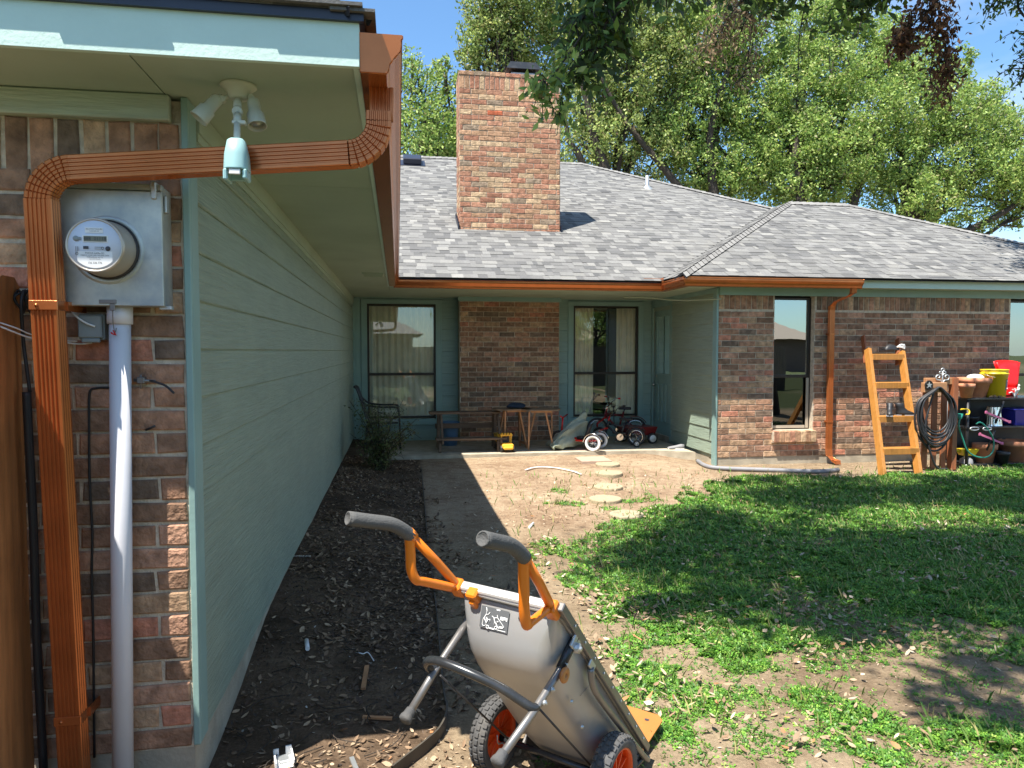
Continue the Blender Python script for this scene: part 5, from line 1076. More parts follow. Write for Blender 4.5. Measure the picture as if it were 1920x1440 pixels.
pot(1812, 740, .105, .20, zs[0] + .001, 9.04, 'small terracotta pot in front of the wide one on the top shelf', grp='terracotta pots on the shelf')
q = A(1826, 706, Y=9.22); blob_cloth('white_rag', (q.x + .02, 9.22, zs[0] + .275), .12, 'white', 'white crumpled rag inside the wide terracotta pot', 'rag', 3, (1, .8, .4))
yb = thing('bucket', (A(1863, 740, Y=9.16).x, 9.16, zs[0]), 'yellow plastic bucket with printed label on the top shelf', 'bucket')
p = Vector((A(1863, 740, Y=9.16).x, 9.16, zs[0] + .001)); mb = MB(); mb.lathe([(0, .003), (.148, 0), (.170, .33), (.182, .33), (.182, .345), (.172, .35), (.174, .385), (.180, .39), (.180, .40), (.168, .40), (.145, .02)], p, n=32); mb.build('pail', 'yellow', yb)
mb = MB(); mb.tube(arc(p + Vector((0, -.01, .34)), .184, math.pi * 1.05, math.pi * 1.95, 14, (1, 0, 0), (0, .78, .35)), .003, 5); mb.build('handle', 'galv2', yb)
def wraplabel(name, c, r, a0, a1, z0, z1, m, par, n=8, k=0):
    mb = MB(); mb.loft([[(c[0] + (r + k * (z)) * math.cos(a), c[1] + (r + k * z) * math.sin(a), c[2] + z) for a in np.linspace(a0, a1, n)] for z in (z0, z1)], closed=False); return mb.build(name, m, par)
wraplabel('label', p, .1495, -1.25, -.55, .10, .26, 'decal', yb, k=.0667); wraplabel('label_picture', p, .1505, -1.05, -.80, .13, .22, 'paleblue', yb, k=.0667); wraplabel('label_picture', p, .1505, -1.1, -.7, .23, .245, 'white', yb, k=.0667)
# red seat / sled standing behind
rs = thing('red_dustpan', (A(1890, 700, Y=9.35).x, 9.35, zs[0]), 'large red plastic scoop standing upright behind the yellow bucket', 'scoop')
c0 = A(1890, 735, Y=9.34); mb = MB()
for k, (dx_, dy_, s) in enumerate(((0, 0, 1), (-.0, .05, 1.03))):
    rows = []
    for t in np.linspace(0, 1, 6):
        hw = (.11 + .09 * t) * s; rows.append([(c0.x + dx_ + hw * a, 9.34 + dy_ + .05 * (a * a) * -1 + .06 * t, zs[0] + .12 + .38 * t * s + (.02 * (1 - a * a) if t == 1 else 0)) for a in np.linspace(-1, 1, 9)])
    mb.loft(rows, closed=False)
mb.build('scoop', 'red', rs, solid=.012)
mb = MB(); mb.box((c0.x - .10, 9.26, zs[0]), (c0.x + .11, 9.36, zs[0] + .13), bev=.02); mb.lathe([(.05, 0), (.05, .05), (0, .055)], (c0.x - .0, 9.26, zs[0] + .07), (0, -1, 0), 16); mb.build('scoop_base', 'red', rs)
q = A(1902, 752, Y=9.08); mb = MB()
for k in range(9): a = rnd.uniform(-1, 1); mb.tube(spline([Vector((q.x, 9.08, zs[0] + .0)), Vector((q.x + .06 * a, 9.06, zs[0] + .07)), Vector((q.x + .14 * a, 9.04 + rnd.uniform(-.04, .04), zs[0] + rnd.uniform(.06, .20)))]), .007, 5)
tag(mb.build('artificial_branch', 'white'), 'tangled white ornament at the right end of the top shelf', 'ornament')
q = A(1806, 770, Y=8.95); mb = MB(); mb.tube(spline([q + Vector((-.04, 0, .02)), q + Vector((.06, 0, .02)), q + Vector((.09, -.01, -.01)), q + Vector((.07, -.02, -.05)), q + Vector((.03, -.02, -.05))]), .010, 7); tag(mb.build('cane_hook', 'yellow'), 'small pale yellow hook at the left corner of the top shelf', 'hook')
mb_ = thing('metal_bucket', (A(1862, 800, Y=9.1).x, 9.12, zs[1]), 'shiny corrugated metal bucket upside down on the middle shelf', 'bucket')
p = Vector((A(1861, 800, Y=9.12).x, 9.12, zs[1] + .001)); mb = MB(); n = 48; mb.loft([[p + Vector((r * (1 + .03 * (i % 2)) * math.cos(2 * math.pi * i / n), r * (1 + .03 * (i % 2)) * math.sin(2 * math.pi * i / n), z)) for i in range(n)] for r, z in ((.115, 0), (.112, .02), (.09, .27), (.06, .275))], smooth=False); mb.build('bucket_shell', 'chrome', mb_)
tub_ = thing('storage_tub', (A(1898, 800, Y=9.2).x, 9.2, zs[1]), 'dark blue plastic tub on the middle shelf right of the metal bucket', 'tub')
p = Vector((A(1902, 800, Y=9.2).x + .08, 9.2, zs[1] + .001)); mb = MB(); mb.loft([[p + Vector((x * a, y * b, z)) for x, y in ((-1, -1), (1, -1), (1, 1), (-1, 1))] for a, b, z in ((.20, .14, 0), (.26, .19, .22), (.28, .20, .225), (.28, .20, .24))], smooth=False); mb.build('tub_shell', 'blue', tub_, bevel=.01)
for k, (u0, v0, u1, v1, lb) in enumerate(((1849, 773, 1893, 791, 'upper pink strap hanging across the shelf front'), (1837, 814, 1879, 831, 'lower pink strap hanging across the shelf front'))):
    mb = MB(); a = A(u0, v0, Y=8.93); b_ = A(u1, v1, Y=8.93); wood_bar(mb, a, b_, .006, .028); mb.box(a + Vector((-.02, -.008, -.02)), a + Vector((.02, .006, .02)), bev=.004); mb.box(b_ + Vector((-.02, -.008, -.02)), b_ + Vector((.02, .006, .02)), bev=.004); tag(mb.build('strap', 'pink'), lb, 'strap', 'pink straps on the shelf')
q = lambda u, v, y=8.92: A(u, v, Y=y)
mb = MB(); mb.tube(spline([q(1800, 783), q(1798, 800), q(1806, 825), q(1814, 845), q(1830, 856), q(1850, 857), q(1862, 845), q(1862, 822), q(1848, 800), q(1838, 792), q(1830, 795)]), .011, 7); tag(mb.build('garden_hose', 'greenhose'), 'thin green hose looping in front of the shelf', 'garden hose')
mb = MB(); a = q(1799, 785); mb.lathe([(.03, 0), (.045, .07), (.04, .07), (.02, 0)], a, (0, 0, 1), 14); tag(mb.build('hose_funnel', 'greenhose'), 'green nozzle cup at the left post of the shelf', 'nozzle')
mb = MB()
for s in (-1, 1): a = q(1839 + s * 12, 804); mb.tube([a + Vector((.07 * math.cos(t), 0, .022 * math.sin(t))) for t in np.linspace(0, 2 * math.pi, 14)], .009, 6)
tag(mb.build('hose_hanger', 'galv2'), 'grey oval handles hanging below the middle shelf', 'handle')
pot(1846, 860, .16, .27, zs[2] + .001, 9.15, 'upturned terracotta pot on the bottom shelf', grp='terracotta pots on the shelf')
t_ = pot(1903, 860, .23, .30, zs[2] + .001, 9.2, 'large terracotta pot at the right end of the bottom shelf', grp='terracotta pots on the shelf')
yt = thing('toy_scoop', q(1812, 842, 9.1), 'yellow plastic toy scoop on the bottom shelf', 'toy scoop'); a = q(1812, 848, 9.1)
mb = MB(); mb.loft([[a + Vector((x * s, y * s, z)) for x, y in ((-1, -.6), (1, -.8), (1, .6), (-1, .6))] for s, z in ((.08, -.04), (.12, .05))], smooth=False, caps=False); mb.build('scoop_bowl', 'yellow', yt, solid=.008); mb = MB(); mb.tube([a + Vector((-.08, 0, .0)), a + Vector((-.2, 0, .04))], .014); mb.build('scoop_handle', 'yellow', yt)
mb = MB(); a = q(1815, 862, 9.1)
mb.lathe([(.09, 0), (.08, .06), (.03, .09), (0, .09)], Vector((a.x - .03, 9.1, zs[2] + .001)), (0, 0, 1), 18); tag(mb.build('cooking_pot_lid', 'drainpipe'), 'dark domed lid on the bottom shelf under the yellow scoop', 'lid')
mb = MB()
for k in range(7): mb.box((SX0 + .38 + k * .035, 9.0 + .01 * (k % 2), zs[0]), (SX0 + .405 + k * .035, 9.03 + .01 * (k % 2), zs[0] + .02 + .008 * (k % 3)), bev=.006)
tag(mb.build('pebble_string', 'oldwood'), 'row of small pebbles on the shelf edge before the yellow bucket', 'pebbles')
for k, (u, v, r, h, zz, yy_) in enumerate(((1880, 860, .09, .17, 2, 9.0), (1800, 820, .10, .16, 1, 9.25), (1822, 812, .09, .13, 1, 9.2))):
    pot(u, v, r, h, zs[zz] + .001, yy_, ('added black nursery pot darkening the space between the terracotta pots on the bottom shelf', 'added black nursery pot darkening the shelf at the left end of the middle shelf', 'smaller added black nursery pot beside another, darkening the middle shelf')[k], m='black')  # black pots added to darken the shelf interior
mb = MB(); mb.box((SX0 + .04, SY1 - .012, .02), (SX1 - .04, SY1 - .006, zs[0] - .04)); mb.build('shade_backing', 'black', sf)  # black sheet added to stand in for the shade inside the shelves
mb = MB()
for z0_, z1_, xx in ((zs[0] - .05, zs[1] + .05, SX0 + .55), (zs[1] - .05, zs[2] + .2, SX0 + .42)): mb.tube([(xx, 8.95, z0_), (xx - .12, 8.95, z1_)], .014, 6)
tag(mb.build('folded_tripod', 'black'), 'thin black folded legs hanging between the shelves', 'tripod')
# ================================================================== YARD CART standing on its nose
rh = Vector((math.cos(PSI), -math.sin(PSI), 0)); dh = Vector((math.sin(PSI), math.cos(PSI), 0))
EW = (rh * .827 - dh * .558).normalized(); NH = -(rh * .56 + dh * .83).normalized(); PHI = R(41.5); UP = Vector((0, 0, 1))
ET = UP * math.cos(PHI) + NH * math.sin(PHI); EN = NH * math.cos(PHI) - UP * math.sin(PHI)
Bn = rh * .525 + dh * 2.81 + UP * .05; B0_ = Bn - EW * .20
def K(w_, t, n=0): return B0_ + EW * w_ + ET * t + EN * n
cart = thing('garden_cart', (B0_.x, B0_.y, 0), 'grey steel yard cart with orange handles tipped up on its nose at the shadow edge', 'wheelbarrow')
def kt(name, pts, r, m, par=None, n=10, smooth=0, flat=1, up=None, caps=True):
    P = [K(*p) for p in pts]; P = spline(P, smooth) if smooth else P
    mb = MB(); mb.tube(P, r, n, flat=flat, up=up, caps=caps); return mb.build(name, m, par or cart)
def kbox(mb, c, s, bev=.004):
    """box centred at local c with half sizes s, aligned to the cart"""
    m4 = Matrix((EW, ET, EN)).transposed().to_4x4(); m4.translation = K(*c); mb.box((-s[0], -s[1], -s[2]), (s[0], s[1], s[2]), mtx=m4, bev=bev)
# tub: closed hull lofted along t; rim is open towards -n
WC = .012; RW = .192
DT = [.0, .03, .07, .13, .20, .33, .60, .83, .89, .935, .97, 1.0, 1.018, 1.025]; DN = [.02, .06, .11, .16, .185, .196, .180, .163, .151, .126, .091, .050, .022, .006]
def depth(t): return float(np.interp(t, DT, DN))
def halfb(t): return float(np.interp(t, [.0, .10, .40, .80, .93, 1.025], [.130, .150, .160, .162, .158, .165]))
def section(t, off=0):
    d = depth(t); wb = halfb(t); r = min(.07, d * .75); pts = [(-RW, 0.0), (-(RW * .75 + wb * .25), d * .3 if r < d * .7 else d * .15)]
    k0 = -wb - (RW - wb) * (r / max(d, .001)); pts.append((k0, d - r))
    for i in range(1, 6): q = math.pi / 2 * i / 6; pts.append((k0 + r * (1 - math.cos(q)), d - r + r * math.sin(q)))
    xl = k0 + r; mid = [(xl * k, d + .004 * (1 - abs(k))) for k in (.8, .4, 0, -.4, -.8)]
    return [(x + WC, y) for x, y in pts + mid + [(-x, y) for x, y in pts[::-1]]]
ts = [.0, .015, .03, .05, .08, .12, .17] + list(np.linspace(.22, .80, 9)) + [.83, .86, .885, .91, .935, .955, .975, .99, 1.005, 1.015, 1.021, 1.025]
mb = MB(); mb.loft([[K(w_, t, n) for w_, n in section(t)] for t in ts], closed=False)
for t in (ts[0], ts[-1]):
    s_ = section(t); i = [mb.vert(K(w_, t, n)) for w_, n in s_]; mb.face(i, 0, None, True)
mb.build('tub', 'tub', cart, solid=.003)
# seams of the folded sheet
mb = MB(); 
for sgn in (1,):
    mb.tube([K(.204, .13, .02), K(.196, .22, .08), K(.185, .27, .13)], .0014, 4); mb.tube([K(.203, .62, .01), K(.192, .66, .10)], .0008, 4)
mb.build('seam', 'steel', cart)
# rim rolled edge and side rails
kt('rim', [(-RW + WC, .03, 0), (-RW + WC, 1.0, 0), (-RW + .04, 1.026, 0), (RW - .02, 1.026, 0), (RW + WC, 1.0, 0), (RW + WC, .03, 0)], .009, 'steel')
for s in (-1, 1):
    mb = MB(); kbox(mb, (s * .206 + .012, .53, -.012), (.011, .525, .015), .003); mb.build('side_rail', 'steel', cart)
    mb = MB()
    for k in range(9): kbox(mb, (s * .2185 + .012, .10 + k * .105, -.012), (.002, .004, .004), .001)
    mb.build('rivets', 'galv2', cart)
mb = MB(); kbox(mb, (0, 1.045, -.005), (.185, .020, .016), .005); kbox(mb, (0, 1.045, .012), (.17, .006, .003), .001); mb.build('crossbar', 'alu', cart)
mb = MB(); kbox(mb, (-.115, 1.045, .014), (.022, .024, .02), .006); kbox(mb, (-.115, 1.015, .035), (.014, .028, .009), .006); mb.build('clamp_lever', 'orange', cart)
for s in (-1, 1):
    mb = MB(); kbox(mb, (s * .19, 1.045, .0), (.022, .028, .024), .006); mb.build('hinge_bracket', 'orange', cart)
    # handle: main tube + triangular loop + foam grip
    sp_ = .02 if s > 0 else .05
    piv = (s * .188, 1.04, -.0); top = (s * (.188 + sp_), 1.345, .0)
    kt('handle_tube', [(s * .188, .98, -.008), piv, (s * (.188 + sp_ * .5), 1.19, -.004), top], .0155, 'orange')
    cz = (s * (.188 + sp_ * .8) , 1.235, .098) if s < 0 else (s * .19, 1.15, .125)
    c0_ = (s * .188, 1.075, .02)
    P = [top]
    q = lambda a, b, t: tuple(x + (y - x) * t for x, y in zip(a, b))
    pts = [q(top, cz, .02), q(top, cz, .5), q(top, cz, .80), q(cz, c0_, .10), q(cz, c0_, .25), q(cz, c0_, .6), c0_]
    kt('handle_brace', pts, .0135, 'orange', smooth=5, flat=1.25)
    kt('handle_collar', [q(piv, top, .93), q(piv, top, 1.02)], .021, 'orange', n=12)
    a = K(*top); gdir = NH * .155 + UP * (.055 if s > 0 else .02) - EW * (.0)
    if s < 0: gdir = NH * .16 + UP * .045 - EW * .06
    g0 = a - ET * .01; mid_ = a + ET * .045 + gdir * .28
    gp_ = spline([g0, a + ET * .025 + gdir * .10, mid_, mid_ + gdir * .40, mid_ + gdir * .80], 5)
    mb = MB(); mb.tube(gp_, [.0225] + [.0225] * (len(gp_) - 1), 14, caps=True); e_ = gp_[-1]; d_ = (gp_[-1] - gp_[-2]).normalized(); mb.lathe([(.0225, 0), (.022, .004), (.018, .0055), (.0175, .004), (.0, .0045)], e_, d_, 16)
    mb.build('grip', 'grip', cart)
# hinge slots on the tub end wall, decal helper: a point on the sloping end wall from its depth n
def endp(w_, n, off=.004):
    t = float(np.interp(n, DN[::-1][:6], DT[::-1][:6])); dt = (float(np.interp(n + .006, DN[::-1][:6], DT[::-1][:6])) - float(np.interp(n - .006, DN[::-1][:6], DT[::-1][:6]))) / .012
    nv = Vector((0, 1, -dt)).normalized(); return K(w_, t + nv.y * (off + .003), n + nv.z * (off + .003))
mb = MB()
for w_ in (-.12, .072): mb.tube([endp(w_, n, -.001) for n in (.012, .022, .032, .040)], .008, 10)
mb.build_each('slot', 'decal', cart)
def tubp(w_, s_, off=.006): return endp(-.083 + (w_ + .078) / .133 * .113, .027 + (.952 - s_) / .086 * .057, off + .003)
def dec(w0, t0, w1, t1, off, m, name, par):
    mb = MB(); mb.loft([[tubp(w_, t, off) for w_ in (w0, w1)] for t in np.linspace(t0, t1, 8)], closed=False); return mb.build(name, m, par)
dcl = dec(-.078, .952, .055, .866, .002, 'decal', 'decal', cart)
mb = MB()
def ln(pts, r=.0013): mb.tube([tubp(-.078 + .133 * x, .952 - .086 * y, .0035) for x, y in pts], r, 4)
for ox, k in ((.05, 1), (.50, 1)):
    if ox < .3:
        ln([(.18, .05), (.22, .2), (.20, .33), (.27, .38), (.33, .25)]); ln([(.22, .35), (.12, .6), (.10, .85), (.15, .92), (.22, .88), (.27, .6), (.36, .55), (.36, .68)]); ln([(.15, .55), (.22, .7), (.30, .95)]); ln([(.22, .5), (.28, .62), (.24, .8)], .0022)
        ln([(.30 + .045 * math.cos(a), .92 + .07 * math.sin(a)) for a in np.linspace(0, 6.3, 12)])
    else:
        ln([(.42, .38), (.50, .45), (.62, .40), (.60, .28), (.62, .40), (.88, .74), (.84, .82), (.66, .84)]); ln([(.50, .45), (.54, .62), (.52, .78)]); ln([(.56, .6), (.66, .84), (.72, .86)]); ln([(.70, .78), (.86, .76)]); ln([(.64, .55), (.645, .60)], .003)
        ln([(.60 + .045 * math.cos(a), .86 + .07 * math.sin(a)) for a in np.linspace(0, 6.3, 12)])
ln([(.82, .40), (.90, .42), (.92, .34)], .0022)
mb.build('decal_drawing', 'white', dcl)
dec(.018, .925, .050, .912, .0032, 'white', 'decal_block', dcl); dec(-.035, .8735, -.005, .868, .0032, 'white', 'decal_block', dcl); dec(.0, .8725, .048, .870, .0032, 'white', 'decal_block', dcl); dec(-.005, .951, .012, .946, .0032, 'white', 'decal_block', dcl)
# legs
HG = (.222, .86, .0); dl = Vector((0, .178, .446)).normalized()
legw = (.215, -.165)
ft = []
for s, w_ in ((1, .200), (-1, -.165)):
    a = (w_ + .012 * s, .885, .0) if s > 0 else (w_ - .015, .92, .0); f = (w_, 1.0, .455) if s > 0 else (w_, .997, .435)
    kt('leg', [a, (w_ + .006 * s, .885, .13) if s > 0 else (w_, .955, .13), (w_, .925, .28) if s > 0 else (w_, .977, .26), f], .0125, 'blackgloss' if False else 'steel', n=12)
    d = (K(*f) - K(*a)).normalized(); mb = MB(); p = K(*f); mb.lathe([(.014, -.025), (.0165, -.023), (.018, -.004), (.0215, .004), (.022, .013), (.016, .018), (0, .019)], p, d, 14); mb.build('foot_cap', 'tyre', cart); ft.append((a, f))
kt('leg_sleeve', [(.213, .885, -.01), (.207, .885, .115)], .0155, 'blackgloss', n=12)
kt('leg_loop', [(.200, .918, .262), (.195, .935, .272), (.165, .965, .272), (.11, 1.01, .268), (.02, 1.055, .270), (-.08, 1.075, .270), (-.145, 1.055, .270), (-.175, 1.02, .272), (-.175, .99, .272), (-.166, .975, .258)], .0145, 'blackgloss', smooth=5, n=12)
LP = lambda t: (.203, float(np.interp(t, [0, .3, .6, 1], [.885, .885, .925, 1.0])), float(np.interp(t, [0, .3, .6, 1], [0, .13, .28, .455])))
# brackets, knob
mb = MB(); kbox(mb, (.222, .885, .02), (.005, .026, .024), .006); mb.lathe([(.017, 0), (.017, .012), (.008, .014), (.008, .02), (0, .021)], K(.226, .875, .03), EW, 14); mb.build('pivot_bracket', 'galv2', cart)
mb = MB(); mb.lathe([(.006, -.01), (.006, .008), (.023, .009), (.026, .014), (.024, .02), (.008, .021), (.007, .016), (0, .016)], K(*LP(.30)) + EW * .012, EW, 20); mb.build('knob', 'orangeplate', cart)
mb = MB()
for t in (.22, .42, .52): mb.lathe([(.009, 0), (.009, .006), (.004, .007), (.004, .012)], K(*LP(t)) + EW * .012, EW, 8, caps=True)
mb.lathe([(.008, 0), (.006, .006), (0, .007)], K(.19, .70, .14), EW, 8); mb.lathe([(.008, 0), (.006, .006), (0, .007)], K(.185, .55, .16), EW, 8); mb.build_each('bolt', 'galv2', cart)
# lower frame: black support tubes, axle, nose plate
for s in (-1, 1):
    kt('frame_tube', [(s * .222, .72, .02), (s * .226, .66, .055), (s * .230, .56, .062), (s * .232, .30, .05), (s * .232, .03, .035), (s * .225, -.01, .02)], .0125, 'steel' if s > 0 else 'blackgloss', smooth=5)
    mb = MB(); kbox(mb, (s * .225, .725, .012), (.004, .025, .014), .004); mb.build('hook_bracket', 'galv2', cart)
AX = (0, .30, .22)
kt('axle', [(-.285, AX[1], AX[2]), (.285, AX[1], AX[2])], .0125, 'blackgloss')
for s in (-1, 1):
    kt('axle_strut', [(s * .21, AX[1], AX[2]), (s * .215, .12, .14), (s * .225, .02, .02)], .012, 'blackgloss', smooth=4)
    kt('axle_rod', [(s * .19, AX[1] - .02, AX[2]), (s * .195, .90, .255)], .004, 'black', n=6)
mb = MB(); kbox(mb, (0, .0, .06), (.20, .012, .06), .004); kbox(mb, (.19, .15, .17), (.008, .10, .035), .005); kbox(mb, (-.17, .15, .17), (.008, .10, .035), .005); mb.build('axle_plate', 'steel', cart)
# wheels
def cart_wheel(s):
    c = K(s * (.248 if s > 0 else .262), AX[1], AX[2]); c.z = .139 + G(c.x, c.y); wl = bpy.data.objects.new('wheel', None); COL.objects.link(wl); wl.parent = cart; wl.location = c - cart.location; ax = EW * s; a = UP; b = ax.cross(a).normalized()
    RR = .142; O = c
    mb = MB(); n = 40; prof = [(.096, -.026), (.108, -.034), (.124, -.036), (.135, -.030), (.1385, -.015), (.1395, 0), (.1385, .015), (.135, .030), (.124, .036), (.108, .034), (.096, .026), (.092, 0)]
    mb.loft([[O + ax * h + (a * math.cos(2 * math.pi * k / n) + b * math.sin(2 * math.pi * k / n)) * r for k in range(n)] for r, h in prof + prof[:1]], caps=False)
    for k in range(34):   # tread blocks
        for row in (-1, 0, 1):
            t = 2 * math.pi * (k + (.5 if row == 0 else 0)) / 34; rad = a * math.cos(t) + b * math.sin(t); tg = ax.cross(rad); nrm = (rad + ax * row * .55).normalized(); p = O + rad * (.137 if row else .1395) + ax * row * .0245; m4 = Matrix((tg, nrm.cross(tg), nrm)).transposed().to_4x4(); m4.translation = p; mb.box((-.009, -.0085, -.004), (.009, .0085, .005), mtx=m4, bev=.0015)
    mb.build('tyre', 'tyre', wl)
    mb = MB(); mb.loft([[O + ax * h + (a * math.cos(2 * math.pi * k / n) + b * math.sin(2 * math.pi * k / n)) * r for k in range(n)] for r, h in ((.100, .024), (.101, .030), (.094, .028), (.091, .012), (.089, -.012), (.094, -.028), (.100, -.024))], caps=False)
    mb.lathe([(.027, -.03), (.027, .026), (.022, .030), (.016, .030), (.016, .022), (0, .022)], O, ax, 24)
    for k in range(10):
        t = 2 * math.pi * k / 10; rad = a * math.cos(t) + b * math.sin(t); tg = ax.cross(rad); m4 = Matrix((rad, tg, ax)).transposed().to_4x4(); m4.translation = O; mb.box((.024, -.0035, -.012), (.092, .0035, .012), mtx=m4, bev=.001)
    mb.lathe([(.092, -.006), (.026, -.006)], O, ax, 30)
    mb.build('rim', 'rimred', wl)
    mb = MB(); mb.lathe([(.014, .0), (.014, .034), (0, .035)], O, ax, 12); mb.tube(arc(O + ax * .035, .014, 0, 5.2, 10, a, b), .0018, 5); mb.build('hub_pin', 'galv2', wl)
for s in (-1, 1): cart_wheel(s)
kt('lynch_pin', [(-.225, .36, .23), (-.225, .33, .25), (-.222, .30, .235), (-.225, .27, .25)], .003, 'galv2', n=6, smooth=4)
# nose plate lying behind
mb = MB(); c4 = []
for w_, l in ((-.20, 0), (.20, 0), (.19, .235), (.16, .265), (-.16, .265), (-.19, .235)): p = K(w_, 0, 0) - NH * l; p.z = .035 + l * .10; c4.append(p)
mb.loft([c4, [p + Vector((0, 0, .006)) for p in c4]], smooth=False); mb.build('nose_plate', 'orangeplate', cart)
mb = MB()
for w_ in (.13, -.13): p = K(w_, 0, 0) - NH * .21; p.z = .035 + .021 + .0065; mb.lathe([(.011, 0), (0, .0005)], p, UP, 14)
mb.build('plate_hole', 'ink', cart)
# ================================================================== TREES AND PLANTS
def leafcards(P, size, col, seed, down=.0, aspect=.5, jit=.35, fold=False):
    """one pointed leaf (4-gon) per point; returns verts (N*4,3), cols"""
    g = np.random.default_rng(seed); N = len(P); th = g.uniform(0, 2 * np.pi, N); ph = np.arccos(g.uniform(-1, 1, N))
    d = np.stack([np.sin(ph) * np.cos(th), np.sin(ph) * np.sin(th), np.cos(ph) - down], -1); d /= np.linalg.norm(d, axis=1)[:, None]
    r = g.normal(size=(N, 3)); r[:, 2] *= .6; s = np.cross(d, r); s /= np.linalg.norm(s, axis=1)[:, None] + 1e-9
    L = (size * g.uniform(.65, 1.3, N))[:, None]; W = L * aspect * .5; n = np.cross(d, s)
    v = np.stack([P - d * L * .5, P + s * W + n * L * .06, P + d * L * .5 - n * L * .1, P - s * W + n * L * .06], 1).reshape(-1, 3)
    pal = np.array([c for c, _ in col]); pw = np.array([p for _, p in col], float); k = g.choice(len(pal), N, p=pw / pw.sum()); c = pal[k] * g.uniform(1 - jit, 1 + jit, (N, 1)); return v, np.clip(c, 0, 1)
GREEN = [((.26, .38, .085), 5), ((.35, .47, .11), 4), ((.16, .27, .065), 3.5), ((.48, .54, .17), 2), ((.33, .31, .14), .5)]
OLIVE = [((.28, .36, .095), 5), ((.38, .45, .125), 4), ((.17, .25, .07), 3.5), ((.48, .49, .19), 1.6), ((.26, .20, .10), .6)]
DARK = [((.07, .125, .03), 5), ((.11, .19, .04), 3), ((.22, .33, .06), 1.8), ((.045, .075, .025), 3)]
BROWN = [((.13, .06, .03), 4), ((.20, .10, .05), 3), ((.07, .035, .02), 3), ((.30, .19, .11), 1)]
TAN = [((.35, .24, .14), 4), ((.45, .33, .20), 3), ((.22, .14, .08), 3), ((.16, .20, .05), 2)]
def limb(mb, p, q, r0, r1, g, n=6, wob=.12):
    p = Vector(p); q = Vector(q); L_ = (q - p).length; P = []; off = Vector((0, 0, 0))
    for i in range(6):
        t = i / 5; off = off + Vector(g.normal(size=3)) * L_ * wob * .25 if 0 < i < 5 else off * (.5 if i == 5 else 1); P.append(p.lerp(q, t) + off * math.sin(math.pi * t) + Vector((0, 0, -.06 * L_ * math.sin(math.pi * t))))
    P = spline(P, 3); mb.tube(P, [r0 + (r1 - r0) * i / (len(P) - 1) for i in range(len(P))], n); return P
def tree(label, base, top, clumps, leaves, size, pal, seed, tr=.22, group=None, name='tree', bare=1, lean=None, cat='tree', forks=None):
    """clumps: list of (centre, radius, weight)"""
    g = np.random.default_rng(seed); base = Vector(base); t = thing(name, base, label, cat, group); mb = MB(); top = Vector(top)
    tp = limb(mb, base - Vector((0, 0, .3)), top, tr, tr * .55, g, 10, .06); mb.build('trunk', 'bark', t)
    mb = MB()
    for c, r, w_ in clumps:
        s = tp[int(len(tp) * g.uniform(.55, .98))]; lp_ = limb(mb, s, c, tr * .38, .03, g, 6)
        for k in range(6):
            d = Vector(g.normal(size=3)).normalized(); limb(mb, lp_[int(len(lp_) * g.uniform(.5, .95))], Vector(c) + d * r * g.uniform(.5, .95), .035, .008, g, 4)
    mb.build('branches', 'bark', t)
    W = np.array([w_ * r ** 2 for _, r, w_ in clumps]); W = W / W.sum(); P = []
    for (c, r, w_), f in zip(clumps, W):
        N = int(leaves * f); ns = max(6, int(14 * r)); sub = g.normal(size=(ns * 5, 3)); sub /= np.linalg.norm(sub, axis=1)[:, None]; sub *= (g.uniform(.25, 1, (len(sub), 1)) ** .45) * r; sub[:, 2] *= .8
        k = g.integers(0, len(sub), N); P.append(np.array(c) + sub[k] + g.normal(size=(N, 3)) * r * g.uniform(.06, .17, (N, 1)))
    v, c = leafcards(np.concatenate(P), size, pal, seed + 1); fast_mesh('crown', v, 4, c, 'leaf', t); return t
TG = 'trees standing behind the house'
def tp_(u, v, Y): return tuple(A(u, v, Y=Y))
def crown(specs): return [(tp_(u, v, Y), r, 1) for u, v, Y, r in specs]
tree('slender tree with loose crown beside the left gutter, behind the roof', (.3, 25, 0), tp_(800, 200, 25), crown([(775, 265, 25, 1.5), (800, 240, 25, 1.3), (765, 190, 25, 1.1), (785, 145, 25, .8), (772, 110, 25, .5), (830, 270, 25.4, 1.1), (765, 300, 25, 1.4)]), 9000, .13, GREEN, 31, .12, TG)
tree('small tree with sparse crown directly left of the brick chimney', (2.0, 26, 0), tp_(838, 200, 26), crown([(845, 250, 26, 1.1), (838, 200, 26, .8), (835, 150, 26, .6), (828, 120, 26, .35), (850, 290, 26, 1.2)]), 6000, .13, GREEN, 32, .10, TG)
tree('tall tree with yellow green crown rising behind the chimney', (3.5, 24, 0), tp_(950, 60, 24), crown([(920, 95, 24, 1.1), (900, 60, 24, .9), (935, 20, 24, 1.2), (905, 5, 24, .8), (970, 70, 24, 1.2), (990, 10, 24, 1.4), (885, 110, 24, .55), (950, -60, 24, 1.6), (1020, 120, 24.5, 1.3)]), 22000, .125, OLIVE, 33, .2, TG)
tree('large dense tree right of the chimney with dark leaning trunks', (7.2, 23, 0), tp_(1130, 250, 23), crown([(1080, 265, 23, 1.3), (1110, 190, 23.5, 1.3), (1150, 260, 23, 1.3), (1180, 150, 23, 1.5), (1230, 290, 23, 1.2), (1100, 90, 24, 1.5), (1190, 60, 23, 1.5), (1250, 130, 23, 1.4), (1070, 10, 24, 1.4), (1160, -20, 23, 1.6), (1240, 20, 23, 1.5), (1205, 225, 23.5, 1.2)]), 58000, .12, OLIVE, 34, .3, TG)
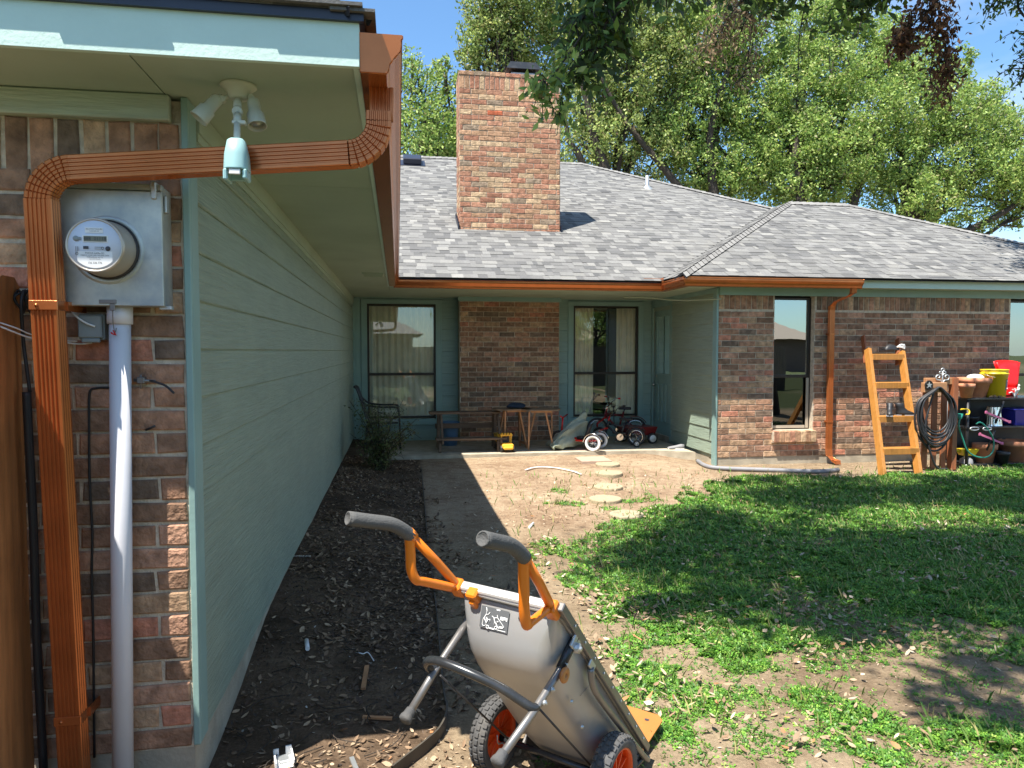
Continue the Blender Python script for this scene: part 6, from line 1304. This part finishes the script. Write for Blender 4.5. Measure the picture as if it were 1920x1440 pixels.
tree('broad bright green tree behind the valley of the roof', (11, 23, 0), tp_(1340, 220, 23), crown([(1300, 315, 23, 1.1), (1350, 330, 23, 1.1), (1290, 210, 23, 1.4), (1340, 150, 23.5, 1.5), (1400, 300, 23, 1.3), (1410, 200, 23, 1.5), (1310, 70, 23, 1.6), (1400, 90, 23, 1.4), (1460, 250, 23, 1.3), (1450, 340, 23, 1.1), (1380, 10, 23, 1.4), (1270, 255, 23, 1.1)]), 58000, .12, GREEN, 35, .28, TG)
tree('wide green tree standing behind the wing ridge', (14.5, 22, 0), tp_(1500, 260, 22), crown([(1500, 330, 22, 1.2), (1550, 250, 22, 1.4), (1500, 180, 22.5, 1.4), (1560, 130, 22, 1.2), (1600, 330, 22, 1.2), (1620, 220, 22, 1.5), (1640, 140, 22.4, 1.0), (1480, 110, 23, 1.1), (1580, 290, 21.5, 1.2), (1540, 350, 22, 1.0), (1480, 270, 22, 1.2), (1530, 50, 23, 1.3), (1620, 90, 23, 1.2), (1580, 10, 23, 1.1)]), 62000, .115, GREEN, 36, .28, TG)
tree('wide spreading tree over the far right end of the wing roof', (18.5, 22, 0), tp_(1680, 300, 22), crown([(1670, 300, 22, 1.4), (1720, 220, 22, 1.5), (1700, 370, 21.5, 1.1), (1770, 300, 22, 1.5), (1790, 210, 22, 1.3), (1760, 390, 21.5, .9), (1840, 330, 22, 1.3), (1850, 250, 22.3, 1.2), (1900, 380, 22, 1.0), (1820, 420, 22, .7), (1690, 150, 22.5, 1.0), (1780, 150, 22.5, .7), (1920, 300, 22, 1.3), (1970, 350, 22, 1.5), (1720, 110, 22.8, .9), (1840, 180, 22.8, .8), (1890, 240, 22.5, 1.0), (1800, 110, 23, .5), (1660, 60, 23, .8)]), 66000, .115, GREEN, 37, .3, TG)
# visible leaning trunks of the dense tree (sub-trunks)
big = [o for o in bpy.data.objects if o.get('label', '').startswith('large dense tree')][0]; bg2 = [o for o in bpy.data.objects if o.get('label', '').startswith('broad bright')][0]; bg3 = [o for o in bpy.data.objects if o.get('label', '').startswith('wide green')][0]
def vtrunk(par, pts, r0, r1):
    mb = MB(); P = spline([Vector(tp_(*p)) for p in pts], 6); mb.tube(P, [r0 + (r1 - r0) * i / (len(P) - 1) for i in range(len(P))], 9); mb.build('trunk', 'bark', par)
vtrunk(big, [(1165, 420, 22.3), (1140, 330, 22.3), (1118, 270, 22.3), (1105, 210, 22.3), (1090, 150, 22.3)], .20, .08)
vtrunk(big, [(1112, 350, 22.3), (1085, 290, 22.3), (1068, 265, 22.3), (1060, 225, 22.3)], .13, .06)
vtrunk(big, [(1300, 385, 22.3), (1240, 310, 22.3), (1190, 250, 22.3), (1150, 190, 22.3), (1120, 130, 22.3)], .13, .05)
vtrunk(bg2, [(1345, 420, 22.3), (1335, 330, 22.3), (1330, 260, 22.3), (1345, 190, 22.3), (1370, 120, 22.3)], .17, .07)
vtrunk(bg3, [(1500, 400, 21.6), (1498, 350, 21.6), (1490, 300, 21.6), (1500, 240, 21.6)], .17, .08); vtrunk(bg3, [(1595, 405, 21.6), (1605, 365, 21.6), (1622, 320, 21.6), (1640, 250, 21.6)], .16, .07)
rt = [o for o in bpy.data.objects if o.get('label', '').startswith('wide spreading')][0]
vtrunk(rt, [(1800, 440, 21.6), (1850, 415, 21.6), (1900, 385, 21.6), (1950, 330, 22.3)], .13, .06)

# overhanging oak: trunk out of frame to the right, boughs above the lawn
oak = thing('oak_tree', (9.5, 2.2, 0), 'overhanging oak with leafy boughs drooping into the top of the view, shading the lawn', 'tree')
g = np.random.default_rng(77); mb = MB(); tpk = limb(mb, (9.5, 2.2, -.3), (8.2, 3.2, 6.0), .38, .24, g, 12, .04); mb.build('trunk', 'bark', oak)
PL = []; CL = []; sd_ = [200]
def leaves_at(P, size, pal, down=.3, aspect=.42):
    v, c = leafcards(np.asarray(P), size, pal, sd_[0], down, aspect); sd_[0] += 1; PL.append(v); CL.append(c)
twg = MB()
def bough(pts, r0, r1, pal, n, spread, size, twigs=14, tw=.5, down=.5, aspect=.42):
    P = spline([Vector(p) for p in pts], 8); twg.tube(P, [r0 + (r1 - r0) * i / (len(P) - 1) for i in range(len(P))], 6); pts_ = []
    for k in range(twigs):
        s = P[int(len(P) * g.uniform(.25, 1)) - 1]; d = Vector((g.normal() * .7, g.normal() * .7, -abs(g.normal()) * .7 - .1)).normalized() * tw * g.uniform(.4, 1.0); e = s + d
        q = spline([s, s + d * .5 + Vector((0, 0, .05)), e], 4); twg.tube(q, [.006 - .004 * i / (len(q) - 1) for i in range(len(q))], 4)
        for _ in range(n // twigs): a = q[int(len(q) * g.uniform(.2, 1)) - 1]; pts_.append([a.x + g.normal() * spread, a.y + g.normal() * spread, a.z + g.normal() * spread - .02])
    leaves_at(pts_, size, pal, down, aspect)
def px(u, v, d): return A(u, v, Y=d)
# near cluster in front of the chimney
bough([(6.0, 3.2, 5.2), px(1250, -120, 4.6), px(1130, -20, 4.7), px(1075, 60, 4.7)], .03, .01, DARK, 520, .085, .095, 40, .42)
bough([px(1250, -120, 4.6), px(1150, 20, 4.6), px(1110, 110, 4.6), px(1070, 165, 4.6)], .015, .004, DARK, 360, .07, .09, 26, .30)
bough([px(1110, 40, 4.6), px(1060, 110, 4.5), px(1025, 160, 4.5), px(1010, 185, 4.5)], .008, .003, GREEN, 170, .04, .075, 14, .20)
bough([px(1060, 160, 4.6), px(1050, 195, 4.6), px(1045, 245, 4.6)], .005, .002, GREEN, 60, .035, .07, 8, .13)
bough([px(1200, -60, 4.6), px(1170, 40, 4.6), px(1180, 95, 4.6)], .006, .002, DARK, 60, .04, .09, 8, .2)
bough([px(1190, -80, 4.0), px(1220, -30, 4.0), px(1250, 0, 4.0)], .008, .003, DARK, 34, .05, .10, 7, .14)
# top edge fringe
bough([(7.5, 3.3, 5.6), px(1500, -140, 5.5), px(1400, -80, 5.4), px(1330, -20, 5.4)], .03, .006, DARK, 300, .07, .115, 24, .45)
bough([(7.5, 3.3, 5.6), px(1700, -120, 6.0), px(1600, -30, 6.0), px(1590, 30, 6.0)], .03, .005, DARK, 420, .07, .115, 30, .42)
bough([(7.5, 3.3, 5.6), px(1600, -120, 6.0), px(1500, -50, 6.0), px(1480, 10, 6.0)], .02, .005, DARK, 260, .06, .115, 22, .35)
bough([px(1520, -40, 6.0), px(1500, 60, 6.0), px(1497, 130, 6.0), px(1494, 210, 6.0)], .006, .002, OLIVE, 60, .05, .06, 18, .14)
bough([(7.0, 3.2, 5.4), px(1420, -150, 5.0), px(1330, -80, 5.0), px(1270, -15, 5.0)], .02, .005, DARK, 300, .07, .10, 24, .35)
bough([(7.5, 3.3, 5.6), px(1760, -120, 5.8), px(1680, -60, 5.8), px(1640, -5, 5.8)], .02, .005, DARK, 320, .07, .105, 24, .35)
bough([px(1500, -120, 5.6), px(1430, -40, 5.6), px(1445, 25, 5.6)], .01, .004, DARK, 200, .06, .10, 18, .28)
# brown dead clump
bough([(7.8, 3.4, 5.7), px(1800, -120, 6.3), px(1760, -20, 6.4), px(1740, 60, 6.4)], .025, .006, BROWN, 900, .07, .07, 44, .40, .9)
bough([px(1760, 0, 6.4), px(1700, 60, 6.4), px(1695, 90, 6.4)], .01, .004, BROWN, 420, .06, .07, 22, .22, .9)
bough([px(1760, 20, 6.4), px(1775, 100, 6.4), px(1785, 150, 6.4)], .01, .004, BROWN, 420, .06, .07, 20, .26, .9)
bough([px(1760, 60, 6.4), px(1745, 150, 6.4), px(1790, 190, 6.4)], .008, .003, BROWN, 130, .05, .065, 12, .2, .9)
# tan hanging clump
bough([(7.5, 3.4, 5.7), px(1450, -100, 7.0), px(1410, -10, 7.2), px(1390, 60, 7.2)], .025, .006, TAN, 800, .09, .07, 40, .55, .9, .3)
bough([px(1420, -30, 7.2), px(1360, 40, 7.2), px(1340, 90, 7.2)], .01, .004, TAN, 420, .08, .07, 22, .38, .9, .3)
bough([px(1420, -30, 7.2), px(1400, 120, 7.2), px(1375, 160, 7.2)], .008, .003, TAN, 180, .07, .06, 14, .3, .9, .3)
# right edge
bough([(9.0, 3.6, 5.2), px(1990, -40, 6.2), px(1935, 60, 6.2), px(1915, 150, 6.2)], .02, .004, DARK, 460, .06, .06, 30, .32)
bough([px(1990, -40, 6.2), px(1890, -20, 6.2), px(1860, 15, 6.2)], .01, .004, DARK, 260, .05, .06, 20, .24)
# the canopy that shades the lawn, built high above it: ground spot + sun direction -> clump
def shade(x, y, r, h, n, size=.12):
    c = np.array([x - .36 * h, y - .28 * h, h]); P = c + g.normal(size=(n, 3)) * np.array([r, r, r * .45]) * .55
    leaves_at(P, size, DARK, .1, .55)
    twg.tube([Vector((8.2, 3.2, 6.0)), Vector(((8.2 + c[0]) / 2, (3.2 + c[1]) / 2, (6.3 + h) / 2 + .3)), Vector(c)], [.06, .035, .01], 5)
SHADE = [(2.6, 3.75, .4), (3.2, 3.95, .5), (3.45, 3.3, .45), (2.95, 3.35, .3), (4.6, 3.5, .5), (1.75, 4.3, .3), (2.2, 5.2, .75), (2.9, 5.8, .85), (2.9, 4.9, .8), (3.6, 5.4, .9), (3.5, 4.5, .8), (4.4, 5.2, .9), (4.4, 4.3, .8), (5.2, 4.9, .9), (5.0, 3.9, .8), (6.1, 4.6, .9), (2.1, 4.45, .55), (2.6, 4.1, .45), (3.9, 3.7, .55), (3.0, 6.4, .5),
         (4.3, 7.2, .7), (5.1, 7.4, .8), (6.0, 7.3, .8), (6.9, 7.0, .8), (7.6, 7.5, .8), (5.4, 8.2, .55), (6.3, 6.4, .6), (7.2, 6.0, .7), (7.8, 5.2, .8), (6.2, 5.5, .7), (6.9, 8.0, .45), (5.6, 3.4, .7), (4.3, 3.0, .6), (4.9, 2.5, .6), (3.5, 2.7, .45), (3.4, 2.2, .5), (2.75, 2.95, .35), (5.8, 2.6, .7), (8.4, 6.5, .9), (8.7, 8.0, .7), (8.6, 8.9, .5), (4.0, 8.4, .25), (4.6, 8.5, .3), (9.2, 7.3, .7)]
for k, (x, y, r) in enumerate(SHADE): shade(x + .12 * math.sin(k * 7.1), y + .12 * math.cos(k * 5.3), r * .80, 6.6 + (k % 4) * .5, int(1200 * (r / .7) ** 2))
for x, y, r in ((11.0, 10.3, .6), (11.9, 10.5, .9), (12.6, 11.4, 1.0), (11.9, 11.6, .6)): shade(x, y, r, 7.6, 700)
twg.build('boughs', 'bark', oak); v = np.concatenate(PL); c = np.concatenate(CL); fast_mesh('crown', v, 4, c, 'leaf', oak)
# canopy shading the far right of the wing roof and the eave
# ---- shrub by the siding wall
sp_ = Vector((-.25, 9.55, 0)); sp_.z = G(-.25, 9.55); shr = thing('shrub', sp_, 'scraggly dark shrub growing in the mulch at the corner of the siding wall and patio', 'shrub')
mb = MB(); P = []
for k in range(34):
    a = g.uniform(0, 6.28); h = g.uniform(.35, .95); r = g.uniform(.1, .52); e = sp_ + Vector((r * math.cos(a), r * math.sin(a) * .8, h)); q = spline([sp_ + Vector((.04 * math.cos(a), .04 * math.sin(a), -.02)), sp_ + Vector((r * .35 * math.cos(a), r * .3 * math.sin(a), h * .55)), e], 5); mb.tube(q, [.009 - .006 * i / (len(q) - 1) for i in range(len(q))], 5)
    for _ in range(95): s = q[int(len(q) * g.uniform(.3, 1)) - 1]; P.append([s.x + g.normal() * .055, s.y + g.normal() * .055, s.z + g.normal() * .05])
    for _ in range(3): s = q[int(len(q) * g.uniform(.5, 1)) - 1]; d = Vector(g.normal(size=3)) * .10; mb.tube([s, s + d], .0025, 4)
mb.build('stems', 'bark', shr); v, c = leafcards(np.array(P), .042, [((.12, .17, .06), 4), ((.19, .23, .08), 3), ((.24, .20, .10), 1.5), ((.10, .11, .06), 3)], 5, .0, .42); fast_mesh('foliage', v, 4, c, 'leaf', shr)

# ---- ground cover
def inpoly(X, Y, poly):
    r = np.zeros(len(X), bool); n = len(poly)
    for i in range(n):
        x0, y0 = poly[i]; x1, y1 = poly[(i + 1) % n]; c = ((y0 > Y) != (y1 > Y)) & (X < (x1 - x0) * (Y - y0) / (y1 - y0 + 1e-12) + x0); r ^= c
    return r
LAWN = [(4.45, 8.75), (3.35, 7.75), (2.35, 6.9), (1.95, 6.5), (1.35, 6.0), (1.2, 5.3), (1.12, 4.4), (1.1, 3.3), (.75, 2.9), (.8, 2.2), (3.5, 1.2), (9.5, 1.2), (10, 8.9), (7.6, 8.75), (6.6, 8.35), (5.6, 8.55)]
BARE = [[(1.02, 4.3), (1.3, 4.15), (1.55, 3.95), (1.72, 3.70), (1.85, 3.5), (2.1, 3.35), (2.5, 3.42), (2.85, 3.45), (3.6, 3.2), (3.6, 2.2), (2.75, 2.3), (2.62, 2.62), (2.25, 2.95), (1.95, 3.12), (1.65, 3.25), (1.35, 3.4), (1.12, 3.75)],
        [(3.1, 4.0), (3.9, 3.7), (4.2, 3.4), (3.5, 3.4)], [(1.15, 2.75), (1.75, 2.62), (1.9, 2.3), (1.0, 2.2)]]
def density(X, Y):
    n = .65 * vnoise(X, Y, 1.1, 5) + .35 * vnoise(X, Y, 4.2, 6); n2 = vnoise(X, Y, 9, 8)
    jx = X + .22 * (vnoise(X, Y, 4, 20) - .5) * 2 + .12 * (vnoise(X, Y, 17, 22) - .5) * 2; jy = Y + .22 * (vnoise(X, Y, 4, 21) - .5) * 2 + .12 * (vnoise(X, Y, 17, 23) - .5) * 2
    d = inpoly(jx, jy, LAWN).astype(float)
    thin = sst((X - (.95 + .33 * np.clip(Y - 3, 0, 6))) / 1.1 + .15)    # thins out towards the left
    d *= np.clip(.25 + thin * .9, 0, 1) * np.clip((n - np.where(Y < 4.2, .25, .10)) * 3.8, .12, 1) * (.55 + .45 * (n2 > .36))
    d *= 1 - .75 * (sst((3.6 - Y) / .9) * (n2 < .55))
    for b in BARE: d *= np.where(inpoly(jx, jy, b), np.where((vnoise(X, Y, 3.4, 30) > .74), .5, .05), 1)
    # stray tufts in the dirt
    st = (vnoise(X, Y, 3.2, 12) > .82) & (Y > 5.0) & (Y < 8.6) & (X > 1.2) & (X < 4.6)
    d = np.maximum(d, st * .16); d = np.where(X < edge_x(Y) + .3, d * .0, d)
    return d
def scatter(N, x0, x1, y0, y1, seed, dens):
    q = np.random.default_rng(seed); X = q.uniform(x0, x1, N); Y = q.uniform(y0, y1, N); k = q.random(N) < dens(X, Y); return X[k], Y[k], q
CP = np.array([[.09, .235, .028], [.14, .32, .036], [.06, .165, .026], [.22, .39, .05], [.34, .43, .10]]); CW = np.array([4, 4, 3, 2, .7]); CW = CW / CW.sum()
V = []; C_ = []
for (N, y0, y1, x1, sz) in ((190000, 2.2, 3.6, 4.4, .0105), (230000, 3.6, 5.2, 6.0, .0135), (270000, 5.2, 9.0, 9.5, .0195)):
    X, Y, q = scatter(int(N * 1.15), .5, x1, y0, y1, int(y0 * 10), density); n = len(X)
    hmax = np.clip(density(X, Y), .2, 1) * (.022 + .03 * vnoise(X, Y, 2.3, 60)); Z = gz(X, Y) + q.uniform(.006, 1, n) * hmax
    # three leaflets per stalk
    tx = q.normal(size=n) * .35; ty = q.normal(size=n) * .35; a0 = q.uniform(0, 6.28, n); s = sz * q.uniform(.7, 1.35, n); k = q.choice(5, n, p=CW); cc = CP[k] * q.uniform(.7, 1.3, (n, 1))
    for j in range(3):
        a = a0 + j * 2.094; dx, dy = np.cos(a), np.sin(a); px_, py_ = -dy, dx
        def pt(r, w_): 
            x = dx * r * s + px_ * w_ * s; y = dy * r * s + py_ * w_ * s; return np.stack([X + x, Y + y, Z + x * tx + y * ty + .15 * r * s], -1)
        V.append(np.stack([pt(0, 0), pt(.75, .42), pt(1.05, .0), pt(.75, -.42)], 1).reshape(-1, 3)); C_.append(cc)
# thin blades
X, Y, q = scatter(110000, .5, 8.5, 2.2, 9.2, 99, lambda a, b: density(a, b) * .6 + .02 * (a > 1.0)); n = len(X); Z = gz(X, Y); a = q.uniform(0, 6.28, n); h = q.uniform(.03, .09, n); wd = .0022 + .0004 * Y; lx = np.cos(a) * h * q.uniform(.2, .8, n); ly = np.sin(a) * h * q.uniform(.2, .8, n)
b0 = np.stack([X - np.sin(a) * wd, Y + np.cos(a) * wd, Z], -1); b1 = np.stack([X + np.sin(a) * wd, Y - np.cos(a) * wd, Z], -1); m1_ = np.stack([X + lx * .4 + np.sin(a) * wd * .7, Y + ly * .4 - np.cos(a) * wd * .7, Z + h * .6], -1); t1 = np.stack([X + lx, Y + ly, Z + h], -1)
V.append(np.stack([b0, b1, m1_, t1], 1).reshape(-1, 3)); C_.append(np.where(q.random((n, 1)) < .35, np.array([[.36, .33, .13]]), np.array([[.14, .25, .045]])) * q.uniform(.7, 1.3, (n, 1)))
tag(fast_mesh('clover_lawn', np.concatenate(V), 4, np.concatenate(C_), 'cover'), kind='stuff')
# ---- leaf litter: curled dry leaves
def litter(X, Y, size, pal, pw, seed, lift=.012, lean=.35):
    q = np.random.default_rng(seed); n = len(X); Z = gz(X, Y) + q.uniform(.002, lift, n); a = q.uniform(0, 6.28, n); L = size * q.uniform(.55, 1.3, n); W = L * q.uniform(.09, .27, n); cu = q.uniform(-.1, .5, n); tl = q.normal(size=n) * lean; sl = q.normal(size=n) * lean
    D = np.stack([np.cos(a), np.sin(a), tl], -1); S = np.stack([-np.sin(a), np.cos(a), sl], -1); UPn = np.array([0, 0, 1.]); O = np.stack([X, Y, Z], -1)
    f = lambda d, s, h: O + D * (L * d)[:, None] + S * (W * s)[:, None] + UPn * (L * h * cu)[:, None]
    p0, p1, p2, p3 = f(-.5, 0, .25), f(-.1, 0, 0), f(.25, 0, .02), f(.5, 0, .3); l1, l2 = f(-.12, 1, .12), f(.22, .85, .16); r1, r2 = f(-.12, -1, .12), f(.22, -.85, .16)
    vs = [np.stack(x, 1).reshape(-1, 3) for x in ((p0, p1, l1, l1 * .5 + p0 * .5), (p1, p2, l2, l1), (p2, p3, p3 * .5 + l2 * .5, l2), (p1, p0, r1 * .5 + p0 * .5, r1), (p2, p1, r1, r2), (p3, p2, r2, p3 * .5 + r2 * .5))]
    k = q.choice(len(pal), n, p=np.array(pw) / sum(pw)); c = np.array(pal)[k] * q.uniform(.65, 1.3, (n, 1)); return np.concatenate(vs), np.concatenate([c] * 6)
V = []; C_ = []
PB = [(.26, .17, .10), (.17, .105, .06), (.42, .30, .19), (.10, .062, .04)]
def bedd(X, Y): return ((X < edge_x(Y) - .01) & (X > -.74)) * np.clip((vnoise(X, Y, 1.5, 40) * .6 + vnoise(X, Y, 5, 41) * .4 - .26) * 3.0, .05, 1) * np.where(Y < 3.9, .36, 1) * np.where(Y < 3.15, .3, 1)
X, Y, _ = scatter(12000, -.74, .32, 2.6, 10.4, 51, bedd); v, c = litter(X, Y, .040, PB, (4, 4, 1.6, 3), 52); V.append(v); C_.append(c)
X, Y, _ = scatter(3000, .2, 1.0, 3.2, 8.5, 53, lambda a, b: .75 * (a > edge_x(b)) * (a < edge_x(b) + .15 + .55 * sst((6.5 - b) / 2.5)) * (vnoise(a, b, 4, 43) > .3)); v, c = litter(X, Y, .05, PB, (4, 4, 1.6, 3), 54); V.append(v); C_.append(c)
PLn = [(.36, .25, .155), (.45, .34, .22), (.24, .155, .09), (.40, .19, .08), (.52, .43, .31)]
X, Y, _ = scatter(30000, .5, 8, 2.2, 8.8, 55, lambda a, b: np.clip(vnoise(a, b, 2.2, 44) * .7 + vnoise(a, b, 6, 45) * .5 - .38, 0, 1) * np.where(b > 6, .35, np.where((b < 4.7) & (b > 3.0), 2.2, 1.1)) * (a > edge_x(b) + .15) * (1 - .8 * inpoly(a, b, BARE[0]))); v, c = litter(X, Y, .043, PLn, (4, 3, 3, .9, 1.5), 56, .055); V.append(v); C_.append(c)
X, Y, _ = scatter(2600, -.7, .9, 2.4, 3.25, 57, lambda a, b: (b < 3.05 + .1 * a) * .35); v, c = litter(X, Y, .032, PLn, (4, 3, 4, .8, 1), 58, .012); V.append(v); C_.append(c)
X, Y, _ = scatter(1500, .9, 7.5, 8.0, 10.4, 59, lambda a, b: .5 + 0 * a); v, c = litter(X, Y, .035, PLn, (4, 3, 3, .5, 1.5), 60, .008, .15); V.append(v); C_.append(c)
tag(fast_mesh('leaf_litter', np.concatenate(V), 4, np.concatenate(C_), 'litter'), kind='stuff')
# fine debris: mulch chips and crumbs
V = []; C_ = []
X, Y, _ = scatter(14000, -.74, .35, 2.5, 9.5, 61, lambda a, b: (a < edge_x(b)) * .8 * np.where(b < 3.15, .25, 1)); v, c = litter(X, Y, .018, [(.05, .035, .025), (.10, .07, .05), (.20, .15, .10), (.5, .48, .42)], (5, 4, 2, .18), 62, .01); V.append(v); C_.append(c)
X, Y, _ = scatter(34000, .2, 7.5, 2.2, 10.4, 63, lambda a, b: .55 * (a > edge_x(b))); v, c = litter(X, Y, .016, [(.40, .29, .19), (.24, .16, .10), (.55, .45, .32), (.14, .10, .07)], (4, 4, 2, 2), 64, .006, .2); V.append(v); C_.append(c)
tag(fast_mesh('mulch_chips', np.concatenate(V), 4, np.concatenate(C_), 'litter'), kind='stuff')
# twigs in the bed
mb = MB()
for _ in range(110):
    x = rnd.uniform(-.7, .3); y = rnd.uniform(2.6, 7.5)
    if x > edge_x(y) - .04: continue
    a = rnd.uniform(0, 6.28); l = rnd.uniform(.08, .30); p = Vector((x, y, G(x, y) + .012)); mb.tube(spline([p, p + Vector((math.cos(a) * l * .5, math.sin(a) * l * .5, rnd.uniform(.0, .02))), p + Vector((math.cos(a + .5) * l, math.sin(a + .5) * l, .006))], 3), .0025, 4)
tag(mb.build('fallen_twigs', 'bark'), kind='stuff')

# ================================================================== BEHIND THE CAMERA (seen in the window panes)
nb = thing('neighbour_house', (-4, -19, 0), 'neighbouring brick house with grey hip roof seen reflected in the windows', 'house')
mb = MB(); mb.box((-17, -24, 0), (.8, -14.5, 2.6)); mb.build('wall', 'farwall', nb)
mb = MB(); e0 = [(-17.6, -24.6, 2.6), (1.4, -24.6, 2.6), (1.4, -13.9, 2.6), (-17.6, -13.9, 2.6)]; mb.loft([e0, [(-12.6, -19.3, 5.4), (-3.9, -19.3, 5.4), (-3.9, -19.2, 5.4), (-12.6, -19.2, 5.4)]], smooth=False, c=(.33, .31, .29)); mb.build('roof', 'shingle', nb)
nb2 = thing('neighbour_house', (24, -36, 0), 'second neighbouring house with brown roof reflected in the wing window', 'house')
mb = MB(); mb.box((16, -42, 0), (33, -33, 2.6)); mb.build('wall', 'farwall', nb2)
mb = MB(); mb.loft([[(15.4, -42.6, 2.6), (33.6, -42.6, 2.6), (33.6, -32.4, 2.6), (15.4, -32.4, 2.6)], [(21, -37.6, 5.2), (28, -37.6, 5.2), (28, -37.4, 5.2), (21, -37.4, 5.2)]], smooth=False, c=(.36, .30, .24)); mb.build('roof', 'shingle', nb2)
fb = thing('board_fence', (3, -9, 0), 'weathered board fence along the far side of the yard, reflected in the windows', 'fence')
mb = MB()
for k in range(170): x = -9 + k * .15; mb.box((x, -9, -.05), (x + .142, -8.98, 1.85 + .02 * rnd.random()))
mb.build('boards', 'fenceback', fb)
for lbl, b, h, sd2 in (('leafy green tree reflected in the left patio window', (2.9, -11.5, 0), 4.2, 71), ('leafy tree reflected in the right patio window', (10.5, -12.5, 0), 4, 74), ('round tree behind the back fence reflected in the wing window', (15, -24, 0), 3.2, 72), ('tree left of the far brown roofed house', (13, -27, 0), 3.6, 75), ('tree right of the far brown roofed house', (21, -27, 0), 4.0, 76), ('dark tree over the neighbouring roof', (-9, -12, 0), 5, 73)):
    cl = [((b[0] + g.normal() * 1.3, b[1] + g.normal(), h + g.normal() * .9), 1.2, 1) for _ in range(7)]
    tree(lbl, b, (b[0], b[1], h - 1), cl, 9000, .15, GREEN, sd2, .15, 'trees behind the back fence')
